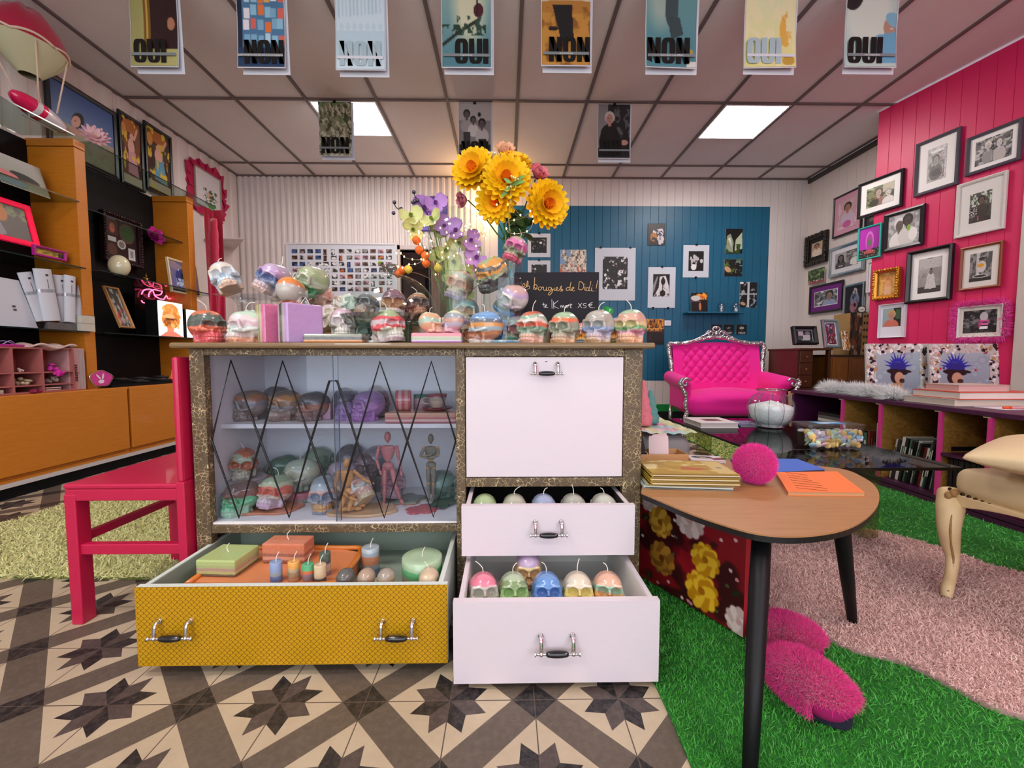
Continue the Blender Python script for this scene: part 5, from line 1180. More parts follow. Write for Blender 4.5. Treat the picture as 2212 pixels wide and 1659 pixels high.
for s in (-1, 1):
 def armfn(X, Y, Z, s=s):
  d = sdcap(X, Y, Z, (s*(W2-.055), .06, .56), (s*(W2-.07), .52, .60), .062, .07)
  d = smin(d, sdbox(X, Y, Z, (s*(W2-.10), .28, .42), (.045, .23, .15), .04), .05); return d
 vox(armfn, (min(0, s*W2*1.15), -.06, .15), (max(0, s*W2*1.15), .68, .72), .016, 'armrest', fuch, t)
 X = lambda k: s*(W2-k)
 P = spl([(X(.10), -.01, .585), (X(.075), -.012, .605), (X(.04), -.012, .60), (X(.018), -.012, .565), (X(.035), -.012, .535), (X(.06), -.012, .545), (X(.055), -.012, .57)], 5)
 g = G().tube(P, .012, 8)
 P = spl([(X(.015), -.01, .60), (X(-.004), -.014, .56), (X(.03), -.012, .49), (X(.06), -.01, .42), (X(.055), -.012, .33), (X(.07), -.014, .26), (X(.045), -.02, .20), (X(.06), -.02, .12), (X(.03), -.03, .05), (X(.02), -.035, .0)], 5)
 n = len(P); g.tube(P, [.020-.004*math.sin(i*.9) for i in range(n)], 10)
 g2_ = random.Random(3)
 for i in range(0, n, 2): g.ell(tuple(P[i]+Vector((s*.006, -.016, 0))), (.012+.005*g2_.random(), .012, .014), 8, 6)
 g.o('arm_front', silv, t, smooth=True)
 g = G(); P = spl([(X(.09), .56, .05), (X(.09), .6, .0), (X(.09), .62, .0)], 3); g.tube([(X(.08), .55, 0), (X(.10), .55, .3)], .02, 8); g.o('leg', silv, t, smooth=True)
def topz(x): return .985+.02*math.cos(x/W2*PI)
g = G()
Pf = [(-W2+.085, .50, .60), (-W2+.075, .52, .75), (-W2+.055, .54, .9), (-W2+.06, .55, .97), (-W2+.12, .55, .975), (-W2*.55, .56, .985), (-W2*.25, .56, 1.03), (0, .56, 1.05)]
Pf = Pf+[(-a, b, c) for a, b, c in Pf[::-1][1:]]; Pf = spl(Pf, 6); g.tube(Pf, [.026+.004*math.sin(i*1.3) for i in range(len(Pf))], 10)
rr = random.Random(9)
for i in range(0, len(Pf), 2): g.ell(tuple(Pf[i]+Vector((rr.uniform(-.01, .01), -.022, rr.uniform(-.006, .012)))), (.016, .010, .013), 8, 6)
g.o('back_frame', silv, t, smooth=True)
g = G()
for s in (-1, 1):
 for pts, r in (([(0, 0, 1.05), (.05, 0, 1.06), (.085, 0, 1.09), (.06, 0, 1.12), (.035, 0, 1.10), (.05, 0, 1.08)], .010), ([(.02, 0, 1.12), (.04, 0, 1.15), (.02, 0, 1.17), (0, 0, 1.175)], .011), ([(.08, 0, 1.11), (.13, 0, 1.08), (.17, 0, 1.06), (.14, 0, 1.035), (.11, 0, 1.05), (.13, 0, 1.065)], .009), ([(.17, 0, 1.06), (.23, 0, 1.03), (.30, 0, 1.0)], .011), ([(.05, 0, 1.13), (.09, 0, 1.125), (.12, 0, 1.10)], .007)):
  g.tube(spl([(s*x, .545, z-.01) for x, y, z in pts], 5), r, 8)
g.ell((0, .535, 1.09), (.022, .014, .03), 10, 8); g.ell((0, .54, 1.155), (.016, .012, .02), 10, 8); g.o('carved_crest', silv, t, smooth=True)
g = G().tube(spl([(-W2+.08, -.02, .2), (-W2*.5, -.035, .185), (0, -.04, .19), (W2*.5, -.035, .185), (W2-.08, -.02, .2)], 6), .018, 8); g.o('seat_rail', silv, t, smooth=True)
g = G()
for i in range(60):
 x = -W2+.1+(2*W2-.2)*i/59; g.ell((x, -.022, .222), .0045, 6, 4)
g.o('nail_trim', mat('dark_nails', '#3a2f2c', .3, .6), t, smooth=True)
# GLASS COFFEE TABLE
tx0, tx1 = at(1731, 1010, Z=.40).x, at(2081, 1010, Z=.40).x; ty0, ty1 = at(1731, 1011, Z=.40).y, 2.88
smk = glass('smoked_glass', '#868c8e', .13, .01); acr = glass('acrylic_leg', '#dfe6c9', .10, .05)
t = thing('glass_coffee_table', 'low smoked glass coffee table on clear block legs in front of the pink sofa', 'coffee table', ((tx0+tx1)/2, (ty0+ty1)/2, 0)); hx_, hy_ = (tx1-tx0)/2, (ty1-ty0)/2
G().box(-hx_+.002, hx_-.002, -hy_+.002, hy_-.002, .388, .40).o('glass_top', smk, t)
G().box(-hx_, hx_, -hy_, -hy_+.002, .388, .40).box(-hx_, -hx_+.002, -hy_+.002, hy_, .388, .40).box(hx_-.002, hx_, -hy_+.002, hy_, .388, .40).box(-hx_+.002, hx_-.002, hy_-.002, hy_, .388, .40).o('dark_edge', mat('black_glass_edge', '#070909', .15), t)
for sx in (-1, 1):
 for sy in (-1, 1): G().box(sx*(hx_-.12)-.035, sx*(hx_-.12)+.035, sy*(hy_-.28)-.035, sy*(hy_-.28)+.035, .002, .388).o('leg', acr, t, bevel=.004)
TZ = .401
p = at(1670, 924, Z=TZ); br = (at(1714, 895, Y=p.y).x-at(1624, 895, Y=p.y).x)/2
def rib(a, z): return 1+.045*abs(math.cos(a*5))**.7 if .03 < z < br*1.6 else 1
t = thing('ribbed_glass_bowl', 'pumpkin-ribbed clear glass bowl half full of white flakes on the coffee table', 'glass bowl', (p.x, p.y+.03, TZ))
bp = [(.35*br, .0), (.6*br, .01*br)]+[(br*math.cos(a)**.75, br*.86+br*.86*math.sin(a)) for a in [(-1.1+2.15*k/14) for k in range(15)]]
topr = bp[-1][0]; bp += [(topr*.92, bp[-1][1]+.008), (topr*1.0, bp[-1][1]+.022), (topr*1.08, bp[-1][1]+.024)]
G().shell(bp, 60, wob=rib).o('bowl', cg, t, smooth=True)
G().tube([(topr*1.06*math.cos(a), topr*1.06*math.sin(a), bp[-1][1]) for a in [2*PI*k/32 for k in range(33)]], .004, 6).o('rim', cut, t, smooth=True)
for k in range(10):
 a = 2*PI*k/10+PI/10; G().tube([(r_*math.cos(a)*1.0, r_*math.sin(a)*1.0, z_) for r_, z_ in bp[2:-3]], .0016, 5).o('rib_groove', mat('groove_dark', '#6c7276', .2), t)
lev = br*1.05; G().lathe([(0.01, .006)]+[(r_*.93, z_+.004) for r_, z_ in bp[1:] if z_ < lev]+[(br*.75, lev+.004), (0, lev+.03)], 40, wob=lambda a, z: 1-.03*abs(math.sin(a*5))).o('white_flakes', mat('white_flakes', '#e9ecee', .9, bmp=1.0, vscale=120), t, smooth=True)
c0, c1 = at(1748, 972, Z=TZ), at(1884, 974, Z=TZ); cw = c1.x-c0.x
t = thing('candy_tub', 'clear plastic tub full of pastel saucer sweets on the coffee table', 'plastic tub', ((c0.x+c1.x)/2, c0.y+.07, TZ), rz=R(-3))
H_ = .098; pl = glass('clear_plastic', '#e9edf2', .12, .08)
def tubp(z): k = .90+.10*z/H_; return [(k*cw/2*(abs(math.cos(a))**.35)*math.copysign(1, math.cos(a)), k*.065*(abs(math.sin(a))**.35)*math.copysign(1, math.sin(a)), z) for a in [2*PI*i/36 for i in range(36)]]
g = G(); V_ = sum([tubp(z) for z in (.001, .04, H_)], []); g.add(V_, [(l*36+i, l*36+(i+1) % 36, (l+1)*36+(i+1) % 36, (l+1)*36+i) for l in range(2) for i in range(36)]); g.o('tub', pl, t, smooth=True)
g = G(); a_ = [(x*1.03, y*1.03, z) for x, y, z in tubp(H_)]; g.add(a_+[(x, y, z+.012) for x, y, z in a_], [(i, (i+1) % 36, 36+(i+1) % 36, 36+i) for i in range(36)]+[tuple(range(36, 72))]); g.o('lid', glass('frosted_lid', '#e6e9ee', .10, .3), t)
cv = Cv(30, 20, '#3f8fc4').e(.5, .4, .4, .2, '#a9d4e8').e(.3, .7, .2, .1, '#e8f0f4').r(.1, .85, .9, .92, '#1f5f9c')
o = print_mesh('lid_label', cv, .13, .07, None, t, loc=(0, 0, H_+.0135)); o.rotation_euler = (-PI/2, 0, 0)
tubloc = t.location.copy()
sw = ['#e8b9c4', '#d8cfc4', '#bcd6c4', '#ecc878', '#a9cfe0', '#e6d6dc', '#cfe0b8']; rr = random.Random(5); spots = []
base_sw = G().ell((0, 0, 0), (.0152, .0152, .0055), 14, 8).mesh('sweet'); base_sw.shade_smooth(); base_sw.materials.append(mat('sweet_base', '#ffffff', .7))
smats = [mat('sweet_'+c[1:], c, .75) for c in sw]; snames = ['pink', 'ivory', 'mint', 'yellow', 'sky blue', 'white', 'lime']
for layer in range(4):
 for i in range(10 if layer else 10):
  for row in (0, 1, 2):
   if row == 2 and layer < 3: continue
   ci = rr.randrange(7)
   if layer < 2 and 3 <= i <= 5: ci = 3
   o = bpy.data.objects.new('saucer_sweet', base_sw); COL.objects.link(o); o.material_slots[0].link = 'OBJECT'; o.material_slots[0].material = smats[ci]
   kk = .93+.05*layer/3
   o.location = tubloc+Vector((-cw/2*kk+.02+(cw*kk-.04)*i/9+rr.uniform(-.004, .004), (-.050, -.022, .025)[row]+rr.uniform(-.004, .004), .019+.0175*layer+rr.uniform(-.003, .003)))
   o.rotation_euler = (rr.uniform(-1.9, -.6), rr.uniform(-.8, .8), rr.uniform(-.7, .7)) if row < 2 else (rr.uniform(-.3, .3), rr.uniform(-.3, .3), 0)
   tag(o, 'pastel %s sugar saucer sweet in the clear plastic tub' % snames[ci], 'sweet', 'pastel %s sweets in the tub' % snames[ci])
def book(name, label, x0, x1, y0, y1, z0, z1, cov, pages='#d9d2c6', spine='x0', rz=0, group=None, cover_cv=None, cat='book', ct=.003):
 t = thing(name, label, cat, ((x0+x1)/2, (y0+y1)/2, z0), rz, group); a, b, h = (x1-x0)/2, (y1-y0)/2, z1-z0
 cm = mat('cover_'+cov[1:], cov, .35)
 q_ = .001 if h < .01 else .004; G().box(-a+q_, a-q_, -b+q_, b-q_, ct, h-ct).o('pages', mat('pages_'+pages[1:], pages, .8, var=.12, vscale=6, stretch=(1, 1, 260)), t)
 g = G().box(-a, a, -b, b, 0, ct).box(-a, a, -b, b, h-ct, h)
 if spine == 'x0': g.box(-a-.001, -a+.003, -b, b, 0, h)
 elif spine == 'x1': g.box(a-.003, a+.001, -b, b, 0, h)
 elif spine == 'y1': g.box(-a, a, b-.003, b+.001, 0, h)
 g.o('cover', cm, t)
 if cover_cv is not None:
  o = print_mesh('cover_print', cover_cv, 2*a-.004, 2*b-.004, None, t, loc=(0, 0, h+.0004)); o.rotation_euler = (-PI/2, 0, 0)
 return t
b0 = at(1600, 925, Z=TZ)
cv = Cv(30, 30, '#e8e6e4').r(.3, .3, .75, .7, '#8f5a5e').e(.5, .5, .15, .12, '#3a2f38')
book('art_book', 'thick white art book with a small framed photo on its cover, on the coffee table', tx0+.035, b0.x-.005, b0.y+.01, b0.y+.25, TZ, TZ+.03, '#e4e2e2', '#b9b4ae', 'y1', cover_cv=cv)
cv = Cv(30, 20, '#2f4a78').n(4, 4, '#8fa4c4').n(8, 5, '#15203a')
book('magazine', 'glossy blue magazine on the coffee table beside the white art book', b0.x+.03, b0.x+.19, b0.y+.06, b0.y+.27, TZ, TZ+.006, '#2f4a78', cover_cv=cv, cat='magazine', ct=.001)
# WOODEN SIDE TABLE
ZW = .42
wt_px = [(1385, 1064), (1430, 1083), (1490, 1108), (1560, 1132), (1630, 1151), (1700, 1158), (1770, 1154), (1830, 1141), (1872, 1118), (1897, 1088), (1896, 1058), (1870, 1034), (1815, 1012), (1700, 1002), (1560, 992), (1470, 985), (1402, 990)]
P = [at(a, b, Z=ZW) for a, b in wt_px]; P = [(max(p.x, .435 if p.y > 1.29 else .3), p.y) for p in P]
Ps = [(p.x, p.y) for p in spl([(a, b, 0) for a, b in P+[P[0]]], 4)][:-1]; cxm = sum(a for a, b in Ps)/len(Ps); cym = sum(b for a, b in Ps)/len(Ps)
def M_walnut():
 m, nt, b = newmat('oak_veneer'); n = noise(nt, coord(nt, 'Object', (1.6, 26, 1), (0, 0, .25)), 6, 5, .65, .5).outputs[0]
 nt.links.new(mixc(nt, n, s2l(hx('#94653a')), s2l(hx('#bb8c5e'))), b.inputs['Base Color']); b.inputs['Roughness'].default_value = .42; bump(nt, b, n, .1, .002); return m
t = thing('side_table', 'rounded triangular oak side table with three black tapered legs', 'side table', (cxm, cym, 0))
loc_ = lambda L: [(a-cxm, b-cym) for a, b in L]
G().prism(loc_(Ps), ZW-.004, ZW).o('table_top', M_walnut(), t)
G().prism([(a*.997, b*.997) for a, b in loc_(Ps)], ZW-.018, ZW-.0041).o('black_edge', mat('black_edge_band', '#0b0b0c', .4), t)
bl_ = mat('black_lacquer_leg', '#0a0b0d', .5, spec=.3)
f1 = at(1617, 1715, Z=0); a1 = at(1645, 1165, Y=.985)
f2 = at(1841, 1342, Z=.02); a2 = at(1806, 1150, Y=f2.y-.03)
for a, b_ in ((Vector((a1.x, .985, ZW-.018)), Vector((f1.x, f1.y, 0))), (Vector((a2.x-.02, a2.y-.03, ZW-.018)), Vector((f2.x, f2.y, .021))), (Vector((.60, 1.38, ZW-.018)), Vector((.745, 1.40, 0)))):
 o_ = Vector((cxm, cym, 0)); G().tube([a-o_, a.lerp(b_, .25)-o_, a.lerp(b_, .6)-o_, b_-o_], [.0205, .021, .018, .0125], 20).o('leg', bl_, t, smooth=True)
m0 = at(1400, 1058, Z=ZW); rr = random.Random(2)
cvg = Cv(60, 40, '#b5962c').n(3, 5, '#d9c98c', .5, .53, 2).n(9, 4, '#a8841c', .55, .6, 2).r(.78, .05, .98, .95, '#c9b06a').p([(.45, .5), (.7, .6), (.62, .75), (.4, .7)], '#b0541c').r(.5, .66, .74, .7, '#a83f1c').e(.88, .55, .03, .05, '#5f6a80')
mx = .565
for k in range(12):
 z0 = ZW+.0005+k*.0042; top = k == 11; low = k < 3
 c = ('#9ab8b4', '#cfd6d0', '#b9c9c4')[k] if low else '#b49a3a'
 sx = mx-.012 if low else mx+.004*rr.uniform(-1, 1)
 lb = 'blue-grey booklet at the bottom of the magazine pile, %s from the table' % ('first', 'second', 'third')[k] if low else ('topmost gold-covered magazine with pale blotches, on the pile on the side table' if top else 'gold-covered magazine inside the pile on the oak side table')
 book('magazine', lb, sx-.128, sx+.128, 1.225+.01*low+rr.uniform(-.002, .002), 1.39, z0, z0+.0040, c, ('#3a3230', '#ece6da', '#7a5638')[k % 3], 'x0', R(-4 if not low else -7), group=('magazines piled on the side table' if not low and not top else None), cover_cv=cvg if top else None, cat='magazine', ct=.0008)
def flatbook(name, label, px, z, h, cov, pages, cat='notebook'):
 Q = [at(a, b, Z=z+h) for a, b in px]; c = sum((Vector((q.x, q.y, 0)) for q in Q), Vector())/4; L = [(q.x-c.x, q.y-c.y) for q in Q]
 t = thing(name, label, cat, (c.x, c.y, z)); sm = [(a*.985, b*.985) for a, b in L]
 G().prism(L, h-.001, h).prism(L, 0, .001).o('cover', mat('nb'+cov[1:], cov, .6, var=.04), t); G().prism(sm, .001, h-.001).o('pages', mat('nbp'+pages[1:], pages, .8, var=.2, vscale=3, stretch=(1, 1, 300)), t); return t, c
flatbook('notebook', 'cobalt blue notebook lying at the back of the oak side table', [(1577, 991), (1632, 1022), (1783, 1014), (1722, 991)], ZW, .008, '#3f68c8', '#4a3f38')
nbt, nbc = flatbook('notebook', 'orange notebook with handwriting along its left edge on the side table', [(1676, 1020), (1702, 1062), (1869, 1064), (1808, 1018)], ZW+.0002, .011, '#ef7a3c', '#b99468')
g = G(); rr = random.Random(8)
for k in range(7):
 a, b = at(1684+4*k+12, 1020+5.6*k, Z=ZW+.0118), at(1748+8*k-rr.randint(0, 14), 1027+5.6*k, Z=ZW+.0118)
 pts = [a.lerp(b, i/14)+Vector((0, rr.uniform(-.0013, .0013), 0))-Vector((nbc.x, nbc.y, ZW)) for i in range(15)]; g.tube(pts, .0005, 4)
g.o('handwriting', mat('brown_ink', '#6a2f1c', .8), nbt)
p = at(1641, 1050, Z=ZW); pr_ = .060
t = thing('fur_pompom', 'hot pink fur pompom on the side table between the magazines and the orange notebook', 'pompom', (p.x, p.y+.03, ZW+pr_+.002))
V0, F0 = surfnet(lambda X, Y, Z: sdell(X, Y, Z, (0, 0, 0), (pr_*.86,)*3), (-.07,)*3, (.07,)*3, .008)
lnk('core', npmesh('core', V0, F0), mat('pompom_core', '#e00a90', .9), t, True)
B, Nn = sample_mesh(V0, F0, 16000, rng); V, F = blades(B, B/np.linalg.norm(B, axis=1)[:, None], .014, .0009, rng, .35, .3, .3); o = lnk('fur', npmesh('fur', V, F), mat('hotpink_fur', '#f01aa0', .6, var=.15, vscale=300, sheen=.5), t); o['kind'] = 'stuff'
kr = mat('kraft_board', '#c59563', .75, var=.05)
q0 = at(1384, 1008, Z=ZW); bx_, by_ = .45, 1.50
t = thing('kraft_tray', 'kraft cardboard tray holding upright cards behind the magazine pile', 'cardboard tray', (.555, 1.555, ZW))
for a in ((-.105, .105, -.05, -.047, 0, .045), (-.105, .105, .047, .05, 0, .045), (-.105, -.102, -.047, .047, 0, .055), (.102, .105, -.047, .047, 0, .045), (-.102, .102, -.047, .047, 0, .002), (-.045, -.042, -.047, .047, .002, .05)): G().box(*a).o('wall_board', kr, t)
ro = mat('blush_card', '#dcc4c4', .7)
for k in range(9):
 g = G(); h = .098+.004*math.sin(k)
 o = g.grid(lambda u, v: ((u-.5)*.07, -.004*math.sin(u*PI)-.0*v, v*h), 8, 3).o('greeting_card', ro, None, smooth=False, loc=(.560+.004*k, 1.525+.007*k, ZW+.003)); o.rotation_euler = (R(-8), 0, R(4*k-6))
 md = o.modifiers.new('thick', 'SOLIDIFY'); md.thickness = .0012
 tag(o, 'blush pink card standing in the kraft cardboard tray', 'card', 'blush cards in the kraft tray')
for k in range(6):
 o = G().box(-.035, .035, -.001, .001, 0, .125).o('greeting_card', mat('black_card', '#141216', .5), loc=(.478+.004*k, 1.515+.012*k, ZW+.003)); o.rotation_euler = (0, R(-12), R(-18)); tag(o, 'black card with a white edge fanned in the left end of the kraft tray', 'card', 'black cards in the kraft tray')
b0 = at(1500, 1003, Z=ZW); b1 = at(1566, 995, Z=ZW)
cvb = Cv(40, 30, '#ddd9da').e(.4, .35, .3, .22, '#17151a').r(.25, .3, .55, .36, '#cfcfd2').r(.32, .42, .5, .5, '#d8c04a').p([(.6, .5), (1, .3), (1, .7), (.7, .8)], '#7a1f3c')
t = thing('open_booklet', 'small open booklet with a black oval on its cover beside the kraft tray', 'booklet', ((b0.x+b1.x)/2, 1.60, ZW+.001), R(-12))
G().box(-.06, .06, -.045, .045, 0, .007).o('pages', mat('bookpages', '#cfc6cc', .7), t); o = print_mesh('cover_print', cvb, .12, .09, None, t, loc=(0, 0, .0075)); o.rotation_euler = (-PI/2, 0, 0)
# FLORAL BOX UNDER THE TABLE
fa, fb = at(1605, 1388, Z=0), at(1430, 1296, Z=0)
fa = Vector((fa.x, fa.y)); fb = Vector((.447, 1.60)); fz = at(1605, 1145, Y=fa.y).z
fz = .385
dd = (fb-fa); Lf = dd.length; ang = math.atan2(-dd.y, -dd.x)
def floral():
 c = Cv(200, 150, '#8a0f1c').n(2, 5, '#3a0a10', .5, .62, 3); r = random.Random(6)
 for _ in range(60): x, y = r.random(), r.random(); c.e(x, y, .012, .014, r.choice(['#e8b9bc', '#d88f94', '#2f3f20', '#46552c', '#e9d0c8']))
 for _ in range(26): x, y = r.random(), r.random(); c.e(x, y, .03, .018, r.choice(['#2f3c1c', '#3f4a24', '#1f2a16']), r.random()*3)
 for x, y, s, pal in ((.28, .2, .13, 'w'), (.62, .28, .13, 'w'), (.12, .22, .12, 'o'), (.38, .4, .12, 'y'), (.74, .55, .12, 'Y'), (.72, .82, .14, 'Y'), (.4, .72, .13, 'o'), (.88, .12, .1, 'w'), (.05, .55, .1, 'o'), (.97, .9, .1, 'w')):
  s *= 1.28; cols = dict(w=('#cdb4b0', '#e6d3cc', '#c9a09c'), o=('#8a5a1c', '#b9802c', '#6f3c10'), y=('#a8741f', '#cf9f38', '#80500f'), Y=('#c98a10', '#f0bf2c', '#a8660c'))[pal]
  for ring, (rad, n) in enumerate(((1, 11), (.72, 9), (.42, 6))):
   for k in range(n):
    a = 2*PI*k/n+ring*.3+x*9; c.e(x+s*.62*rad*math.cos(a)*.75, y+s*.62*rad*math.sin(a), s*.24*.8, s*.30, cols[(k+ring) % 2], a+PI/2, .25)
  c.e(x, y, s*.14, s*.18, cols[2], 0, .3)
 return c
t = thing('floral_box', 'tall box covered in red fabric with white and yellow flowers under the side table', 'box', ((fa.x+fb.x)/2, (fa.y+fb.y)/2, .014), rz=ang)
G().box(-Lf/2, Lf/2, .001, .03, 0, fz).o('body', mat('crimson_fabric', '#9c1020', .7, var=.1), t, bevel=.003)
print_mesh('floral_face', floral(), Lf-.002, fz-.002, None, t, y=-.0005, loc=(0, 0, fz/2))
# SLIPPERS
furp = mat('raspberry_fur', '#ea1c8c', .65, var=.2, vscale=200, sheen=.6)
def slipper(label, a, b, wdt, hgt, seed):
 a, b = at(*a, Z=.02), at(*b, Z=.02); L = (b-a).length; an = math.atan2(b.y-a.y, b.x-a.x)
 t = thing('fur_slipper', label, 'slipper', ((a.x+b.x)/2, (a.y+b.y)/2, .014), an, 'pair of fluffy slippers')
 f = lambda X, Y, Z: smin(sdell(X, Y, Z, (-.06*L, 0, hgt*.48), (L*.46, wdt*.5, hgt*.52)), sdell(X, Y, Z, (L*.25, 0, hgt*.38), (L*.25, wdt*.46, hgt*.36)), .03)
 V0, F0 = surfnet(f, (-L*.62, -wdt*.6, -.01), (L*.62, wdt*.6, hgt*1.15), .009)
 lnk('upper', npmesh('upper', V0, F0), mat('slipper_skin', '#a00c5c', .9), t, True)
 G().prism([(L*.5*math.cos(q)*(1.0 if math.cos(q) > 0 else .96), wdt*.43*math.sin(q)*(1 if math.cos(q) > 0 else .85)) for q in [2*PI*i/30 for i in range(30)]], 0, .030).o('sole', mat('navy_sole', '#14142a', .8), t, bevel=.003)
 m = V0[:, 2] > .012; B, Nn = sample_mesh(V0, F0, 42000, np.random.default_rng(seed)); k = (B[:, 2] > .018) & ~((B[:, 0] > L*.22) & (B[:, 2] < .05)); B, Nn = B[k], Nn[k]; Nn = Nn+np.array([.35, 0, -.15])
 V, F = blades(B, Nn, .019, .0012, np.random.default_rng(seed), .28, .4, .5); o = lnk('fur', npmesh('fur', V, F), furp, t); o['kind'] = 'stuff'
slipper('front raspberry fur slipper with its navy sole edge showing, on the artificial grass', (1668, 1452), (1838, 1572), .115, .088, 1)
slipper('rear raspberry fur slipper, half hidden behind the front one and the black table leg', (1640, 1375), (1778, 1425), .110, .080, 2)
# CREAM CHAIR
crm = mat('cream_antique_paint', '#dcc092', .45, var=.12, vscale=25); lea = mat('cream_leather', '#d2bb92', .5, var=.06, vscale=10)
sx0, sx1, sy0, sy1 = 1.56, 2.09, .93, 1.44
t = thing('antique_chair', 'cream painted antique chair with cabriole legs and a nailed leather seat at the right edge', 'chair', (sx0, sy1, 0))
V0, F0 = surfnet(lambda X, Y, Z: smin(sdbox(X, Y, Z, (.265, -.255, .385), (.268, .258, .05), .035), sdell(X, Y, Z, (.265, -.255, .425), (.25, .24, .035)), .02), (-.06, -.58, .30), (.6, .08, .50), .014)
lnk('seat', npmesh('seat', V0, F0), lea, t, True)
nm = mat('bronze_nail', '#3f2a1c', .3, .8); g = G()
def sag(s): return .335-.028*math.sin(PI*s)**1.0+.0
for k in range(26):
 s = k/25; g.ell((-.006, -.51*s, .352-.018*math.sin(PI*s)), (.005, .0075, .0075), 8, 6); g.ell((.53*s, .006, .352-.018*math.sin(PI*s)), (.0075, .005, .0075), 8, 6)
g.o('nail_trim', nm, t, smooth=True)
for M_, L in ((Matrix.Identity(4), .51), ):
 g = G(); n = 20
 for k in range(n+1):
  s = k/n; zb = .285+.045*math.sin(PI*s)**.7-(.03 if s in (0, 1) else 0); y = -.51*s
  g.v += [(-.012, y, zb), (-.012, y, .345), (.016, y, .345), (.016, y, zb)]
 for k in range(n):
  a = 4*k
  for i in range(4): g.f.append((a+i, a+(i+1) % 4, a+4+(i+1) % 4, a+4+i))
 g.f += [(0, 1, 2, 3), (4*n, 4*n+3, 4*n+2, 4*n+1)]; g.o('seat_rail', crm, t, bevel=.004)
g = G().box(0, .53, -.012, .012, .30, .345).box(0, .53, -.522, -.498, .30, .345).box(.516, .54, -.51, 0, .30, .345); g.o('seat_frame', crm, t, bevel=.004)
ft = at(2052, 1325, Z=.03);
def cab(px, py, sxn, syn, ftx=None):
 K = [(.02, -.02, .315, .036), (-.012, .010, .27, .038), (-.032, .028, .21, .031), (-.020, .024, .15, .026), (-.014, .030, .10, .018), (-.045, .055, .05, .016), (-.085, .085, .028, .017), (-.098, .095, .0, .015)]
 P = spl([(a*sxn, b*syn, c) for a, b, c, r in K], 4); R_ = [np.interp(i/4, range(len(K)), [k[3] for k in K]) for i in range(len(P))]
 o = G().tube([p+Vector((px, py, .02)) for p in P], R_, 14).o('leg', crm, t, smooth=True)
 G().tube([p+Vector((px-sxn*R_[i]*.62, py-abs(R_[i])*.75, .02)) for i, p in enumerate(P)][2:-3], .0035, 6).o('carved_bead', mat('bead_brown', '#9c7444', .6), o, smooth=True)  # bead in a darker brown than the cream leg
 G().ell((px-.012*sxn, py-.02, .345), (.014, .012, .016), 8, 6).ell((px-.026*sxn, py-.014, .335), (.010, .010, .014), 8, 6).o('carved_knee', mat('bead_brown', '#9c7444', .6), o, smooth=True)
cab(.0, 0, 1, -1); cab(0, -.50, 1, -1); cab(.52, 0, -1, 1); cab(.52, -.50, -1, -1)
G().box(.50, .53, -.48, -.02, .345, .50).tube(spl([(.52, 0, .34), (.54, .0, .6), (.58, -.05, .9), (.59, -.25, .97), (.58, -.46, .9), (.54, -.51, .6), (.52, -.51, .34)], 5), .018, 8).o('backrest', crm, t, smooth=True)
c_ = at(2140, 1000, Y=1.30)
def pilfn(X, Y, Z):
 k = np.clip(1-(np.abs(X)/.21)**2.6, 0, 1)*np.clip(1-(np.abs(Y)/.20)**2.6, 0, 1)
 return (np.abs(Z)-.052*np.sqrt(k)-.001)*.6+np.where(k <= 0, .01, 0)
V0, F0 = surfnet(pilfn, (-.23, -.22, -.07), (.23, .22, .07), .0085)
o = lnk('seat_cushion', npmesh('seat_cushion', V0, F0), lea, None, True, loc=(1.685, 1.20, .515)); o.rotation_euler = (0, R(-3), R(28)); tag(o, 'cream leather cushion with a faded print lying on the antique chair', 'cushion')
g = G(); rr = random.Random(1)
for k in range(16):
 x, y = -.02+rr.uniform(-.07, .07), -.05+rr.uniform(-.05, .05); g.tube(spl([(x, y, .052), (x+.012, y+.008, .0535), (x+.02, y-.006, .052)], 3), .0011, 4)
g.o('faded_print', mat('brown_print', '#6a4a34', .8), o)
# BOOKCASE ON THE RIGHT
purp = mat('aubergine_paint', '#4a1540', .4, var=.06); pke = mat('pink_edge_paint', '#e23f92', .45)
def M_osb():
 m, nt, b = newmat('chipboard_osb'); v = coord(nt, 'Object', (1, 1, 1)); vo = nt.nodes.new('ShaderNodeTexVoronoi'); vo.inputs['Scale'].default_value = 55; nt.links.new(coord(nt, 'Object', (1, .5, 1.6), (.4, 0, 0)), vo.inputs[0]); n = noise(nt, v, 18, 4, .7).outputs[0]
 c = mixc(nt, vo.outputs['Color'], s2l(hx('#8f6224')), s2l(hx('#b8893f'))); c = mixc(nt, (N(nt, n)-.35), c, s2l(hx('#7a4f1c')))
 nt.links.new(c, b.inputs['Base Color']); b.inputs['Roughness'].default_value = .6; bump(nt, b, vo.outputs['Distance'], .3, .004); return m
osb = M_osb(); BX, BZ = at(2212, 892, Z=.55).x, .55
BX = 2.38; bys = [1.55, 1.79, 2.04, 2.28, 2.655, 2.96, 3.47]
t = thing('low_bookcase', 'low aubergine bookcase with chipboard dividers edged in pink under the raspberry wall', 'bookcase', (BX, 2.5, 0)); oy = 2.5
G().box(-.012, .95, 1.5-oy, 3.49-oy, BZ-.026, BZ).o('top_board', purp, t, bevel=.003)
G().box(0, .48, 1.5-oy, 3.47-oy, .035, .055).box(0, .48, 1.5-oy, 3.47-oy, .0, .03).o('bottom_board', purp, t)
G().box(.47, .48, 1.5-oy, 3.47-oy, .05, BZ-.026).o('back_panel', mat('bookcase_back', '#120a10', .8), t)
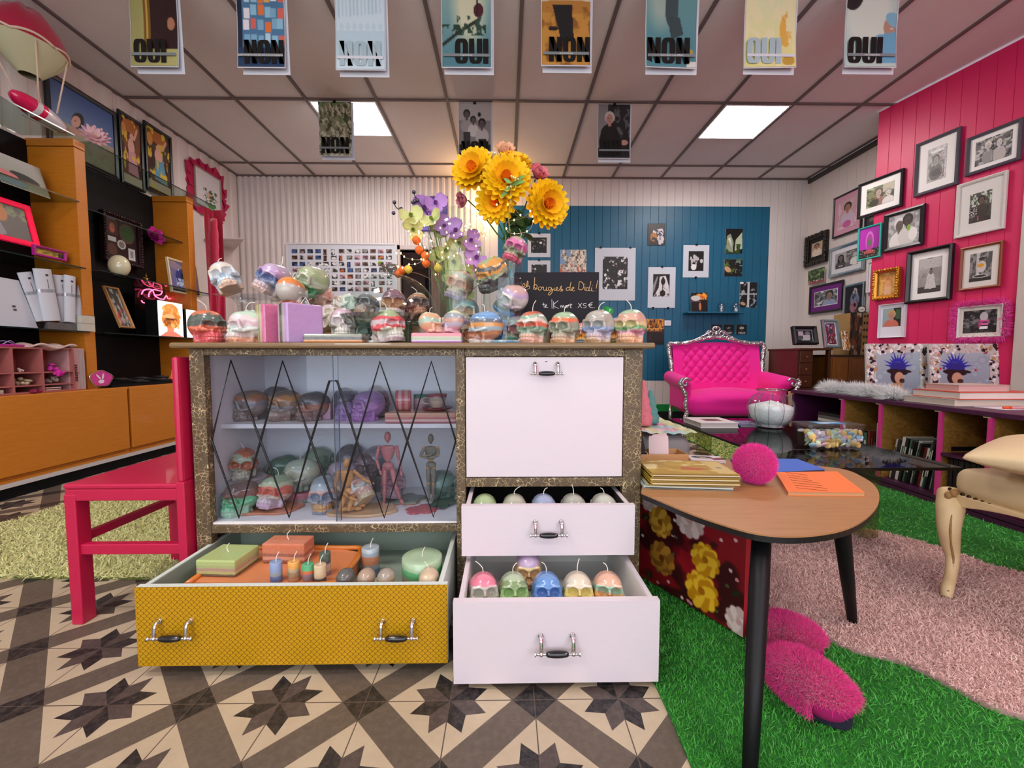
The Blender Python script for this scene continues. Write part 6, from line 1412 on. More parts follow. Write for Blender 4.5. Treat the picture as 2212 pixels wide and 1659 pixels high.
for y in bys:
 m_ = purp if y in (3.47,) else osb
 d_ = G().box(.014, .47, y-.009-oy, y+.009-oy, .055, BZ-.026).o('divider', m_, t)
 G().box(0, .014, y-.010-oy, y+.010-oy, .055, BZ-.03).o('pink_edge', purp if y == 3.47 else pke, d_)
 if y != 3.47: G().box(-.002, .012, y-.002-oy, y+.03-oy, BZ-.034, BZ-.026).o('wood_block', mat('pale_pine', '#d9c3a0', .6), d_)
G().box(.004, .47, 2.04+.009-oy, 2.28-.009-oy, .28, .295).o('inner_shelf', purp, t)
def shelfbook(label, x, y, w, h, d, col, rz=0, lean=0, z=.056, group='books standing in the low bookcase', spine=None):
 t = thing('book', label, 'book', (x, y, z), rot=(lean, 0, rz), group=group)
 G().box(0, .0025, -w/2, w/2, 0, h).box(.0, d, -w/2, -w/2+.0015, 0, h).box(.0, d, w/2-.0015, w/2, 0, h).o('cover', mat('spine_'+col[1:], col, .4), t)
 G().box(.004, d-.004, -w/2+.0016, w/2-.0016, .003, h-.003).o('pages', mat('pages_d9d2c6', '#d9d2c6', .8), t)
 if spine: G().box(-.0006, 0, -w*.2, w*.2, h*.25, h*.8).o('spine_title', mat('title_'+spine[1:], spine, .6), t)
 return t
rr = random.Random(12); cols = ['#1c1b1d', '#e2dfda', '#2b2a2c', '#d8d4cc', '#15171a', '#3f6a58', '#e8e6e2', '#7a2a20', '#222426', '#cfd0cc', '#101214', '#4f7c6a']
names = dict(zip(cols, ['black', 'white', 'charcoal', 'off-white', 'ink black', 'green', 'bright white', 'rust red', 'graphite', 'pale grey', 'jet black', 'sea green']))
y = 2.31; k = 0
while y < 2.62:
 w = rr.uniform(.012, .026); c = cols[k % 12]; h = rr.uniform(.23, .30)
 shelfbook('%s book, number %d from the right among those leaning in the middle bay' % (names[c], k+1) if False else '%s spined book leaning in the bookcase bay above the turf' % names[c], BX+.05+rr.uniform(0, .02), y+w/2, w, h, .19, c, lean=R(9), spine=rr.choice(cols)); y += w+.0015; k += 1
y = 2.68
for k in range(9):
 w = rr.uniform(.014, .03); c = rr.choice(cols); shelfbook('%s book standing in the second bay of the low bookcase' % names[c], BX+.04+rr.uniform(0, .02), y+w/2, w, rr.uniform(.2, .27), .19, c, spine=rr.choice(cols), group='books in the second bay'); y += w+.002
y = 2.07
for k in range(7):
 w = rr.uniform(.02, .03); c = rr.choice(['#15171a', '#1c1b1d', '#101214', '#222426']); shelfbook('%s book standing in the bay nearest the antique chair' % names[c], BX+.04, y+w/2, w, .21, .2, c, group='black books in the bay nearest the antique chair'); y += w+.001
y = 2.99
for k in range(8):
 w = rr.uniform(.015, .03); c = rr.choice(cols); shelfbook('%s book standing in the far bay of the low bookcase' % names[c], BX+.04, y+w/2, w, rr.uniform(.2, .26), .19, c, spine=rr.choice(cols), group='books in the far bay'); y += w+.002
for k in range(3):
 book('book', ('white book lying flat, lowest on the row in the far bay', 'grey book lying flat in the middle of the row in the far bay', 'black book lying flat, topmost in the far bay')[k], BX+.05, BX+.25, 3.02, 3.25, .33+.024*k, .352+.024*k, ('#d9d6d2', '#6a6668', '#17171a')[k], cat='book')
o = G().box(0, .2, 0, .012, 0, .29).o('magazine', mat('white_mag', '#d5cfcc', .4), loc=(BX+.03, 2.695, .10)); o.rotation_euler = (0, 0, R(-14)); tag(o, 'white magazine with red serif lettering at the pink divider', 'magazine')
def textmesh(s, size, ext=.0004, off=0.0, shear=0.0, space=1.0):
 cu = bpy.data.curves.new('t', 'FONT'); cu.body = s; cu.size = size; cu.extrude = ext; cu.offset = off; cu.shear = shear; cu.space_character = space; cu.align_x = 'CENTER'; cu.resolution_u = 4
 tmp = bpy.data.objects.new('t', cu); COL.objects.link(tmp); dg = bpy.context.evaluated_depsgraph_get(); dg.update(); me = bpy.data.meshes.new_from_object(tmp.evaluated_get(dg)); me.materials.clear(); bpy.data.objects.remove(tmp); return me
me = textmesh('EYEM', .032)
lnk('title_lettering', me, mat('dark_red_ink', '#5c1c1c', .6), o, loc=(.12, -.0006, .24), rot=(PI/2, 0, 0))
x0 = BX+.045
book('art_book', 'thick grey-white art book at the bottom of the pile on the bookcase', x0, x0+.45, 2.25, 2.55, BZ+.001, BZ+.038, '#c4bfb8', '#cfc6b6', 'x1')
book('art_book', 'large orange-covered art book in the pile on the bookcase', x0+.015, x0+.47, 2.24, 2.51, BZ+.039, BZ+.078, '#d8421c', '#d8cfc6', 'x1')
book('art_book', 'pinkish-white book on top of the pile on the bookcase', x0+.05, x0+.33, 2.28, 2.47, BZ+.079, BZ+.115, '#cdbcae', '#c9a9a6', 'x1')
o = G().box(x0+.07, x0+.36, 2.08, 2.22, BZ+.001, BZ+.004).o('paper_sheets', mat('white_sheet', '#dfe0e8', .6)); tag(o, 'loose white sheets in front of the big book pile', 'paper')
o = G().tube([(x0+.13, 2.10, BZ+.011), (x0+.30, 2.05, BZ+.011)], [.007, .006], 12).o('marker_pen', mat('pink_marker', '#d98f94', .4), smooth=True); tag(o, 'pink marker pen on the loose sheets near the bookcase edge', 'pen')
G().tube([(x0+.10, 2.11, BZ+.011), (x0+.13, 2.10, BZ+.011)], .0068, 12).o('cap', mat('orange_cap', '#e0501c', .4), o, smooth=True)
def fluff(P, L, n, w, rad, seed=1):
 P = np.array([tuple(p) for p in P]); r = np.random.default_rng(seed); k = r.integers(0, len(P)-1, n); t_ = r.random(n)[:, None]; B = P[k]*(1-t_)+P[k+1]*t_
 D = r.normal(size=(n, 3)); D[:, 2] = np.abs(D[:, 2])*.7+.1; D /= np.linalg.norm(D, axis=1)[:, None]
 V, F = blades(B+D*rad*.3, D, L, w, r, .25, .4, .6); return V, F
Pb = spl([(BX+.16, 3.30, BZ+.012), (BX+.06, 3.15, BZ+.014), (BX+.10, 3.0, BZ+.014), (BX+.06, 2.86, BZ+.014), (BX+.09, 2.72, BZ+.014), (BX+.04, 2.60, BZ+.014)], 8)
V, F = fluff(Pb, .065, 12000, .0035, .03); V[:, 2] = np.maximum(V[:, 2], BZ+.002); o = lnk('feather_boa', npmesh('boa', V, F), mat('white_feather', '#e8eaea', .8, sheen=.3)); tag(o, 'white feather boa trailing along the front edge of the bookcase top', 'feather boa'); o['kind'] = 'thing'
def hatpic(seed, shift):
 c = Cv(110, 95, '#9fb0bc'); c.gr('#a9bac4', '#8898a6'); r = random.Random(seed)
 for _ in range(22): x, y, s = r.random(), r.random(), r.uniform(.04, .08); c.e(x, y, s, s, '#8ea0b0', 0, .3); c.e(x, y, s*.7, s*.7, '#a3b3be', 0, .3)
 for _ in range(12): x, y = r.random(), r.random(); c.e(x, y, .022, .026, r.choice(['#c8242c', '#c8242c', '#2f3f8a', '#2c4a54']))
 cx, cy = .5+shift, .52
 for k in range(11):
  a = PI+PI*(k+.5)/11; L = .22+.05*math.sin(k*2.1); c.p([(cx+.1*math.cos(a-.28), cy-.08+.12*math.sin(a-.28)), (cx+(L+.04)*math.cos(a), cy-.08+(L+.1)*math.sin(a)), (cx+.1*math.cos(a+.28), cy-.08+.12*math.sin(a+.28))], '#1c2fa8')
 c.e(cx, cy-.06, .15, .13, '#1f2c86', 0, .2); c.e(cx-.02, cy+.02, .20, .06, '#141318', .12).e(cx+.12, cy+.0, .14, .035, '#17151a', .1)
 c.e(cx-.06, cy+.12, .09, .13, '#1a1618').e(cx+.02, cy+.14, .09, .12, '#c99a80').e(cx+.07, cy+.2, .05, .05, '#3a2a24').p([(cx-.1, cy+.25), (cx+.05, cy+.24), (cx+.14, 1), (cx-.32, 1)], '#b8823c')
 c.a = c.a[12:, 8:102] if shift == 0 else c.a[12:, :94]; c.h, c.w = c.a.shape[:2]
 return c
mos = ['#c9a9a0', '#e8e6e4', '#20243a', '#d3c0b8', '#b89468', '#f2f2f0', '#1a1a22', '#dcdcdc']
def mosaic(label, pxa, pxb, Y, shift, seed):
 xa, xb_ = at(pxa, 800, Y=Y).x, at(pxb, 800, Y=Y).x; w = xb_-xa; zt_ = at(pxa, 741, Y=Y).z; h = zt_-BZ-.004
 t = thing('mosaic_frame', label, 'picture frame', ((xa+xb_)/2, Y, BZ+.002), rot=(R(-5), 0, 0))
 G().box(-w/2, w/2, 0, .014, 0, h).o('frame_board', mat('grout_grey', '#c2bcb8', .8), t); fr = .065
 r = random.Random(seed); byc = {}
 x = -w/2
 def tile(x, z, s):
  c = r.choice(mos); n = r.choice((3, 4, 4, 5)); a0 = r.random()*6; byc.setdefault(c, G()); P = [(x+s*r.uniform(.7, 1.1)*math.cos(a0+2*PI*k/n), z+s*r.uniform(.7, 1.1)*math.sin(a0+2*PI*k/n)) for k in range(n)]
  P = [(max(-w/2, min(w/2, a)), max(0, min(h, b))) for a, b in P]; byc[c].prism(P, 0, .004+.002*r.random(), RX(PI/2))
 for _ in range(330):
  u, v = r.uniform(-w/2, w/2), r.uniform(0, h)
  if abs(u) > w/2-fr or v > h-fr or v < fr*.4: tile(u, v, r.uniform(.008, .019))
 for k, (c, g) in enumerate(byc.items()): g.o('mosaic_tiles', mat('tile_'+c[1:], c, .15 if k % 2 else .4, coat=.3), t)
 print_mesh('photo_print', hatpic(seed, shift), w-2*fr, h-fr*1.1, None, t, y=-.003, thick=.002, loc=(0, 0, (h-fr*1.1)/2+fr*.15))
mosaic('mosaic-framed portrait in a spiky blue headdress, left of the two on the bookcase', 1876, 2011, 2.92, 0, 3)
mosaic('mosaic-framed portrait half hidden behind the big book pile', 2013, 2163, 2.86, -.22, 7)
br1 = mat('brown_walnut', '#4a2810', .4, var=.35, vscale=8, stretch=(1, 1, 8)); br2 = mat('honey_burl', '#7f4a1c', .35, var=.4, vscale=7, stretch=(3, 3, 1))
Yd = 4.25; xa, xb_, xc, xd = (at(p, 780, Y=Yd).x for p in (1724, 1757, 1795, 1868)); zt_ = at(1730, 752, Y=Yd).z
t = thing('writing_desk', 'dark walnut desk with a stack of drawers beside the sofa', 'desk', ((xa+xc)/2, Yd, 0)); ox = (xa+xc)/2
G().box(xa-ox-.005, xc-ox, -.02, .5, zt_-.02, zt_).o('desk_top', br1, t, bevel=.004)
G().box(xa-ox, xb_-ox, .01, .48, .1, zt_-.02).o('drawer_case', br1, t)
for k in range(4): z = zt_-.03-.125*k; d_ = G().box(xa-ox+.015, xb_-ox-.01, -.004, .01, z-.115, z).o('drawer', br1, t, bevel=.004); G().ell(((xa+xb_)/2-ox, -.012, z-.058), .011, 10, 6).o('knob', br2, d_, smooth=True)
G().box(xb_-ox, xc-ox, .3, .48, .3, zt_-.02).o('modesty_panel', mat('dark_walnut', '#2a160c', .6), t); G().box(xc-ox-.03, xc-ox, .0, .04, 0, zt_-.02).o('leg', br1, t); G().box(xa-ox, xa-ox+.04, .02, .06, 0, .1).o('leg', br1, t)
zt2 = at(1830, 766, Y=Yd).z
t = thing('burl_cupboard', 'honey-brown cupboard with two book-matched doors next to the desk', 'cupboard', ((xc+xd)/2, Yd, 0)); w = (xd-xc)/2
G().box(-w, w, .0, .45, .08, zt2-.02).o('body', br2, t); G().box(-w-.012, w+.012, -.015, .46, zt2-.02, zt2).o('cupboard_top', mat('dark_walnut', '#2a160c', .6), t, bevel=.004)
for s in (-1, 1):
 d_ = G().box(min(0, s*(w-.01))+.004, max(0, s*(w-.01))-.004, -.012, .0, .1, zt2-.04).o('door', br2, t, bevel=.003); G().ell((s*.03, -.02, zt2-.3), .009, 8, 6).o('knob', nm, d_, smooth=True)
 G().box(s*(w-.04)-.02, s*(w-.04)+.02, .02, .06, 0, .08).o('foot', br1, t)
def M_croch(a, b_): return M_pile('crochet'+a[1:], a, b_, 40)
px_, py_ = .86, 2.45
t = thing('blanket_pouf', 'low pouf draped with a pastel crochet blanket beyond the side table', 'pouf', (px_, py_, 0))
V0, F0 = surfnet(lambda X, Y, Z: sdbox(X, Y, Z, (0, 0, .21), (.13, .26, .195), .07), (-.17, -.3, 0.0), (.17, .3, .43), .02); lnk('pouf_body', npmesh('pouf', V0, F0), mat('grey_pouf', '#8f8a8c', .9), t, True)
cvp = Cv(44, 60, '#e6d8c8');
for i in range(5):
 for j in range(6): cvp.r(i/5, j/6, (i+.96)/5, (j+.96)/6, ['#e8a8b8', '#9ccfc8', '#e6e2a8', '#b9d8e0', '#f0c9d0', '#cfe0b0'][(i*2+j*3) % 6])
cvp.n(3, 30, '#ffffff', .6, .8); o = print_mesh('crochet_blanket', cvp, .28, .54, None, t, loc=(0, 0, .418), bend=lambda x, z: -.018*np.clip(np.abs(x)*2-.5, 0, 1)+.004*np.sin(x*30)*np.sin(z*22)); o.rotation_euler = (-PI/2, 0, 0)
for nm_, px, Y, c, c2, r_, h_, lb in (('crochet_cone', 1389, 2.42, '#e07f8c', '#f0a9b0', .05, .24, 'pink crochet cone standing on the pastel blanket by the sideboard'), ('crochet_cone', 1404, 2.50, '#5f9a96', '#8fc4bc', .05, .18, 'teal crochet cone beside the pink one')):
 q = at(px, 900, Y=Y); o = G().lathe([(r_, 0), (r_*1.02, .02)]+[(r_*(1-k/10)**.8+.008*(k % 2), .02+h_*k/10) for k in range(1, 10)]+[(0, h_+.02)], 20).o(nm_, mat('croc'+c[1:], c, .9, var=.25, vscale=60, bmp=1.0), smooth=True, loc=(q.x, Y, .43)); tag(o, lb, 'crochet decoration')
# PICTURES
def corners(fn, q): return [fn(*p) for p in q]       # TL, BL, TR, BR
def wallpic(fn, q, face, off, name, label, cat='framed photograph', **k):
 TL, BL, TR, BR = corners(fn, q); c = (TL+BL+TR+BR)/4; rt = Vector((math.cos(face), math.sin(face), 0))
 w = ((TR-TL).dot(rt)+(BR-BL).dot(rt))/2; h = (TL.z-BL.z+TR.z-BR.z)/2
 n = Vector((math.sin(face), -math.cos(face), 0))
 return picture(name, label, cat, c+n*off, w, h, face=face, **k)
zz = lambda L, ox=1720, oy=240, s=3.19: [(ox+x/s, oy+y/s) for x, y in L]
fR = math.radians(-90); nP = Vector((dr.y, -dr.x, 0)); nP = -nP if nP.x > 0 else nP
fP = math.atan2(nP.x, -nP.y)
onR = lambda x, y: at(x, y, X=XR-.03)
onP = lambda x, y: on_pink(x, y, .022)
bw_ = lambda seed, w=60, h=80, dark='#1c1b1e': Cv(w, h, '#6d6b6c').n(seed, 4, dark, .45, .62).n(seed+1, 9, '#c9c6c4', .56, .7)
def garland(c, seed, cols, n=60, box=(0, 0, 1, 1), s=.012):
 r = random.Random(seed)
 for _ in range(n): c.e(box[0]+(box[2]-box[0])*r.random(), box[1]+(box[3]-box[1])*r.random(), s, s*.8, r.choice(cols))
 return c
gw = 'portraits on the right wall'
wallpic(onR, zz([(255, 600), (255, 868), (450, 522), (450, 822)]), fR, .0, 'framed_picture', 'black-framed colour portrait with a dusty pink mat, left of the big landscape portrait', fw=.016, fc='#131013', mw=.05, mc='#cf98ae', cv=Cv(50, 70, '#c7a0a8').n(2, 3, '#e0b8c8').face(.52, .3, .17, '#a8705c', '#1c1414', '#c9b4c8').e(.5, .85, .22, .12, '#c45f9a'))
wallpic(onR, zz([(66, 868), (70, 1076), (212, 826), (215, 1032)]), fR, .0, 'framed_picture', 'small portrait in an ornate black and gold carved frame, leftmost on the white side wall', fw=.05, fc='#1a160c', mw=(.035, .035, .05, .05), mc='#0d0c0c', cv=Cv(40, 55, '#b59a80').face(.5, .3, .2, '#9c6f54', '#1c1414', '#d8cbb8'), d=.035, ornate=True, rough=.25)
wallpic(onR, zz([(228, 940), (230, 1146), (470, 888), (470, 1096)]), fR, .0, 'framed_picture', 'mirror-edged frame with a double black and white portrait under the pink-matted one', fw=.03, fc='#8c9aa2', mw=.05, mc='#d8dadf', cv=bw_(4, 70, 50, '#5a5858').r(0, 0, .5, 1, '#a8a6a6').face(.26, .35, .11, '#6c6462', '#17171a', '#4a4648', True).face(.85, .35, .09, '#c0bcba', '#8a8888', '#e0dedc').e(.22, .85, .03, .03, '#f0f0f0').e(.3, .85, .03, .03, '#f0f0f0'), fmat=mat('mirror_frame', '#9fb0ba', .12, .8))
wallpic(onR, zz([(83, 1098), (90, 1196), (198, 1076), (205, 1172)]), fR, .01, 'photo_card', 'small unframed photograph of green foliage beneath the ornate black frame', 'photograph', fw=0, mw=.001, d=.006, cv=Cv(50, 40, '#3c5c34').n(5, 6, '#7f9c5c').n(6, 9, '#1f2c1c').r(0, .82, 1, 1, '#8a3038').n(9, 14, '#d8cfc8', .62, .66, box=(0, .75, 1, 1)))
wallpic(onR, zz([(97, 1210), (84, 1398), (322, 1165), (318, 1374)]), fR, .0, 'framed_picture', 'black-framed photo of a smiling person with a wide purple mat', fw=.022, fc='#0d0b0e', mw=.055, mc='#6a1f78', cv=Cv(80, 55, '#6a6e72').n(7, 7, '#2a2c30').n(8, 9, '#d8dade', .55, .7).face(.66, .36, .14, '#8f7468', '#1c1818', '#8fa0c0').r(0, 0, 1, .04, '#e8e6e8').r(0, .95, 1, 1, '#e8e6e8').r(0, 0, .03, 1, '#e8e6e8').r(.97, 0, 1, 1, '#e8e6e8'))
wallpic(onR, zz([(325, 1196), (325, 1418), (468, 1183), (468, 1405)]), fR, .0, 'framed_picture', 'silver-edged frame holding a dark portrait of a person in a blue robe', fw=.025, fc='#7f868c', cv=Cv(50, 75, '#17161a').e(.55, .5, .26, .3, '#6f7894').e(.55, .2, .13, .12, '#a8a4a6').e(.5, .75, .22, .2, '#9a6a78').n(3, 9, '#0d0c10', .58, .7), fmat=mat('mirror_frame', '#9fb0ba', .12, .8))
wallpic(onR, zz([(487, 1042), (487, 1250), (560, 1024), (560, 1246)]), fR, .0, 'framed_picture', 'thin white frame half hidden behind the edge of the raspberry wall', fw=.02, fc='#dfe0e4', mw=.02, cv=bw_(12, 30, 50, '#9a98a0'))
wallpic(onR, zz([(472, 730), (474, 800), (560, 706), (560, 782)]), fR, .0, 'framed_picture', 'tiny dark frame peeking out between the landscape portrait and the turquoise frame', fw=.01, fc='#2a2630', cv=Cv(20, 24, '#3a3a44').e(.5, .4, .2, .2, '#7f6a60'))
PW = [
 ([(430, 515), (422, 748), (745, 385), (730, 652)], 'black-framed landscape portrait with white mat, highest at the corner of the raspberry wall', dict(fw=.022, fc='#141116', mw=.05, cv=garland(Cv(90, 64, '#6c7a54').n(1, 5, '#a8b48c').n(2, 7, '#3a3f34').r(.6, 0, 1, .4, '#b9b49c').face(.45, .35, .12, '#b0a294', '#5a4a44', '#8a6a60').face(.8, .5, .1, '#c9c2bc', '#9a948c', '#d8d4d0').e(.3, .8, .17, .2, '#2c3424'), 3, ['#c43a34', '#b8302c', '#d8d04c'], 70, (.1, .2, .7, .7)))),
 ([(832, 238), (806, 596), (1142, 94), (1112, 506)], 'tall grey-framed print with beaded border, its glass catching a ceiling lamp', dict(fw=.024, fc='#4e4a55', mw=.06, cv=garland(Cv(70, 96, '#c9c6c4').r(.06, .1, .9, .95, '#6f6d6c').n(4, 6, '#a8a6a4').face(.45, .38, .16, '#8f8c8a', '#4a4846', '#5c5a58').e(.5, .12, .36, .04, '#e0dedc').e(.5, .75, .3, .1, '#3a3838'), 5, ['#b03c3c', '#f0eeec'], 90, (.7, .1, .98, .9)))),
 ([(1182, 200), (1158, 458), (1572, 28), (1545, 332)], 'grey-framed wide print of two seated people, top right of the raspberry wall', dict(fw=.022, fc='#4e4a55', mw=.03, cv=garland(Cv(110, 66, '#5f5e5e').n(6, 8, '#2c2b2c').n(7, 10, '#b9b6b4').face(.36, .32, .08, '#c0b8b4', '#d8d4d0', '#8f8c8a').face(.66, .32, .09, '#cfc8c4', '#6a6664', '#b9b4b0').r(.495, 0, .505, 1, '#2a2828'), 8, ['#8a5ac0', '#6fb0d0', '#c0a0e0', '#9cae4c'], 40, (.1, .3, .95, .6)))),
 ([(608, 715), (598, 980), (888, 638), (878, 918)], 'thick black frame with two hooded people in white', dict(fw=.032, fc='#19161a', mw=.004, cv=Cv(90, 80, '#8a8a8c').n(9, 9, '#b9b9bb').face(.36, .34, .15, '#5c5450', '#d8d6d4', '#dddbd8').face(.62, .25, .14, '#3a3434', '#1f1c1e', '#d0cecb').e(.66, .48, .06, .1, '#7fae3c').e(.8, .7, .14, .2, '#e4e2e0'))),
 ([(1110, 516), (1090, 884), (1464, 400), (1432, 806)], 'white-framed portrait of a person in a dark dress before a garden', dict(fw=.02, fc='#d8d4ce', mw=(.06, .06, .08, .07), mc='#dcdad6', cv=garland(Cv(90, 110, '#3f3a34').n(11, 8, '#5c7a4c', .5, .62, 3, (0, 0, 1, .5)).n(12, 12, '#c4c8c4', .58, .66, 3, (0, 0, 1, .45)).n(13, 5, '#1a1614', .5, .62, 3, (0, .5, 1, 1)).face(.54, .28, .14, '#5c4034', '#120e0e', '#3a2c28').e(.56, .62, .24, .22, '#352824').e(.5, .8, .3, .22, '#2c2220'), 5, ['#f0eeec', '#e8e6e4', '#151313'], 90, (.0, .5, .35, .8)).e(.42, .82, .03, .03, '#d02f9c').e(.42, .9, .02, .05, '#d08a1c'))),
 ([(430, 815), (419, 1038), (590, 765), (582, 1002)], 'small turquoise frame with a cactus under a bell jar on magenta', dict(fw=.014, fc='#28b8a4', cv=garland(Cv(60, 84, '#b81fb0').gr('#c42cc0', '#8f1590', 'x').r(0, .7, 1, 1, '#17141c').e(.5, .45, .2, .32, '#d070c8').e(.5, .5, .15, .28, '#b02fa8').e(.5, .5, .06, .15, '#2f8a2c').e(.5, .8, .26, .06, '#b8404c'), 2, ['#e0e0e0', '#b0a04c'], 60, (0, .72, 1, 1)))),
 ([(540, 1100), (534, 1302), (718, 1076), (708, 1290)], 'small gold carved frame with a sepia figure', dict(fw=.03, fc='#c07f24', mw=.002, cv=Cv(50, 60, '#c98a3c').n(3, 6, '#e0b060').e(.52, .6, .2, .3, '#dca06c').e(.52, .25, .1, .09, '#c07c4c').e(.4, .2, .04, .14, '#d89a68', .5).e(.64, .2, .04, .14, '#d89a68', -.5).r(.35, .6, .7, .95, '#e4b48c'), d=.05, ornate=True, fmat=mat('gilded_frame', '#c88a2c', .3, .7, var=.3, vscale=60))),
 ([(770, 975), (756, 1326), (1086, 910), (1068, 1302)], 'large black-framed print of a crowned figure in a white gown with black rays', dict(fw=.026, fc='#131012', mw=.05, cv=garland(Cv(80, 100, '#a8a6a4').gr('#b9b7b4', '#8a8886').n(2, 4, '#8f8d8b').r(0, .82, 1, 1, '#3f3d3e').r(.06, .04, .94, .3, '#bdbbb9').e(.55, .66, .17, .24, '#d4d2d0').e(.56, .42, .08, .07, '#6f6a68').e(.56, .33, .06, .03, '#4a4644').p([(.45, .5), (.68, .5), (.8, .88), (.3, .88)], '#cac8c6'), 6, ['#2f2d2e', '#3a3839'], 80, (.05, .1, .95, .78), .009), d=.05)),
 ([(1130, 950), (1122, 1238), (1426, 888), (1415, 1210)], 'brown wooden frame with a seated figure drawn in white line', dict(fw=.018, fc='#8a3a1c', mw=.04, mc='#dcd8d0', cv=Cv(80, 100, '#4f4e4e').n(4, 5, '#8a8888').r(.3, 0, .45, .8, '#b9b7b5').e(.55, .3, .12, .1, '#6c6866').e(.55, .22, .15, .05, '#2c2a2a').e(.55, .5, .2, .2, '#c9c4c0').e(.5, .45, .16, .07, '#d89a2c').e(.5, .82, .34, .06, '#e8e6e4').e(.5, .82, .30, .045, '#2f2d2e').r(0, .88, 1, 1, '#2a2829'))),
 ([(575, 1336), (561, 1563), (756, 1318), (748, 1560)], 'white square-print frame with a person against green and black', dict(fw=.008, fc='#dadce4', mw=(.02, .03, .03, .09), mc='#dfe0e8', cv=Cv(60, 60, '#8fa9b0').r(.6, 0, 1, 1, '#14181a').r(.72, .1, .95, .6, '#3a5c3c').face(.48, .38, .2, '#b88a78', '#b9a06c', '#c9705c'), d=.03)),
 ([(1112, 1352), (1108, 1560), (1430, 1325), (1420, 1558)], 'cream frame trimmed with a pink feather fringe around a dark photo', dict(fw=.012, fc='#d9d0cf', mw=.022, mc='#dcd9cf', cv=Cv(90, 60, '#3f3e40').n(14, 9, '#7a787a').n(15, 7, '#17161a').e(.62, .3, .12, .2, '#b9b6b8').r(.5, .45, .78, .52, '#e04c94').r(.52, .58, .76, .66, '#e86aa8').r(.5, .72, .74, .84, '#efeef0').e(.5, .6, .03, .2, '#b03c7a'))),
]
for q, lab, k in PW:
 t = wallpic(onP, zz(q), fP, .0, 'framed_picture', lab, **k)
def fringe(t, w, h, L, n, m, seed):
 r = np.random.default_rng(seed); s = r.random(n)*2*(w+h); B = np.zeros((n, 3)); D = np.zeros((n, 3))
 for i, v in enumerate(s):
  if v < w: B[i] = (-w/2+v, 0, h/2); D[i] = (0, -.2, 1)
  elif v < w+h: B[i] = (w/2, 0, h/2-(v-w)); D[i] = (1, -.2, 0)
  elif v < 2*w+h: B[i] = (w/2-(v-w-h), 0, -h/2); D[i] = (0, -.2, -1)
  else: B[i] = (-w/2, 0, -h/2+(v-2*w-h)); D[i] = (-1, -.2, 0)
 V, F = blades(B, D, L, .004, r, .5, .5, .6); V[:, 1] = np.minimum(V[:, 1], .008); o = lnk('feather_fringe', npmesh('fringe', V, F), m, t); o['kind'] = 'stuff'
TL, BL, TR, BR = corners(onP, zz(PW[-1][0])); fringe(t, (TR-TL).length, TL.z-BL.z, .042, 3500, mat('pink_feather', '#f03ca8', .8, sheen=.4), 4)
z6 = lambda L: [(1680+x/5.53, 560+y/5.53) for x, y in L]
def leanpic(q, Y, name, label, lean, **k):
 TL, BL, TR, BR = [at(x, y, Y=Y) for x, y in q]; c = (TL+BL+TR+BR)/4; w = (TR.x-TL.x+BR.x-BL.x)/2; h = ((TL.z-BL.z)+(TR.z-BR.z))/2
 return picture(name, label, 'framed photograph', c, w, h/math.cos(lean), lean=-lean, **k)
leanpic(z6([(205, 805), (160, 1018), (490, 795), (440, 1018)]), 4.35, 'framed_picture', 'black shadow-box frame leaning on the walnut desk', R(14), fw=.035, fc='#111014', mw=.005, cv=Cv(70, 50, '#1a1a1e').r(.15, .1, .45, .5, '#c9b8c4').e(.72, .3, .2, .25, '#3a4258').e(.72, .3, .15, .19, '#8a8488').r(.4, .45, .85, .85, '#b8b4bc').r(.1, .5, .35, .9, '#4a4c52').r(.3, .88, .8, .94, '#dddcdf'), d=.05)
leanpic(z6([(568, 725), (505, 1050), (785, 712), (690, 1070)]), 4.3, 'framed_picture', 'silver-framed purple and red picture leaning on the walnut desk', R(12), fw=.03, fc='#8f9aa0', mw=.008, cv=Cv(50, 76, '#3a2450').gr('#4a2a6a', '#5a1c2c').n(4, 6, '#7a2038').n(5, 9, '#c9b8c0', .6, .68).e(.55, .4, .16, .12, '#3a3c4a').e(.62, .55, .14, .06, '#b0384c'), fmat=mat('mirror_frame', '#9fb0ba', .12, .8))
leanpic(z6([(800, 862), (745, 1085), (856, 850), (850, 1085)]), 4.25, 'picture_card', 'small amber and white picture leaning beside the silver-framed one', R(12), fw=0, mw=.001, cv=Cv(30, 60, '#7a4416').n(3, 6, '#d8862c').n(6, 8, '#e8dccc', .57, .62), d=.01)
a, b = [at(x, y, Y=4.32) for x, y in z6([(872, 640), (1000, 1012)])]
t = thing('display_box', 'kraft display box with a brown and white picture on its front, on the cupboard', 'box', ((a.x+b.x)/2, 4.32, zt2))
hh_ = a.z-zt2; w_ = b.x-a.x; G().box(-w_/2, w_/2+.10, .002, .22, 0, hh_).o('carton', mat('printed_kraft', '#a68452', .8, var=.2, vscale=50), t)
print_mesh('box_print', Cv(30, 70, '#4a2f20').n(8, 5, '#c9b8a8').n(4, 7, '#8a3f1c', .55, .65).n(5, 6, '#17100d'), w_, hh_, None, t, y=0, loc=(0, 0, hh_/2))
g = G()
for i in range(3):
 for j in range(6): g.box(w_/2+.015+.028*i, w_/2+.03+.028*i, -.0005, .0019, .03+.07*j, .055+.07*j)
g.o('printed_marks', mat('dark_print', '#2f2216', .8), t)
c_ = at(1859, 664, Y=4.40)
t = thing('spot_lantern', 'small dark round lantern with a white face on top of the kraft display box', 'lantern', (c_.x, 4.40, zt2+hh_+.002+.036))
G().lathe([(.034, -.06), (.036, -.055), (.036, .035), (.03, .045), (0, .045)], 22).o('housing', mat('dark_bronze', '#3a2c1e', .35, .6), t, smooth=True).rotation_euler = (R(-90), 0, R(-30))
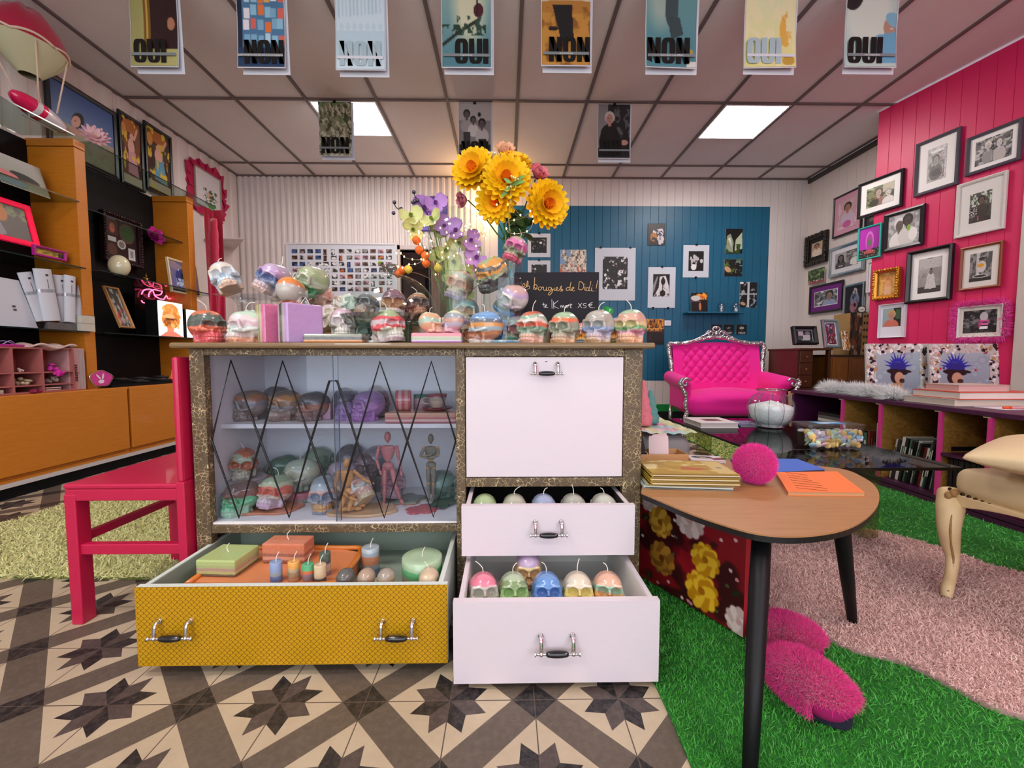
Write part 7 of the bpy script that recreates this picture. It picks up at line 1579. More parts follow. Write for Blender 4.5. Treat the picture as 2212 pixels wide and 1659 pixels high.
o = G().lathe([(.028, 0), (.028, .003), (0, .003)], 22).o('white_face', mat('white_face', '#e0dedb', .4), t); o.rotation_euler = (R(90), 0, R(-30)); o.location = (-.031, -.053, 0)
g = G().box(-.012, .012, -.003, .0, -.002, .002).o('clock_hand', blk, o); g.rotation_euler = (R(-90), 0, 0); g.location = (0, 0, .0035)
G().box(-.01, .01, -.01, .01, -.036, -.03).o('foot', nm, t)
q = at(1735, 840, Y=4.1); picture('framed_picture', 'light wooden frame leaning on the floor between the sofa and the bookcase', 'framed photograph', (q.x-.03, 4.08, .29), .22, .40, fw=.022, fc='#c9a47c', mw=.01, cv=bw_(15, 40, 66, '#4a4444'), lean=R(-7))
q = at(1797, 826, Y=3.62); o = picture('framed_picture', 'blue-topped small frame standing behind the feather boa', 'framed photograph', (q.x, 3.63, .51), .18, .13, fw=.006, fc='#4a4a50', cv=Cv(40, 24, '#1f8fb4').e(.5, .8, .3, .3, '#c02f8a').e(.5, .75, .12, .2, '#e8e6f0'))
t = G().box(q.x-.1, q.x+.1, 3.55, 3.75, 0, .444).o('storage_cube', mat('dark_walnut', '#2a160c', .6)); tag(t, 'dark wooden cube under the blue-topped frame', 'cube')
zb = lambda L: [(1100+x/3.687, 440+y/3.687) for x, y in L]
clipm = mat('bulldog_clip', '#26282c', .25, .7)
def backpic(box, name, label, clips=(), sc=zb, mcx=0, Yw=None, cat='print', **k):
 x0, y0, x1, y1 = box; Yw = Yw or YB-.012; a, b = [at(x, y, Y=Yw) for x, y in sc([(x0, y0), (x1, y1)])]
 t = picture(name, label, cat, ((a.x+b.x)/2, Yw-.006, (a.z+b.z)/2), b.x-a.x, a.z-b.z, d=.008, **k); w, h = b.x-a.x, a.z-b.z
 for cx, cz in clips: G().box(cx*w/2-.012, cx*w/2+.012, -.008, .004, cz*h/2-.008, cz*h/2+.010).tube([(cx*w/2, -.006, cz*h/2+.008*cz), (cx*w/2, -.006, cz*h/2+.022*cz)], .003, 6).o('clip', clipm, t)
 return t
wm = '#c9d0da'
def matw(box, pb):
 s = [abs(box[0]-pb[0]), abs(pb[2]-box[2]), abs(pb[1]-box[1]), abs(box[3]-pb[3])]; return tuple(v/3.687/920*5.33 for v in s)
def dark(seed, w, h, c='#e6e6e8', lo=.55, hi=.62, n=7, bg='#09090b'): return Cv(w, h, bg).n(seed, n, c, lo, hi)
b_ = (147, 238, 328, 427); backpic(b_, 'matted_print', 'small white-matted black print, upper of the two at the left edge of the blue wall', [(0, 1)], fw=0, mw=matw(b_, (173, 268, 298, 394)), mc=wm, cv=dark(3, 40, 40, '#8a8488', .6, .75).e(.62, .35, .09, .07, '#d8d4d6'))
b_ = (148, 452, 327, 640); backpic(b_, 'matted_print', 'small white-matted black print, lower of the two, half behind the chalk board', [(0, 1)], fw=0, mw=matw(b_, (177, 484, 298, 610)), mc=wm, cv=dark(8, 40, 40, '#d8d8da', .64, .7))
backpic((405, 367, 612, 660), 'canvas_painting', 'unframed painting of a pale tangle over blue, above the chalk board', fw=0, mw=.0005, cat='painting', cv=Cv(80, 100, '#b8b0a4').n(5, 14, '#e6dcc8', .45, .55, 4).n(6, 18, '#6a5c54', .58, .64, 3).n(7, 12, '#2f5c9c', .45, .6, 3, (0, .6, 1, 1)).n(9, 16, '#c85c2c', .6, .66, 2, (0, .4, 1, .8)).n(4, 6, '#7a9cc0', .62, .7, 2, (0, 0, .4, .4)))
b_ = (683, 352, 1000, 772); backpic(b_, 'matted_print', 'largest white-matted print on the blue wall, of pale leaves on black', [(-.73, 1), (.73, 1)], fw=0, mw=matw(b_, (745, 420, 938, 683)), mc=wm, cv=dark(21, 70, 96, '#e8e8ea', .55, .62, 9).n(22, 12, '#0a0a0c', .56, .6).n(23, 3, '#0a0a0c', .5, .62))
b_ = (1107, 506, 1318, 830); backpic(b_, 'matted_print', 'white-matted print of a dark figure walking in a bright arch', [(0, 1), (-.6, -1), (.5, -1)], fw=0, mw=matw(b_, (1147, 560, 1272, 742)), mc=wm, cv=Cv(60, 86, '#0d0c0e').p([(.4, .12), (.75, .08), (.95, .55), (1, 1), (.05, 1), (.35, .6)], '#d8d6d8').n(3, 10, '#5c5a5c', .56, .62, 3, (0, .55, 1, 1)).p([(.02, .85), (.0, .5), (.25, .1), (.3, .12), (.1, .7)], '#8a888a').e(.6, .18, .06, .05, '#0b0a0c').e(.6, .33, .13, .15, '#0b0a0c').r(.55, .45, .6, .64, '#0b0a0c').r(.63, .45, .67, .62, '#0b0a0c').e(.58, .85, .17, .14, '#0b0a0c').r(.55, .62, .6, .8, '#0b0a0c'))
b_ = (1387, 330, 1586, 588); backpic(b_, 'matted_print', 'white-matted print of a blurred face in the dark, right of centre on the blue wall', [(0, 1), (0, -1)], fw=0, mw=matw(b_, (1430, 377, 1543, 538)), mc=wm, cv=Cv(50, 70, '#070709').e(.4, .45, .32, .32, '#b9b9bc').n(5, 8, '#0a0a0c', .5, .56).e(.85, .5, .1, .1, '#c9c9cc').e(.35, .8, .18, .15, '#e6e6e8'))
backpic((1103, 158, 1238, 333), 'photo_print', 'unframed dark print with a glowing amber and white shape, top of the blue wall', fw=0, mw=.0004, cat='photograph', cv=Cv(50, 64, '#070606').e(.6, .4, .3, .26, '#cfc8d4').e(.55, .2, .3, .06, '#060506').e(.35, .62, .2, .2, '#a8681c').e(.75, .75, .2, .22, '#c9c2c8').n(4, 7, '#060505', .58, .64).r(0, 0, .1, 1, '#060505'))
backpic((1722, 200, 1853, 398), 'photo_print', 'unframed print of two pale pointed arches over green, upper right of the blue wall', fw=0, mw=.0004, cat='photograph', cv=Cv(50, 76, '#0a0b0a').p([(.1, .3), (.3, .2), (.48, .55), (.45, .95), (.05, .9)], '#8fa084').p([(.6, .45), (.95, .15), (1, .8), (.55, .9)], '#b9c4a8').n(3, 4, '#2f4a1c', .5, .6, 3, (0, .62, 1, 1)).p([(.15, .4), (.3, .35), (.4, .75)], '#d8dcc8'))
backpic((1713, 443, 1852, 578), 'photo_print', 'unframed green and dark print of a hand, under the arches print', fw=0, mw=.0004, cat='photograph', cv=Cv(56, 54, '#141812').n(6, 5, '#4a6a2c').e(.2, .6, .2, .14, '#c9a078', .7).r(.62, .1, .98, .75, '#0a0c0c').n(2, 8, '#7a8a84', .6, .68, 3, (.6, .1, 1, .8)).r(0, .85, 1, 1, '#0a0908'))
backpic((1838, 625, 1967, 826), 'photo_print', 'unframed black and white print with a pale cross post, right edge of the blue wall', fw=0, mw=.0004, cat='photograph', cv=Cv(50, 78, '#111316').n(3, 5, '#a8b0b8').n(4, 7, '#0c0d10', .52, .56).r(.45, 0, .56, 1, '#c4c9ce').r(0, .45, 1, .5, '#b4bac0').e(.2, .85, .16, .06, '#c09a78', .4).r(.0, .0, .2, .08, '#e8ecf0'))
backpic((1095, 918, 1230, 1122), 'photo_print', 'unframed amber and black print below the white-matted arch print', fw=0, mw=.0004, cat='photograph', cv=Cv(60, 90, '#0c0604').gr('#b8741c', '#7a400c', 'y', 0, 0, 1, .5).n(5, 12, '#e8a03c', .52, .62, 3, (0, 0, 1, .45)).n(6, 9, '#3a1c08', .58, .64, 3, (0, 0, 1, .5)).r(0, .36, 1, .38, '#f0b04c').n(7, 4, '#4a1410', .55, .7, 3, (0, .5, 1, .8)))
backpic((1236, 930, 1287, 972), 'caption_label', 'small white caption label beside the amber print', fw=0, mw=.0004, cat='label', cv=Cv(24, 18, '#dde2ee').r(.2, .35, .8, .4, '#a8acc0').r(.2, .55, .7, .6, '#a8acc0'))
for k, x in enumerate((1605, 1703, 1806)):
 backpic((x, 962, x+83, 1042), 'photo_print', '%s of the three square dark prints pinned under the small blue shelf' % ('leftmost', 'middle', 'rightmost')[k], fw=0, mw=.0004, cat='photograph', cv=Cv(34, 34, '#0d0e10').e(.5, .35, .15+.04*k, .14, '#c9cdd0').r(.25, .62, .75, .66, '#8a8f94').r(.2, .75, .85, .95, '#9aa0a6').n(k, 8, '#0d0e10', .6, .66))
sh0, sh1 = at(*zb([(1412, 866)])[0], Y=YB-.12), at(*zb([(1860, 866)])[0], Y=YB-.12)
t = G().box(sh0.x, sh1.x, YB-.16, YB-.002, sh0.z-.012, sh0.z+.006).o('wall_shelf', blue, bevel=.002); tag(t, 'small floating shelf painted the same petrol blue as the wall', 'shelf')
SHZ = sh0.z+.006
a, b = [at(*p, Y=YB-.09) for p in zb([(1460, 692), (1590, 852)])]
picture('photo_print', 'dark print with flames standing at the left end of the small blue shelf', 'photograph', ((a.x+b.x)/2, YB-.05, SHZ+(a.z-b.z)/2+.001), b.x-a.x, a.z-b.z, fw=0, mw=.0004, d=.008, lean=R(-6), cv=Cv(50, 60, '#0a0605').e(.7, .18, .3, .12, '#d0641c').n(4, 8, '#f0a03c', .56, .62, 3, (.35, 0, 1, .35)).e(.3, .28, .28, .14, '#cfc9c8').e(.55, .7, .07, .2, '#c9784c').r(0, .42, .6, .47, '#5a4a48'))
for k, (xx, lb) in enumerate(((1690, 'left tiny glass bell jar on the small blue shelf'), (1805, 'right tiny glass bell jar with a white shell on the small blue shelf'))):
 p = at(*zb([(xx, 850)])[0], Y=YB-.08); t = thing('mini_bell_jar', lb, 'bell jar', (p.x, YB-.08, SHZ))
 G().lathe([(.05, 0), (.05, .006), (0, .006)], 20).o('base', mat('jar_base', '#1f5a70', .4), t)
 G().shell([(.044, .007), (.044, .08), (.036, .105), (.02, .12), (.001, .124)], 24).o('bell', glass('small_bell_glass', '#dfeef2', .14, .05), t, smooth=True)
 if k: G().ell((0, 0, .022), (.024, .02, .015), 10, 8).ell((.014, 0, .03), .012, 8, 6).o('shell', mat('white_shell', '#dfe0e0', .5), t, smooth=True)
 else: G().tube([(0, 0, .007), (0, 0, .075)], [.008, .004], 8).ell((0, 0, .085), .009, 8, 6).o('candlestick', mat('white_shell', '#dfe0e0', .5), t, smooth=True)
a = (905, 424, 968, 500); idp = lambda L: L
backpic(a, 'purple_canvas', 'plain violet canvas on the ribbed wall behind the orchids', sc=idp, Yw=YB-.03, fw=0, mw=.0004, cat='canvas', cv=Cv(20, 24, '#4b2f96').gr('#5a3aa8', '#3c2484', 'x'))
x0, y0, x1, y1 = 621, 528, 856, 660; Yc = YB-.04; a, b = at(x0, y0, Y=Yc), at(x1, y1, Y=Yc)
t = thing('photo_board', 'large white framed board with rows of tiny photographs on the ribbed wall', 'photo board', ((a.x+b.x)/2, Yc, (a.z+b.z)/2)); W_, H_ = b.x-a.x, a.z-b.z
G().box(-W_/2, W_/2, 0, .012, -H_/2, H_/2).o('board', mat('board_white', '#cdd0d8', .5), t)
G().box(-W_/2-.02, -W_/2, -.008, .014, -H_/2-.02, H_/2+.02).box(W_/2, W_/2+.02, -.008, .014, -H_/2-.02, H_/2+.02).box(-W_/2, W_/2, -.008, .014, H_/2, H_/2+.02).box(-W_/2, W_/2, -.008, .014, -H_/2-.02, -H_/2).o('frame', mat('board_frame_white', '#d8d4d4', .4), t)
rr = random.Random(21)
for row in range(7):
 for col in range(13):
  zx_, zy_ = 222+col*125+(rr.choice((0, 0, 3)) if row < 3 else 14), 208+row*101
  px_, py_ = 600+zx_/7.373, 510+zy_/7.373; w_, h_ = 92/7.373, 64/7.373
  if rr.random() < .1: w_, h_ = 60/7.373, 90/7.373
  A, B_ = at(px_, py_, Y=Yc-.002), at(px_+w_, py_+h_, Y=Yc-.002)
  if B_.z < b.z+.01: continue
  pal = rr.choice([('#17181a', '#d8d6d4'), ('#17181a', '#d8d6d4'), ('#1a1818', '#8a8684'), ('#c9c7c4', '#1c1c1e'), ('#1a1210', '#b0643c'), ('#8a6a5c', '#2a1c18'), ('#15161c', '#3f5a8a'), ('#c9a0a8', '#6a4a54')])
  cv = Cv(9, 7, pal[0]).n(rr.randrange(999), 3, pal[1], .5, .6).e(rr.uniform(.3, .7), rr.uniform(.4, .8), .25, .3, pal[1])
  print_mesh('small_photo', cv, B_.x-A.x, A.z-B_.z, None, t, loc=((A.x+B_.x)/2-t.location.x, -.003, (A.z+B_.z)/2-t.location.z), thick=.002)
onL = lambda x, y: at(x, y, X=XL+.035); fL = math.radians(90)
wallpic(onL, [(95, 158), (106, 324), (243, 231), (265, 393)], fL, 0, 'framed_picture', 'large black-framed photo of a dark-haired person against a blue sky, high on the left wall', fw=.03, fc='#101116', cv=Cv(120, 120, '#6f8cb8').gr('#3c5a94', '#8fa4c0').gr('#a39a84', '#8f8f74', 'y', 0, .55, 1, 1).n(3, 6, '#8a8468', .5, .7, 3, (0, .6, 1, 1)).e(.40, .42, .085, .14, '#15131a', .5).e(.37, .45, .06, .105, '#d0a090', .5).e(.36, .60, .08, .05, '#c08f80').e(.36, .44, .012, .01, '#2a1c1c'))
artn = lambda s, bg, robe: Cv(70, 130, bg).n(s, 5, '#3a2018', .5, .65).e(.5, .12, .4, .1, '#a8642c').e(.15, .2, .12, .1, '#c98a3c').e(.55, .26, .11, .05, '#d8a890').e(.5, .42, .17, .13, '#d8a898').p([(.35, .5), (.7, .48), (.85, .85), (.3, .82)], robe).e(.75, .2, .05, .12, '#d8a898', .5).r(0, .86, 1, 1, '#b8b09c').n(s+4, 7, '#d8b83c', .62, .68)
wallpic(onL, [(243, 231), (268, 398), (297, 262), (318, 420)], fL, .01, 'framed_poster', 'narrow black-framed art print of a figure in rose high on the left wall', 'framed print', fw=.022, fc='#101114', cv=artn(4, '#7a4a30', '#c9909c'))
wallpic(onL, [(300, 262), (322, 412), (361, 287), (377, 432)], fL, .012, 'framed_poster', 'narrow black-framed art print of a figure in blue high on the left wall', 'framed print', fw=.022, fc='#101114', cv=artn(9, '#4a3c34', '#5f9cb4'))
z7 = lambda L: [(380+x/5.186, 300+y/5.186) for x, y in L]
TL, BL, TR, BR = corners(onL, z7([(205, 285), (222, 705), (498, 465), (512, 866)])); c = (TL+BL+TR+BR)/4; w = (TR.y-TL.y+BR.y-BL.y)/2; h = (TL.z-BL.z+TR.z-BR.z)/2
t = picture('torn_frame_picture', 'white picture of a leafy sprig framed by jagged torn raspberry card', 'framed picture', c, w, h, face=fL, fw=.008, fc='#9a8c7c', cv=Cv(60, 80, '#d8d4d8').n(3, 10, '#4a6a3c', .5, .56, 3, (.3, .45, .85, .85)).e(.55, .62, .12, .1, '#c9a88c').n(5, 12, '#2f4424', .56, .6, 2, (.35, .5, .8, .9)).p([(.4, .85), (.8, .82), (.7, .97), (.5, .97)], '#3f8a3c'), d=.02)
rr = random.Random(14); P = []; n = 46
for i in range(n):
 a = 2*PI*i/n; ca, sa = math.cos(a), math.sin(a); k = 1/max(abs(ca)/(w/2), abs(sa)/(h/2)); j = .06+(.06*rr.random() if i % 2 else .0)+rr.uniform(0, .03); P.append(((k+j)*ca, (k+j)*sa))
G().prism(P, -.02, -.014, RX(PI/2)).o('torn_card', mat('raspberry_card', '#b3144c', .7, var=.1, vscale=10), t)
g = G()
for i in range(0, n, 3): x, z = P[i]; g.add([(x, .012, z), (P[i-2][0], .012, P[i-2][1]), (x*.8, -.006, z*.8), (x*1.04, -.016, z*1.03)], [(0, 1, 2), (0, 2, 3), (1, 3, 2), (0, 3, 1)])
g.o('torn_flaps', mat('raspberry_card', '#b3144c', .7), t)
# HANGING SHEETS
def glyph(ch, w, h):
 s = w*.40
 if ch == 'I': return [[(0, 0), (s, 0), (s, h), (0, h)]], s
 if ch == 'N': return [[(0, 0), (s*.95, 0), (s*.95, h), (0, h)], [(w-s*.95, 0), (w, 0), (w, h), (w-s*.95, h)], [(s*.0, h), (s*.95, h), (w, 0), (w-s*.95, 0)]], w
 Q = []
 def pt(a, rx, ry): c_, s_ = math.cos(a), math.sin(a); return (w/2+rx*math.copysign(abs(c_)**.5, c_), h/2+ry*math.copysign(abs(s_)**.5, s_))
 K = 28
 for k in range(K):
  a0, a1 = 2*PI*k/K, 2*PI*(k+1)/K
  if ch == 'U' and math.sin((a0+a1)/2) > 0: continue
  Q.append([pt(a0, w/2, h/2), pt(a1, w/2, h/2), pt(a1, w/2-s, h/2-s*.55), pt(a0, w/2-s, h/2-s*.55)])
 if ch == 'U': Q += [[(0, h/2), (s, h/2), (s, h), (0, h)], [(w-s, h/2), (w, h/2), (w, h), (w-s, h)]]
 return Q, w
def word(s, lw, lh, gap):
 g = G(); x = 0
 for ch in s:
  Q, adv = glyph(ch, lw, lh)
  for q in Q: g.prism([(a+x, b) for a, b in q], 0, .0006, RX(PI/2))
  x += adv+gap
 for i, v in enumerate(g.v): g.v[i] = (v[0]-(x-gap)/2, v[1], v[2])
 return g
inkb = mat('poster_black_ink', '#0a0a0c', .3); inkp = mat('glare_pale_ink', '#a9c0c8', .4)  # second ink is pale with lamp glare mixed into its colour
papw = mat('sheet_paper', '#d6dce4', .35); band = mat('caption_band', '#7d8688', .4); capw = mat('caption_white', '#e6e8ea', .5)
def sheet(px0, px1, pyb, Y, wd, label, cvs, text, H=.42, paler=False, ztop=None, sway=0.0, lx=0.0, clip=False):  # faded: lamp glare is put into the pale print and ink colours
 a, b = at(px0, pyb, Y=Y), at(px1, pyb, Y=Y); w = (b.x-a.x)*.95; zb_ = a.z+.012; top = ztop or (ZC-.002); h = top-zb_
 t = thing('hanging_print', label, 'poster', ((a.x+b.x)/2, Y, top)); bend = lambda x, z: .012*np.sin((z+.5)*3)+sway*x*(.5-z)
 o = print_mesh('printed_sheet', cvs, w*.97, h-.01, mat('glossy_print', '#fff') if False else None, t, bend=bend, loc=(0, 0, -h/2), thick=.0006)
 g = G().grid(lambda u, v: ((u-.5)*w, .0022+float(bend(u-.5, .5-v)), -h*v-.001), 12, 16); g.o('backing_sheet', papw, t)
 g = G().grid(lambda u, v: ((u-.5)*w+.012, .016+.02*v, -(h+.016)*v-.002), 6, 10); g.o('rear_sheet', papw, t)
 lh = .142*w/.30; lw = .078*w/.30
 yb = float(bend(0, -.42))-.005
 word(text, lw, lh, .006).o('block_letters', inkp if paler else inkb, t, loc=(lx, yb, -h+.022))
 G().box(-w*.46, w*.46, yb-.0022, yb-.0016, -h+.060, -h+.076).o('caption_band', band if not paler else papw, t)
 if wd:
  me = textmesh(wd, .0135, .0002); lnk('caption_lettering', me, capw, t, loc=(0, yb-.0025, -h+.0635), rot=(PI/2, 0, 0))
 if clip: G().box(-.012, .012, -.006, .006, -.016, .002).o('clip', inkb, t)
 return t
Y1 = 2.60
C = lambda bg: Cv(56, 80, bg)
def notes():
 c = C('#4a7aa0'); c.r(0, 0, .1, 1, '#16243c'); r = random.Random(3)
 for i in range(6):
  for j in range(5): x, y = .14+.145*i+r.uniform(-.02, .02), .02+.15*j+r.uniform(-.02, .02); c.r(x, y, x+.12, y+.11, r.choice(['#8fc4dc', '#b9d8e4', '#e07a3c', '#e0b04c', '#d86a5c', '#cfe0e8', '#7fb0cc', '#e8e8ec']))
 return c.r(0, .78, 1, 1, '#1a3a5c')
sheet(279, 388, 148, Y1, None, 'hanging print of a dark doorway and olive wall with OUI, leftmost of the front row', C('#a8a468').gr('#9c9a60', '#b8b070', 'x').r(.28, 0, .46, .85, '#7a5a1c').r(.34, 0, .38, .85, '#c9a04c').r(.42, 0, 1, .8, '#2a1414').e(.86, .52, .08, .07, '#b07a5c').r(.85, .8, 1, 1, '#b0b070'), 'OUI', lx=-.02)
sheet(510, 619, 150, Y1, 'quand Varda ne veut pas que je la photographie', 'hanging print of blue and orange notes with NON, second of the front row', notes(), 'NON', lx=.02)
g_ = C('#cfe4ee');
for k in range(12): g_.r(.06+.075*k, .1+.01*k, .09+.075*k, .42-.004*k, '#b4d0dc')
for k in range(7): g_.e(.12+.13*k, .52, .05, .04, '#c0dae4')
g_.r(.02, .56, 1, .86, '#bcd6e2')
sheet(722, 836, 155, Y1, None, 'hanging print of columns and people paled by painted glare, third of the front row', g_, 'NON', paler=True)  # lamp glare painted into the pale blue canvas
sheet(951, 1065, 150, Y1, 'la generosite', 'hanging print of a red berry branch with OUI, fourth of the front row', C('#6a9ca0').gr('#8fb4ac', '#4a7c88').e(.55, .3, .3, .4, '#cfd0b0', 0, .8).n(3, 12, '#1c3c2c', .5, .55, 3, (.0, .5, .9, .62)).p([(.0, .72), (.3, .58), (.75, .42), (.8, .45), (.3, .63), (.02, .76)], '#1c2c24').e(.74, .34, .1, .08, '#4a1420').r(.7, .2, .73, .4, '#1c1c20').n(7, 14, '#2a4a3c', .58, .62, 2, (.3, .4, .8, .6)), 'OUI', lx=.03)
sheet(1166, 1279, 146, Y1, 'plus et friends', 'hanging print of black trousers on a wooden floor with NON, fifth of the row', C('#c08a3c').r(0, 0, 1, .28, '#cfc9b4').e(.5, .3, .7, .08, '#b07a34').n(3, 8, '#8a5a1c', .55, .7, 3, (0, .3, 1, 1)).p([(.22, .28), (.62, .28), (.66, .68), (.42, .74), (.32, .5)], '#131416').e(.24, .55, .1, .03, '#1a1414').e(.42, .74, .12, .04, '#5a3018'), 'NON', lx=.02)
sheet(1391, 1509, 150, Y1, 'mon metier trop difficile', 'hanging teal print of a dark standing figure with NON, sixth of the front row', C('#5c9098').gr('#6a9c9c', '#4c8490').e(.3, .2, .25, .3, '#9cb4a8', 0, .9).e(.46, .08, .13, .08, '#2c3a3c').e(.5, .3, .13, .22, '#3a4c50').p([(.42, .4), (.66, .4), (.74, .6), (.5, .66)], '#33464a').e(.88, .82, .05, .05, '#b9a04c').r(.8, .92, 1, 1, '#d8dcd0'), 'NON', sway=.012, lx=-.02)
sheet(1605, 1722, 150, Y1, 'il doit y en avoir un', 'pale yellow-green hanging print with OUI under painted glare, seventh of the front row', C('#d8e4a8').gr('#dce8c4', '#e4dc8c').e(.8, .55, .12, .2, '#e0b04c').e(.78, .38, .06, .06, '#d8a84c').n(4, 8, '#e8e4b4', .5, .6).e(.85, .92, .12, .06, '#c09a3c'), 'OUI', paler=True, sway=-.012, lx=-.04)  # canvas colours lightened to stand for lamp glare
sheet(1822, 1940, 149, Y1, 'tout simplement', 'hanging print of a laughing child in pale blue with OUI, eighth of the front row', C('#b9d0c8').e(.45, .35, .42, .4, '#cfdcd0', 0, .3).e(.12, .12, .2, .18, '#1c181a').e(.92, .5, .18, .14, '#b08c78').e(.96, .42, .2, .08, '#7cb4cc', .5).p([(.6, .6), (1, .55), (1, .95), (.62, .95)], '#6aa8c8').e(.9, .52, .03, .01, '#e8e4e0'), 'OUI', lx=-.04)
Y2_ = 3.80
bwg = C('#9a9888')
sheet(687, 763, 340, Y2_, None, 'hanging print of dry grass with NON in front of the left ceiling panel', C('#8a8c70').n(3, 16, '#c9c8b0', .5, .58, 3).n(5, 14, '#4a4c38', .56, .62, 3).n(8, 6, '#6a8a4c', .6, .7, 2, (0, 0, 1, .4)), 'NON', clip=True)
sheet(989, 1063, 348, Y2_, None, 'hanging black and white print of four people by the sea, above the yellow flowers', C('#b4b2b0').r(0, .3, 1, .72, '#8a8886').r(0, .72, 1, 1, '#232224').face(.25, .2, .09, '#5c5856', '#1c1a1c', '#a8a6a4').face(.45, .3, .08, '#5c5856', '#1c1a1c', '#d0cecc').face(.72, .36, .10, '#5c5856', '#17161a', '#c0bebc').r(.15, .5, .35, .9, '#3a383a').r(.6, .62, .85, .95, '#141316').e(.64, .2, .05, .04, '#1c1a1c'), 'NON', clip=True)
sheet(1289, 1363, 345, Y2_, None, 'hanging dark print of a white-haired person in black, right of the yellow flowers', C('#1c1c1e').r(0, 0, .3, .8, '#8a8a8c').n(3, 8, '#5c5c60', .56, .62, 3, (.5, 0, 1, .6)).face(.36, .26, .13, '#c09484', '#cfccca', '#121114').e(.38, .7, .34, .3, '#121114').e(.82, .7, .12, .05, '#c09484'), 'OUI', clip=True, lx=-.03)
# THINGS ON THE LEFT SHELVES
Z1, Z2, Z3, Z0 = 1.425, .995, 2.294, .597
def on(px, py, z, x=None): return at(px, py, Z=z) if x is None else at(px, py, X=x)
c = at(92, 195, X=-2.92); yb = c.y
t = thing('balloon_ornament', 'toy parachute balloon with raspberry canopy and pale lining over a pink basket, top left', 'ornament', (-2.95, yb, Z3))
rb = mat('raspberry_felt', '#b0123c', .8, sheen=.3); pl_ = mat('pale_lining', '#c9cba4', .8); cord = mat('cream_cord', '#e6d0b8', .7)
cc = at(60, 95, X=-2.95); cz = cc.z-Z3; cy = cc.y-yb; RR = .165
def lob(a): return 1-.10*abs(math.sin(a*3))
G().grid(lambda u, v: (RR*math.sin(v*PI/2)*math.cos(2*PI*u)*.95, cy+RR*1.15*math.sin(v*PI/2)*math.sin(2*PI*u), cz-.02+.24*math.cos(v*PI/2)*lob(2*PI*u)), 48, 12, True).o('canopy', rb, t, smooth=True)
G().grid(lambda u, v: (RR*(1-v*.72)*math.cos(2*PI*u)*.95, cy+RR*1.15*(1-v*.72)*math.sin(2*PI*u), cz-.02-.17*v**.8), 48, 6, True).o('lining', pl_, t, smooth=True)
G().tube([(RR*.98*math.cos(a), cy+RR*1.17*math.sin(a), cz-.02+.02*abs(math.sin(a*3))) for a in [2*PI*k/60 for k in range(61)]], .0075, 8).o('edge_cord', cord, t, smooth=True)
for a in (-.5, .7, -2.2, 2.4):
 G().tube([(RR*.96*math.cos(a), cy+RR*1.1*math.sin(a), cz-.03), (.06*math.cos(a), .10*math.sin(a), .10)], .0045, 6).o('cord', cord, t, smooth=True)
M_ = T(0, 0, .07) @ RX(R(-12))
def pod(y0, y1, m, nm): G().grid(lambda u, v: tuple(M_ @ Vector((.062*math.sin(math.acos(max(-1, min(1, (y0+(y1-y0)*v)/.165))))*math.cos(2*PI*u), y0+(y1-y0)*v, .058*math.sin(math.acos(max(-1, min(1, (y0+(y1-y0)*v)/.165))))*math.sin(2*PI*u)))), 24, 8, True).o(nm, m, t, smooth=True)
hp_ = mat('hot_pink_gloss', '#e01858', .25, coat=.5); wg_ = mat('white_gloss', '#ddd8dc', .2, coat=.5)
pod(-.165, -.06, hp_, 'basket_nose'); pod(-.06, -.03, wg_, 'white_band'); pod(-.03, .0, hp_, 'pink_band'); pod(0, .135, wg_, 'basket_body'); pod(.135, .165, rb, 'basket_tail')
G().tube([(.0, -.1, .004), (.0, .1, .004)], .006, 6).tube([(.0, -.06, .004), (0, -.06, .03)], .004, 6).tube([(0, .06, .004), (0, .06, .03)], .004, 6).o('skid', wg_, t)
def petals(g, c, n, L, w, tilt, ax=None, off=0, cup=.25):
 for k in range(n):
  a = 2*PI*k/n+off; M = T(*c) @ (ax or Matrix.Identity(4)) @ RZ(a) @ RY(-tilt); s = len(g.v)
  for j in range(5):
   v = j/4; ww = w*(.35, .75, 1, .95, .35)[j]*.5
   for i in (-1, 0, 1): g.v.append((L*v, i*ww, cup*L*(v*v)+(0 if i == 0 else cup*w*.5)))
  for j in range(4):
   for i in (0, 1): q = s+j*3+i; g.f.append((q, q+1, q+4, q+3))
  g.xf(M, s)
 return g
def flower(label, p, R_, cols, nrm, name='flower', layers=((14, 1, .1), (12, .85, .5), (9, .6, .9), (6, .4, 1.2)), w=.32, centre=None, stem_to=None, cat='flower', group=None, leaf=False):
 t = thing(name, label, cat, p, group=group); ax = Vector((0, 0, 1)).rotation_difference(Vector(nrm).normalized()).to_matrix().to_4x4()
 for k, (n, L, ti) in enumerate(layers): petals(G(), (0, 0, 0), n, R_*L, R_*w, ti, ax, k*.35).o('petals', mat('petal_'+cols[min(k, len(cols)-1)][1:], cols[min(k, len(cols)-1)], .6, var=.1, vscale=60), t, smooth=True)
 if centre: G().ell(tuple(Vector(nrm).normalized()*R_*.12), R_*.16, 10, 6).o('flower_centre', mat('centre_'+centre[1:], centre, .7), t, smooth=True)
 if stem_to is not None:
  e = Vector(stem_to)-Vector(p); nn = Vector(nrm).normalized(); G().tube(spl([tuple(-nn*R_*.1), tuple(e*.3-nn*R_*.3), tuple(e*.7), tuple(e)], 4), .0028, 6).o('stem', mat('stem_green', '#3f6a2c', .6), t, smooth=True)
 return t
p = at(205, 285, Z=Z3+.05); p = at(205, 292, X=-2.9); flower('pale pink daisy lying on the top glass shelf', (p.x, p.y, Z3+.075), .085, ['#e3b4bc', '#e8c0c6', '#e6c8c4'], (.7, -.6, .35), layers=((13, 1, .05), (11, .8, .3), (8, .5, .7)), w=.28, centre='#d8a89c')
Xb = -3.02
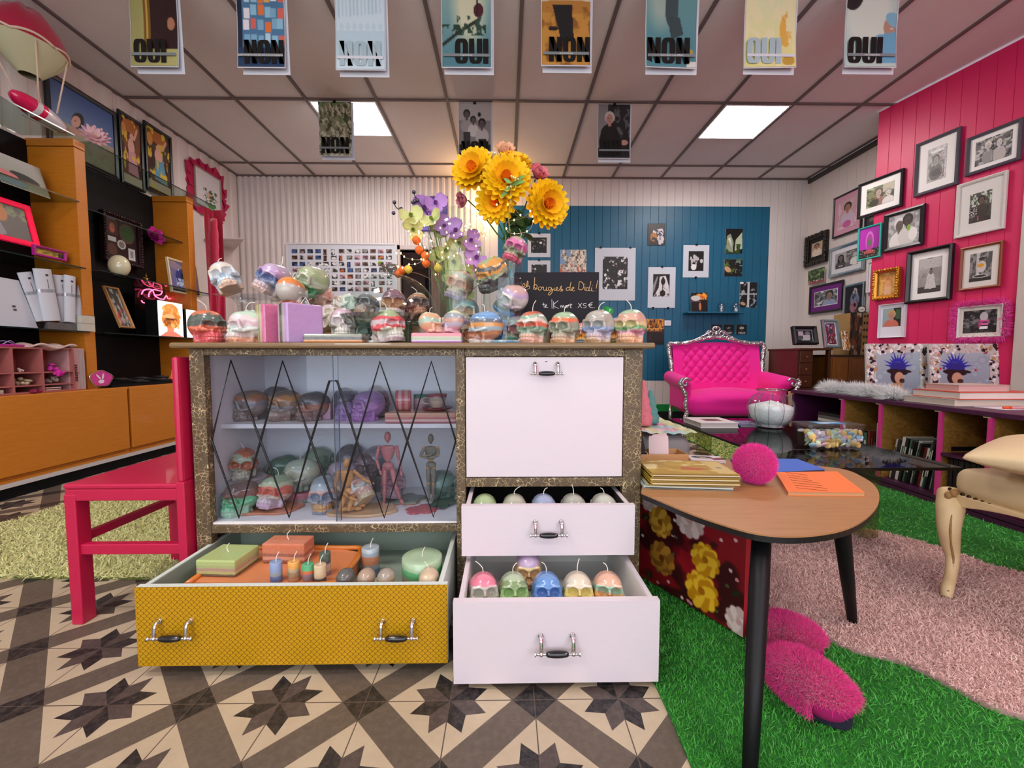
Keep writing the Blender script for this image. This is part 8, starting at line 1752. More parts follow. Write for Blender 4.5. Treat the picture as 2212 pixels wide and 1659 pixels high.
def lq(q, name, label, cat='framed photograph', X=Xb, lean=-.12, **k): return wallpic(lambda x, y: at(x, y, X=X), q, fL, 0, name, label, cat=cat, lean=lean, **k)
lq([(-20, 318), (0, 392), (80, 352), (115, 440)], 'unframed_photo', 'large unframed pale photo of dark hair leaning on the upper glass shelf', 'photograph', fw=0, mw=.002, lean=-.3, d=.01, cv=Cv(60, 60, '#a9aea8').gr('#b9beb8', '#8f9a88').e(.55, .6, .3, .13, '#1c1718', .2).e(.15, .62, .25, .08, '#d87a7c', .2).e(.3, .85, .3, .08, '#9ab0bc').r(.5, .8, 1, 1, '#a8a88c'))
neo = mat('neon_pink_frame', '#f01448', .35, emis='#f01448', es=.35)
lq([(-30, 415), (-30, 515), (62, 440), (86, 538)], 'framed_photograph', 'neon red-pink framed photo leaning on the glass shelf above the paper rolls', fw=.03, fc='#f01448', fmat=neo, lean=-.2, cv=Cv(60, 50, '#5c5650').n(3, 8, '#7a8a5c', .5, .6, 3, (0, 0, 1, .4)).e(.25, .3, .2, .25, '#b8742c').p([(.1, .3), (.3, .9), (.1, 1)], '#8a8a8c'))
lq([(72, 532), (72, 553), (141, 540), (143, 563)], 'framed_photograph', 'small magenta shadow box with a yellow picture beside the neon frame', fw=.014, fc='#b0288a', lean=0, X=-2.95, cv=Cv(40, 20, '#7a6a1c').n(3, 6, '#c9a82c').r(.8, .2, 1, 1, '#2a2414'))
whp = mat('white_bond_paper', '#cdd4de', .6); ink2 = mat('grey_print', '#3a3d44', .7); band_ = glass('clear_tape', '#eef2f4', .2)
a, b = at(-60, 706, X=-2.95), at(80, 706, X=-2.95); hz = at(30, 605, X=-2.95).z-Z2
o = G().prism([(0, 0), ((b.y-a.y), 0), ((b.y-a.y)*.72, hz), (0, hz*1.02)], 0, .03, RZ(fL) @ RX(PI/2)).o('document_stack', whp, loc=(-2.97, a.y, Z2+.001), bevel=.003); tag(o, 'thick stack of white printed sheets leaning at the left end of the lowest shelf', 'paper stack')
G().box(.0325, .034, .1, .103, .05, .14).box(.0325, .034, .19, .205, .12, .13).box(.0325, .034, .195, .21, .10, .11).o('printed_marks', ink2, o)
dn = ('leftmost', 'tall second', 'middle', 'fourth', 'rightmost')
for k, (xt, yt, xb2, wb) in enumerate(((52, 588, 92, 26), (90, 580, 112, 34), (125, 590, 142, 28), (150, 592, 150, 24), (180, 597, 168, 24))):
 Xk = -2.93+.03*(k % 2); A, B_ = at(xb2, 692, X=Xk), at(xt, yt, X=Xk); d_ = B_-A; d_.x = 0; r = wb/920*1.1
 o = G().grid(lambda u, v: (r*.6*math.cos(2*PI*u), r*1.25*math.sin(2*PI*u), d_.length*v), 18, 2, True).grid(lambda u, v: (r*.45*math.cos(9*u)*(1-.6*u), r*.9*math.sin(9*u)*(1-.6*u), d_.length*.995), 26, 1).o('paper_roll', whp, smooth=True, loc=(Xk, A.y, Z2+.055))
 o.rotation_euler = (Vector((0, 0, 1)).rotation_difference(Vector((0, d_.y, d_.z)))).to_euler(); tag(o, dn[k]+' of the white paper rolls fanned on the lowest glass shelf', 'paper roll')
 G().grid(lambda u, v: (r*.63*math.cos(2*PI*u), r*1.28*math.sin(2*PI*u), d_.length*.55+.02*v), 18, 1, True).o('clear_band', band_, o)
 G().box(r*.58, r*.61, -.008, .008, d_.length*.86, d_.length*.90).box(r*.58, r*.61, -.004, -.001, d_.length*.62, d_.length*.8).o('printed_marks', ink2, o)
a, b = at(85, 704, X=-2.95), at(155, 706, X=-2.95)
o = G().box(-.05, .05, a.y, b.y, Z2, Z2+.045).o('acrylic_tray', glass('dark_acrylic', '#9a9ca4', .2), loc=(-2.95, 0, .001)); tag(o, 'dark clear tray holding the paper rolls', 'tray')
a, b = at(157, 707, X=-2.93), at(187, 708, X=-2.93); hz = at(170, 682, X=-2.93).z-Z2
for k in range(2):
 o = G().box(-.06, .06, 0, b.y-a.y, .001+k*hz/2, hz/2*(k+1)-.001).o('small_box', mat('cream_box', '#c9c6b8', .5), loc=(-2.93, a.y, Z2)); tag(o, 'small cream box with a teal picture on its lid by the upright' if k else 'small cream box under the teal-topped one', 'box')
 if k: G().box(-.055, .055, .004, b.y-a.y-.004, hz-.001, hz+.001).o('picture_lid', mat('teal_lid', '#3f7a84', .4, var=.6, vscale=40), o)
pg = mat('dusty_pink_board', '#a8605c', .6, var=.08); Xp = -2.86
ya, yb2 = at(-60, 800, X=Xp).y, at(160, 800, X=Xp).y; zt3 = at(60, 750, X=Xp).z; H3 = zt3-Z0; L3 = yb2-ya
t = thing('pigeonhole_box', 'dusty pink pigeonhole box crammed with small pink trinkets on the base cabinet', 'storage box', (Xp, ya, Z0+.001))
ycol = [0]+[at(p_, 800, X=Xp).y-ya for p_ in (28, 93)]+[L3]; zrow = [0, .047, .125, H3-.01]
G().box(-.16, 0, 0, L3, 0, .01).box(-.16, 0, 0, L3, H3-.01, H3).box(-.16, -.155, 0, L3, 0, H3).o('shell', pg, t)
for y in ycol: G().box(-.16, 0, max(0, y-.005), y+.005, .01, H3-.01).o('upright_divider', pg, t)
for z in zrow[1:3]: G().box(-.16, -.001, .0, L3, z-.004, z+.004).o('shelf_board', pg, t)
rr = random.Random(4)
def lump(name, label, x, y, z, s, col, seed, cat='trinket', flat=1.0, rough=.7, m=None):
 r = np.random.default_rng(seed); g = G()
 for k in range(14): q = r.normal(size=3)*s*.42; q[2] = abs(q[2])*flat; e = s*(.25+r.random(3)*.3); e[2] *= flat; g.ell((q[0], q[1], q[2]+e[2]*.6), tuple(e), 8, 5, RX(r.random()*2))
 o = g.o(name, m or mat('lump_'+col[1:], col, rough, var=.35, vscale=70), smooth=True, loc=(x, y, z)); tag(o, label, cat); return o
def hole(c, r): return (ya+(ycol[c]+ycol[c+1])/2, Z0+.001+(zrow[r]+.006 if r else .011))
for c, r, s, col, nm, lb in ((1, 1, .034, '#b9a88c', 'fabric_bundle', 'bundle of grey and beige lace in the central pigeonhole'), (2, 2, .03, '#c02a9c', 'gingham_cloth', 'crumpled magenta gingham cloth in the upper right pigeonhole'), (0, 1, .032, '#f03c9c', 'feather_puff', 'hot pink feather puff in the left pigeonhole'),
      (2, 1, .03, '#a89c94', 'coin_purse', 'small patterned purse in the right pigeonhole'), (1, 2, .014, '#d8c4c0', 'shell_trinket', 'little white trinket in the upper middle pigeonhole'), (0, 2, .016, '#c8281c', 'red_trinket', 'red trinket in the upper left pigeonhole')):
 y, z = hole(c, r); lump(nm, lb, Xp-.05, y, z, s, col, c*7+r)
lump('ribbon_rosette', 'magenta ribbon rosette hanging out of the upper right pigeonhole', Xp+.014, ya+ycol[2]+.075, Z0+.10, .030, '#cf1f9c', 31)
lump('tulle_bow', 'dark magenta tulle bow lying before the pigeonhole box', Xp+.0, ya+ycol[1]+.10, Z0+.003, .028, '#8a1440', 33, flat=.7)
for k in range(3):
 o = G().box(-.05, .05, 0, .13, .0, .005).o('card_packet', mat('packet_cream', '#cdbfae', .6), loc=(Xp-.055, ya+.01, Z0+.0125+.0075*k)); tag(o, 'cream card packet lying flat in the lowest left pigeonhole', 'card', 'cream card packets in the lowest pigeonhole')
for k in range(2):
 o = G().box(-.05, .05, 0, .09, .0, .006).o('card_packet', mat('packet_blush', '#d8b4ac', .5), loc=(Xp-.055, ya+ycol[2]+.015, Z0+.0125+.012*k)); tag(o, 'blush card packet in the lowest right pigeonhole', 'card', 'blush packets in the lowest right pigeonhole')
y0 = at(0, 750, X=Xp).y
t = thing('flip_flop', 'magenta flip-flop sandal with lilac straps on the pigeonhole box', 'sandal', (Xp-.06, at(25, 745, X=Xp).y, zt3+.002))
P = [(.035*math.sin(q)*(1.0 if math.cos(q) > 0 else .8), .12*math.cos(q)) for q in [2*PI*k/24 for k in range(24)]]; G().prism(P, 0, .014).o('sole', mat('magenta_rubber', '#b81f8c', .5), t, bevel=.003)
for s in (-1, 1): G().tube(spl([(0, .07, .014), (s*.02, .03, .034), (s*.034, -.02, .014)], 5), .005, 6, flat=.5).o('strap', mat('lilac_strap', '#a890c4', .5), t, smooth=True)
o = G().grid(lambda u, v: (-.12+.13*v, .26*u-.02+.02*v, .010+.012*math.sin(u*9)+.008*math.sin(v*7)-(.03*max(0, u-.85)*5)*0), 30, 12).o('lace_cloth', mat('cream_lace', '#d8bcb4', .8, var=.2, vscale=30), smooth=True, loc=(Xp, at(70, 745, X=Xp).y, zt3+.001)); md = o.modifiers.new('th', 'SOLIDIFY'); md.thickness = .01; md.offset = 1; tag(o, 'folded pink and cream lace cloth on the right part of the pigeonhole box', 'cloth')
a, b = at(158, 842, X=-2.86), at(193, 840, X=-2.86); hz = at(170, 752, X=-2.86).z-Z0
t = thing('packaging_box', 'pink and grey upright hair tool box beside the pigeonhole box', 'box', (-2.88, (a.y+b.y)/2, Z0+.001)); w = (b.y-a.y)/2
G().box(-.14, 0, -w, w, 0, hz-.002).o('carton', mat('pink_carton', '#c99a9c', .5, var=.25, vscale=14), t, bevel=.003)
G().box(.0005, .0015, w*.25, w*.5, .01, hz-.01).box(.0005, .0015, w*.7, w*.95, .01, hz-.01).o('grey_stripes', mat('carton_grey', '#a8a4a4', .5), t)
me = textmesh('BaByliss', .036, .0004, .0006, .2); lnk('brand_lettering', me, mat('carton_dark', '#2a1c1c', .5), t, loc=(.0015, -w*.0, hz*.40), rot=(PI/2, -PI/2, PI/2))
p = at(222, 848, Z=Z0); p = at(222, 825, X=-2.84)
t = thing('heart_mirror', 'rounded triangular pink compact with a white bunny head standing by the pink box', 'compact mirror', (-2.85, p.y, Z0+.068), rot=(0, 0, R(58)))
P = [(.062*math.cos(q)*(1+.12*math.cos(3*(q-.5))), .058*math.sin(q)*(1+.10*math.cos(3*q+1.6))) for q in [2*PI*k/40 for k in range(40)]]
G().prism(P, -.008, .008, RX(PI/2)).o('rim', chrome, t, bevel=.003); G().prism([(x*.85, z*.85) for x, z in P], .008, .0095, RX(PI/2)).o('pink_face', mat('compact_pink', '#c8408c', .3, coat=.4), t)
g = G()
for c_, r_, a_ in (((-.002, -.018), (.016, .014), .3), ((-.016, .016), (.0055, .022), -.6), ((.008, .018), (.005, .021), .15)): g.prism([(c_[0]+r_[0]*math.cos(q)*math.cos(a_)+r_[1]*math.sin(q)*math.sin(a_)*.9, c_[1]-r_[0]*math.cos(q)*math.sin(a_)*.3+r_[1]*math.sin(q)*math.cos(a_)) for q in [2*PI*k/18 for k in range(18)]], .0096, .0108, RX(PI/2))
g.o('white_bunny_head', wg_, t)
G().tube([(0, .012, -.03), (.0, .045, -.066)], .003, 6).o('stand', chrome, t)
t = G().prism([(0, 0), (.2, 0), (.2, .018), (0, .05)][::1], at(240, 830, X=-2.86).y, at(392, 815, X=-2.86).y, Matrix(((1, 0, 0, 0), (0, 0, 1, 0), (0, 1, 0, 0), (0, 0, 0, 1)))).o('display_ramp', blkp, loc=(-3.06, 0, Z0+.001)); tag(t, 'sloping black display ramp on the far base cabinet', 'display stand')
for k, (px, py) in enumerate(((262, 806), (307, 803), (352, 802), (300, 817), (350, 814))):
 row = 0 if k < 3 else 1; X = -3.0 if row == 0 else -2.905; p = at(px, py, X=X); zz_ = Z0+.001+.05-(X+3.06)*.16+.004
 o = G().box(-.04, .04, -.055, .055, 0, .01).o('jewellery_card', mat('black_velvet_card', '#16151a', .9), loc=(X, p.y, zz_), rot=(0, R(9), 0)); tag(o, '%s black jewellery card, %s row on the sloping display ramp' % (('left', 'middle', 'right', 'left', 'right')[k], ('rear', 'front')[row]), 'jewellery card'); G().tube([(.01, -.02, .0115), (.0, .01, .0125), (.012, .03, .0115)], .0014, 5).o('thin_chain', chrome, o)
for k, px in enumerate((372, 388)):
 p = at(px, 815, X=-2.92+.05*k); o = G().lathe([(.032, 0), (.03, .01), (.008, .05), (.005, .085)], 18).o('orange_funnel', mat('orange_plastic', '#e8741c', .35, coat=.3), smooth=True, loc=(-2.92+.05*k, p.y, Z0+.03)); tag(o, ('rear' if not k else 'front')+' orange plastic funnel by the back of the red chair', 'funnel')
 G().box(-.03, .03, -.03, .03, -.029, -.001).o('base', blkp, o)
lq([(216, 457), (224, 562), (302, 478), (306, 580)], 'multi_photo_frame', 'dark carved multi-photo frame hanging on the black back board', X=XL+.07, lean=0, fw=.03, fc='#241016', ornate=True, rough=.2, d=.04, cv=Cv(70, 80, '#2a141a').r(.08, .06, .40, .42, '#5a3a34').e(.24, .25, .08, .12, '#c9705c').e(.68, .3, .24, .24, '#6a4a44').e(.7, .3, .19, .19, '#3f5c34').r(.1, .46, .34, .58, '#c9cdd0').e(.5, .6, .13, .11, '#d8d8d8').e(.5, .6, .09, .08, '#8a8480').e(.22, .76, .14, .14, '#5a3c34').r(.7, .64, .92, .92, '#dcdee0').r(.76, .7, .86, .86, '#9a9c9c'))
p = at(258, 580, X=-2.95); t = thing('glass_globe', 'cream glass globe resting on a small stand on the glass shelf', 'globe', (-2.95, p.y, Z1)); G().ell((0, 0, .090), (.07, .064, .082), 28, 18).o('globe', mat('cream_glass', '#d8d4b0', .12, coat=.8), t, smooth=True); G().lathe([(.03, 0), (.026, .016), (.02, .016)], 18).o('stand', blkp, t)
p = at(340, 512, X=-3.1); flower('magenta paper flower pinned to the black back board', (-3.14, p.y, p.z), .09, ['#c01c8c', '#d82aa0', '#b0147c'], (1, -.2, .3), layers=((6, 1, .2), (6, .8, .7), (5, .5, 1.1)), w=.7, name='paper_flower')
p = at(324, 612, X=-2.95); t = thing('brass_figurine', 'tiny brass figurine standing on the glass shelf above the neon sign', 'figurine', (-2.98, p.y, Z1)); G().tube([(0, 0, 0), (0, .01, .03), (0, 0, .055)], [.014, .009, .006], 8).tube([(0, -.03, .05), (0, 0, .045), (0, .03, .052)], .004, 6).ell((0, 0, .066), .008, 8, 6).tube([(0, 0, .07), (0, .004, .09)], .002, 5).o('figure', mat('brass', '#a8843c', .3, .9), t, smooth=True)
lq([(362, 556), (367, 630), (428, 572), (432, 644)], 'framed_drawing', 'cream-framed blue ink drawing on the glass shelf against the upright', X=-2.96, lean=-.1, fw=.018, fc='#dccba4', cv=Cv(70, 80, '#8a7a8c').gr('#9a8a98', '#5a5470').n(3, 6, '#6a6a9c').e(.45, .5, .25, .28, '#2c3c7c').n(8, 12, '#b9cce8', .56, .61, 3, (.2, .2, .8, .8)).e(.5, .6, .1, .12, '#7cb0e0').e(.45, .45, .06, .1, '#14142a').r(0, .85, 1, 1, '#2a2440'))
lq([(220, 615), (262, 712), (240, 610), (303, 714)], 'framed_photograph', 'narrow wood-framed sketch leaning steeply on the lowest shelf of the far bay', X=-2.98, lean=-.35, fw=.012, fc='#b98a54', cv=Cv(40, 80, '#3a3634').n(3, 6, '#a8a49c').n(4, 8, '#b8403c', .62, .68, 2, (0, .5, 1, 1)))
a, b = at(304, 665, X=-3.09), at(416, 690, X=-3.09)
t = thing('neon_sign', 'clear acrylic box with pink neon handwriting on the lowest shelf', 'neon sign', (-3.09, a.y, Z2+.001)); L_ = b.y-a.y; hn = at(304, 618, X=-3.09).z-Z2
G().box(-.05, -.045, 0, L_, .0, hn).o('back_panel', mat('black_acrylic', '#0c0a0c', .15), t); G().box(.045, .048, 0, L_, 0, hn).box(-.045, .045, 0, .003, 0, hn).box(-.045, .045, L_-.003, L_, 0, hn).o('acrylic_case', glass('neon_case', '#f4f0f2', .08), t)
nm_ = mat('neon_tube', '#ff8aa8', .3, emis='#ff5a80', es=6.0); S_ = [[(165, 770), (210, 690), (310, 660), (400, 690), (440, 790), (480, 830)], [(320, 830), (330, 740), (420, 670), (540, 665), (600, 700), (560, 780), (450, 790), (540, 860), (640, 880)], [(640, 870), (690, 800), (720, 860)], [(740, 870), (780, 850), (830, 750), (820, 850), (870, 880)], [(900, 880), (960, 800), (1000, 850)], [(1000, 900), (1050, 820), (1010, 860)], [(1060, 870), (1150, 850), (1090, 860), (1080, 930), (1040, 940)], [(165, 900), (190, 940), (230, 950)]]
g = G()
for s_ in S_:
 P = [at(290+x/9.76, 560+y/9.76-3, X=-3.085) for x, y in s_]; g.tube(spl([(.0, p.y-a.y, min(hn-.01, p.z-Z2)) for p in P], 4), .0045, 6)
g.o('neon_writing', nm_, t, smooth=True)
def lightbox(px0, px1, pyt, pyb, X, label, cvx):
 a, b = at(px0, pyb, X=X), at(px1, pyb, X=X); h = at(px0, pyt, X=X).z-Z2; w = b.y-a.y
 t = thing('light_box', label, 'light box', (X, (a.y+b.y)/2, Z2+.001)); G().box(-.1, 0, -w/2, w/2, 0, h).o('housing', blkp, t)
 m = mat('lightbox_face', '#ffffff', .5);
 if cvx is not None:
  if 'lit_print' not in _mats:
   mm, nt, bs = newmat('lit_print'); v = nt.nodes.new('ShaderNodeVertexColor'); v.layer_name = 'Col'; nt.links.new(v.outputs[0], bs.inputs['Emission Color']); nt.links.new(v.outputs[0], bs.inputs['Base Color']); bs.inputs['Emission Strength'].default_value = 1.0; _mats['lit_print'] = mm
  o = print_mesh('lit_face', cvx, w*.98, h*.98, _mats['lit_print'], t, y=0, thick=.002, loc=(.003, 0, h/2)); o.rotation_euler = (0, 0, fL)
lightbox(342, 396, 648, 716, -2.9, 'small light box glowing with a picture of a face wrapped in tan leather', Cv(60, 70, '#f4efe8').e(.5, .22, .3, .16, '#c07838').p([(.3, .1), (.6, .05), (.95, .45), (.15, .4)], '#c8803c').e(.5, .52, .36, .25, '#b87030').e(.45, .42, .2, .07, '#d89a70').e(.35, .6, .14, .1, '#8a4a1c').e(.5, .5, .25, .03, '#5c2c10').r(.33, .75, .6, .9, '#d07a5c').p([(.05, 1), (.3, .86), (.65, .86), (1, 1)], '#d0705c').n(3, 9, '#e0a05c', .6, .68, 3, (.15, .15, .85, .75)))
lightbox(403, 440, 668, 716, -2.88, 'second light box with a blank white face behind the orange-red skull', Cv(10, 10, '#f2efe8'))
Yj = 4.14; a, b = at(437, 470, Y=Yj), at(487, 700, Y=Yj)
rj = mat('crimson_satin', '#b8103c', .5, var=.25, vscale=7, stretch=(6, 1, 1), sheen=.4)
t = thing('hanging_jacket', 'crimson satin jacket with gold cuffs hanging at the end of the orange shelves', 'jacket', (a.x, Yj+.06, .85)); w = b.x-a.x; hj = at(445, 447, Y=Yj).z-.85
G().grid(lambda u, v: (w*(.05+(.55+.45*min(1, v*1.8))*u)*(1), -.05+.035*math.sin(u*15+v*2)*v, hj*(1-v)-.05*u*u*(1-v)), 30, 24).grid(lambda u, v: (w*.5*u+.04, .03, hj*(1-v)), 2, 2).o('body', rj, t, smooth=True)
s0, s1 = at(455, 470, Y=Yj-.05), at(465, 575, Y=Yj-.05)
G().tube(spl([(s0.x-a.x, -.07, s0.z-.85), (s0.x-a.x+.02, -.11, (s0.z+s1.z)/2-.85), (s1.x-a.x, -.12, s1.z-.85)], 5), [.03+.016*min(1, i/4)+.004*math.sin(i*2.3) for i in range(11)], 12, flat=.4).o('sleeve', rj, t, smooth=True)
gm = mat('gold_cuff', '#c9a468', .45, .2); c1, c2 = at(455, 580, Y=Yj-.1), at(478, 612, Y=Yj-.1)
G().tube([(c1.x-a.x-.02, -.13, c1.z-.85), (c1.x-a.x+.07, -.13, c1.z-.82)], [.03, .032], 10, flat=.5).tube([(c1.x-a.x+.0, -.14, c1.z-.88), (c2.x-a.x+.04, -.14, c2.z-.87)], [.02, .03], 10, flat=.4).o('cuff', gm, t)
p = at(505, 525, Y=4.8); o = G().prism([(0, 0), (.42, 0), (0, .5)], 0, .014).o('corner_shelf', white, loc=(XL+.02, 4.7, at(505, 522, Y=4.8).z)); tag(o, 'small white shelf fixed in the far left corner', 'shelf')
# FLOWERS
vb = at(1102, 560, Y=1.64); VX = vb.x
t = thing('flower_vase', 'slim clear glass vase holding the yellow dahlias behind the magenta skull', 'vase', (VX, 1.71, TOPZ)); hv = at(1102, 508, Y=1.71).z-TOPZ
G().shell([(.001, .004), (.03, .0), (.03, .1), (.022, hv-.04), (.028, hv)], 28).o('vase_glass', cg, t, smooth=True)
base = (VX, 1.71, TOPZ+hv-.05); DC = ['#fbbe04', '#ffce08', '#ffcc0a', '#fcbc08', '#f08a10']; dl = ((18, 1, -.1), (18, .98, .15), (17, .9, .4), (14, .78, .68), (10, .55, 1.0))
gY = 'yellow dahlias in the slim vase'
for px, py, r, Y, n, lb in ((1026, 371, .078, 1.66, (-.35, -1, .25), 'yellow dahlia with an orange heart, upper left of the bouquet'), (1093, 392, .084, 1.62, (.05, -1, .15), 'largest yellow dahlia in the middle of the bouquet'), (1178, 443, .080, 1.65, (.45, -1, -.1), 'yellow dahlia at the lower right of the bouquet'),
       (1072, 436, .070, 1.64, (-.2, -1, -.35), 'yellow dahlia facing down under the middle one'), (1108, 362, .068, 1.68, (.1, -.6, .8), 'yellow dahlia facing up at the top of the bouquet')):
 p = at(px, py, Y=Y); flower(lb, p, r*1.12, DC, n, name='yellow_dahlia', layers=dl, w=.36, stem_to=base)
for px, py, r, Y, n, cols, lb in ((1158, 385, .05, 1.66, (.4, -.8, .5), ['#d8707c', '#df8088', '#c9586c', '#c24c64'], 'pink rose right of the top dahlias'), (1008, 432, .042, 1.68, (-.8, -.5, -.2), ['#c9808c', '#b86474'], 'drooping dusty pink bloom at the left of the bouquet'), (1060, 352, .045, 1.70, (-.1, -.5, .8), ['#efe2c8', '#f2ead8'], 'cream star-shaped bloom between the upper dahlias'), (1090, 338, .052, 1.72, (.1, -.7, .5), ['#e8b48c', '#efc09c'], 'peach magnolia bloom topping the bouquet')):
 p = at(px, py, Y=Y); flower(lb, p, r, cols, n, name='rose' if 'rose' in lb else 'bloom', layers=((6, 1, .5), (6, .85, .9), (5, .7, 1.2), (4, .5, 1.4)), w=.85, stem_to=base)
lf = mat('dark_leaf', '#2c4a1e', .5, var=.3, vscale=30); ll = mat('light_leaf', '#6f9c4c', .5)
def leafm(g, p, d, L, w):
 d = Vector(d).normalized(); s = d.cross(Vector((0, -1, .3))).normalized(); u_ = s.cross(d); a = len(g.v); n = 6
 for i in range(n+1):
  v = i/n; ww = w*math.sin(PI*min(.999, v*.96+.02))**.8; c = Vector(p)+d*L*v+u_*(-.12*L*v*v)
  for k in (-1, 0, 1): g.v.append(tuple(c+s*ww*.5*k+u_*(0 if k == 0 else ww*.15)))
 for i in range(n):
  for k in (0, 1): q = a+i*3+k; g.f.append((q, q+1, q+4, q+3))
t = thing('foliage_bunch', 'dark green leaves bunched under the yellow dahlias', 'foliage', (VX, 1.69, TOPZ+hv-.02)); rr = random.Random(6)
top = at(1112, 450, Y=1.69).z-TOPZ-hv
for k in range(34):
 z = rr.uniform(.0, top); g = G(); leafm(g, (rr.uniform(-.03, .035)+.02, rr.uniform(-.03, .03), z), (rr.uniform(-1, 1), rr.uniform(-1, .4), rr.uniform(-.6, .5)), rr.uniform(.04, .07), .03); g.o('leaf', lf, t, smooth=True)
G().tube([(0, 0, -.12), (.01, 0, .0), (.02, 0, top)], .004, 6).tube([(-.012, 0, -.12), (-.02, .0, top)], .003, 6).tube([(.008, -.008, -.12), (.0, .0, top)], .003, 6).o('stem', ll, t)
p = at(1105, 400, Y=1.57); t = thing('leaf_sprig', 'light green leaf sprig with pale buds in front of the middle dahlia', 'foliage', p)
for d_, L in (((1, -.1, .8), .06), ((.9, -.2, .25), .05), ((-.6, -.2, .5), .035), ((-.8, -.1, -.9), .06)): g = G(); leafm(g, (0, 0, 0), d_, L, .016); g.o('leaf', ll, t, smooth=True)
g = G().tube(spl([(0, 0, 0), (-.005, .02, -.05), (-.01, .06, -.10), (0, .10, -.16)], 4), .0016, 5)
for k in range(16): g.ell((rr.uniform(-.02, .025), rr.uniform(-.01, .01), rr.uniform(-.01, .035)), .0045, 6, 4)
g.o('buds', mat('pale_buds', '#d8d48c', .6), t, smooth=True)
ob = Vector((at(975, 640, Y=1.72).x, 1.715, TOPZ))
t = thing('orchid_pot', 'dark ceramic pot hidden behind the vases holding the orchid sprays', 'pot', ob); G().lathe([(.03, 0), (.035, .09), (.03, .09), (.0, .08)], 20).o('pot', mat('dark_ceramic', '#3a322c', .4), t, smooth=True)
def orchid(label, px, py, r, Y, c1, c2, n, name, g_):
 r *= 1.3; p = at(px, py, Y=Y); t = thing(name, label, 'orchid bloom', p, group=g_); ax = Vector((0, 0, 1)).rotation_difference(Vector(n).normalized()).to_matrix().to_4x4() @ RZ(rr.random()*6)
 petals(G(), (0, 0, 0), 3, r, r*.7, .15, ax, .5).o('sepals', mat('orc'+c1[1:], c1, .6), t, smooth=True); petals(G(), (0, 0, 0), 2, r*1.05, r*1.1, .2, ax @ RX(.1), 0).o('petals', mat('orc'+c1[1:], c1, .6), t, smooth=True); petals(G(), (0, 0, 0), 3, r*.4, r*.3, .9, ax).o('lip', mat('orc'+c2[1:], c2, .6), t, smooth=True)
 G().tube(spl([(0, 0, 0), (0, .03, -.02), tuple((ob+Vector((0, 0, .08))-p)*.6+Vector((0, .0, .03))), tuple(ob+Vector((0, 0, .08))-p)], 4), .0016, 5).o('stem', ll, t, smooth=True)
yl, pu, cc1, cc2 = '#ccd089', '#b98acb', '#8a9a3c', '#8a4c9c'
for px, py, r in ((888, 468, .036), (893, 496, .034), (935, 475, .034), (945, 502, .032), (962, 540, .034), (984, 565, .036), (990, 525, .036), (1012, 590, .034), (948, 560, .032), (975, 600, .03), (1022, 545, .030), (1005, 628, .03)): orchid('pale green orchid bloom, one of the spray left of the tall cloche', px, py, r, 1.64 if px < 940 else 1.71, yl, cc1, (rr.uniform(-.5, .5), -1, rr.uniform(-.3, .4)), 'green_orchid', 'pale green orchid blooms behind the vases')
for px, py, r in ((915, 452, .038), (940, 440, .036), (960, 490, .034), (985, 500, .036), (1030, 560, .040), (1046, 590, .036), (1016, 520, .034), (930, 462, .03)): orchid('lilac orchid bloom, one of those among the green ones', px, py, r, 1.69, pu, cc2, (rr.uniform(-.5, .5), -1, rr.uniform(-.3, .5)), 'lilac_orchid', 'lilac orchid blooms behind the vases')
for k, (P_, lb) in enumerate(((((926, 468), (908, 440), (897, 425), (894, 415)), 'upper dark berry twig leaning out of the orchids'), (((910, 485), (880, 462), (858, 450), (850, 437)), 'lower dark berry twig at the far left of the orchids'))):
 Q = [at(a, b, Y=1.66) for a, b in P_]; t = thing('berry_twig', lb, 'twig', Q[0]); G().tube(spl([tuple(q-Q[0]) for q in Q], 4), .002, 5).o('twig', mat('black_twig', '#17141c', .5), t, smooth=True)
 for dx, dy in (((0, 0), (2, 20), (8, 18), (-2, 22)), ((2, 0), (16, 14), (0, 23), (18, 34)))[k]: q = at(P_[-1][0]+dx, P_[-1][1]+dy, Y=1.66)-Q[0]; G().ell(tuple(q), .0075, 10, 8).o('berry', mat('dark_berry', '#2a2840', .15, coat=.8), t, smooth=True)
ph = mat('physalis_orange', '#d8641c', .6, var=.2, vscale=60); phy = mat('physalis_yellow', '#d8c04c', .6)
for k, (px, py) in enumerate(((899, 520), (905, 541), (918, 553), (920, 570), (860, 592), (869, 585), (882, 583), (946, 580))):
 p = at(px, py, Y=1.63); o = G().lathe([(.0, -.016), (.010, -.010), (.0155, 0), (.012, .010), (.003, .018), (0, .019)], 12, wob=lambda a, z: 1+.1*math.cos(a*5)).o('lantern_seed_head', phy if k in (6, 7) else ph, smooth=True, loc=p); tag(o, ('yellow' if k in (6, 7) else 'orange')+' papery lantern seed head on the twigs left of the tall cloche', 'seed head', ('yellow' if k in (6, 7) else 'orange')+' papery seed heads on the twigs')
g = G()
for L in (((945, 610), (900, 590), (870, 590), (850, 594)), ((945, 590), (925, 560), (905, 530), (890, 515)), ((950, 600), (940, 585), (930, 575), (915, 568))): g.tube(spl([tuple(at(a, b, Y=1.642)) for a, b in L], 5), .0017, 5)
o = g.o('bare_twigs', mat('brown_twig', '#6a4c30', .7)); tag(o, 'thin brown twigs carrying the papery orange seed heads', 'twig')
wire = mat('copper_wire', '#a8967c', .35, .6); bulb = mat('fairy_bulb', '#ffe2a8', .3, emis='#ffc870', es=14.0)
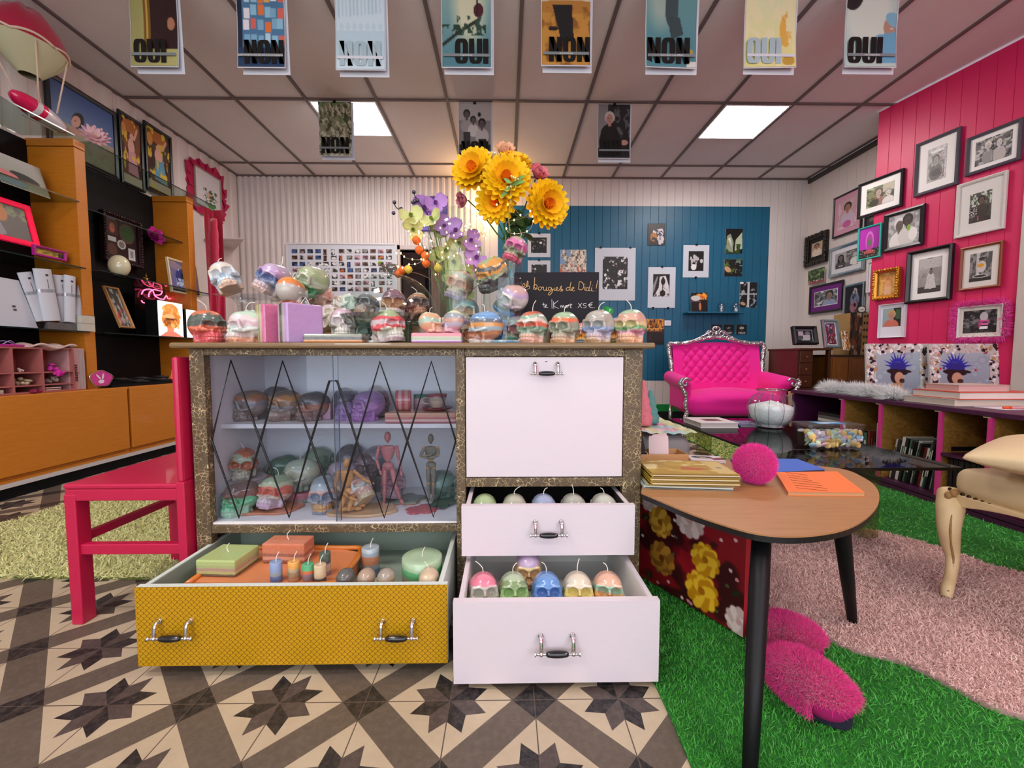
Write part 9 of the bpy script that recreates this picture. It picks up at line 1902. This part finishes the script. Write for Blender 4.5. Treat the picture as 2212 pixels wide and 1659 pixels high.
def lights(label, P_, n, Y, seed):
 r = random.Random(seed); Q = spl([tuple(at(a, b, Y=Y+r.uniform(-.015, .015))) for a, b in P_], 6); o = Vector(Q[0]); t = thing('fairy_light_string', label, 'fairy lights', o)
 G().tube([q-o for q in Q], .0008, 4).o('wire', wire, t)
 for k in range(n): q = Q[int((k+.5)/n*(len(Q)-1))]-o; G().ell((q.x, q.y-.002, q.z), (.0024, .0024, .0036), 6, 5).o('tiny_bulb', bulb, t, smooth=True)
lights('copper fairy lights looping over the orange seed heads and orchids', [(864, 545), (880, 558), (915, 558), (930, 520), (905, 500), (935, 480), (960, 500), (990, 510), (1010, 495), (1035, 500), (1050, 515), (1040, 480), (1025, 470)], 22, 1.61, 1)
lights('second copper fairy light loop low on the left by the glass dome', [(856, 540), (862, 580), (880, 572), (905, 568), (930, 545), (910, 530), (900, 515), (880, 500), (920, 510), (955, 545), (975, 560)], 16, 1.62, 2)
lights('fairy lights hanging in a loop under the right dahlias', [(1160, 440), (1130, 470), (1095, 480), (1097, 500), (1115, 505), (1142, 498), (1152, 478), (1150, 468), (1128, 468), (1105, 445), (1080, 440), (1060, 450)], 10, 1.60, 3)
lights('fairy lights inside the tall bell cloche', [(940, 600), (950, 560), (990, 550), (960, 530), (1000, 520), (1035, 540), (1010, 570), (1040, 590)], 14, 1.665, 4)
p = at(1046, 446, Y=YB-.12); t = thing('wall_bulb', 'bare warm bulb in a wall holder behind the flower bouquet', 'wall light', p); G().ell((0, 0, 0), (.032, .032, .038), 14, 10).o('bulb', mat('warm_bulb', '#ffd9a0', .3, emis='#ffb25c', es=40.0), t, smooth=True); G().tube([(0, 0, .03), (0, .04, .06), (0, .11, .06)], .012, 10).lathe([(.03, 0), (.03, .01)], 16, (0, .1, .055)).o('holder', mat('brass', '#a8843c', .3, .9), t, smooth=True)
l = bpy.data.lights.new('warm_bulb_light', 'POINT'); l.energy = 13; l.color = (1, .62, .30); l.shadow_soft_size = .045; lo = bpy.data.objects.new('warm_bulb_light', l); COL.objects.link(lo); lo.parent = t; lo.location = (0, -.06, -.0)
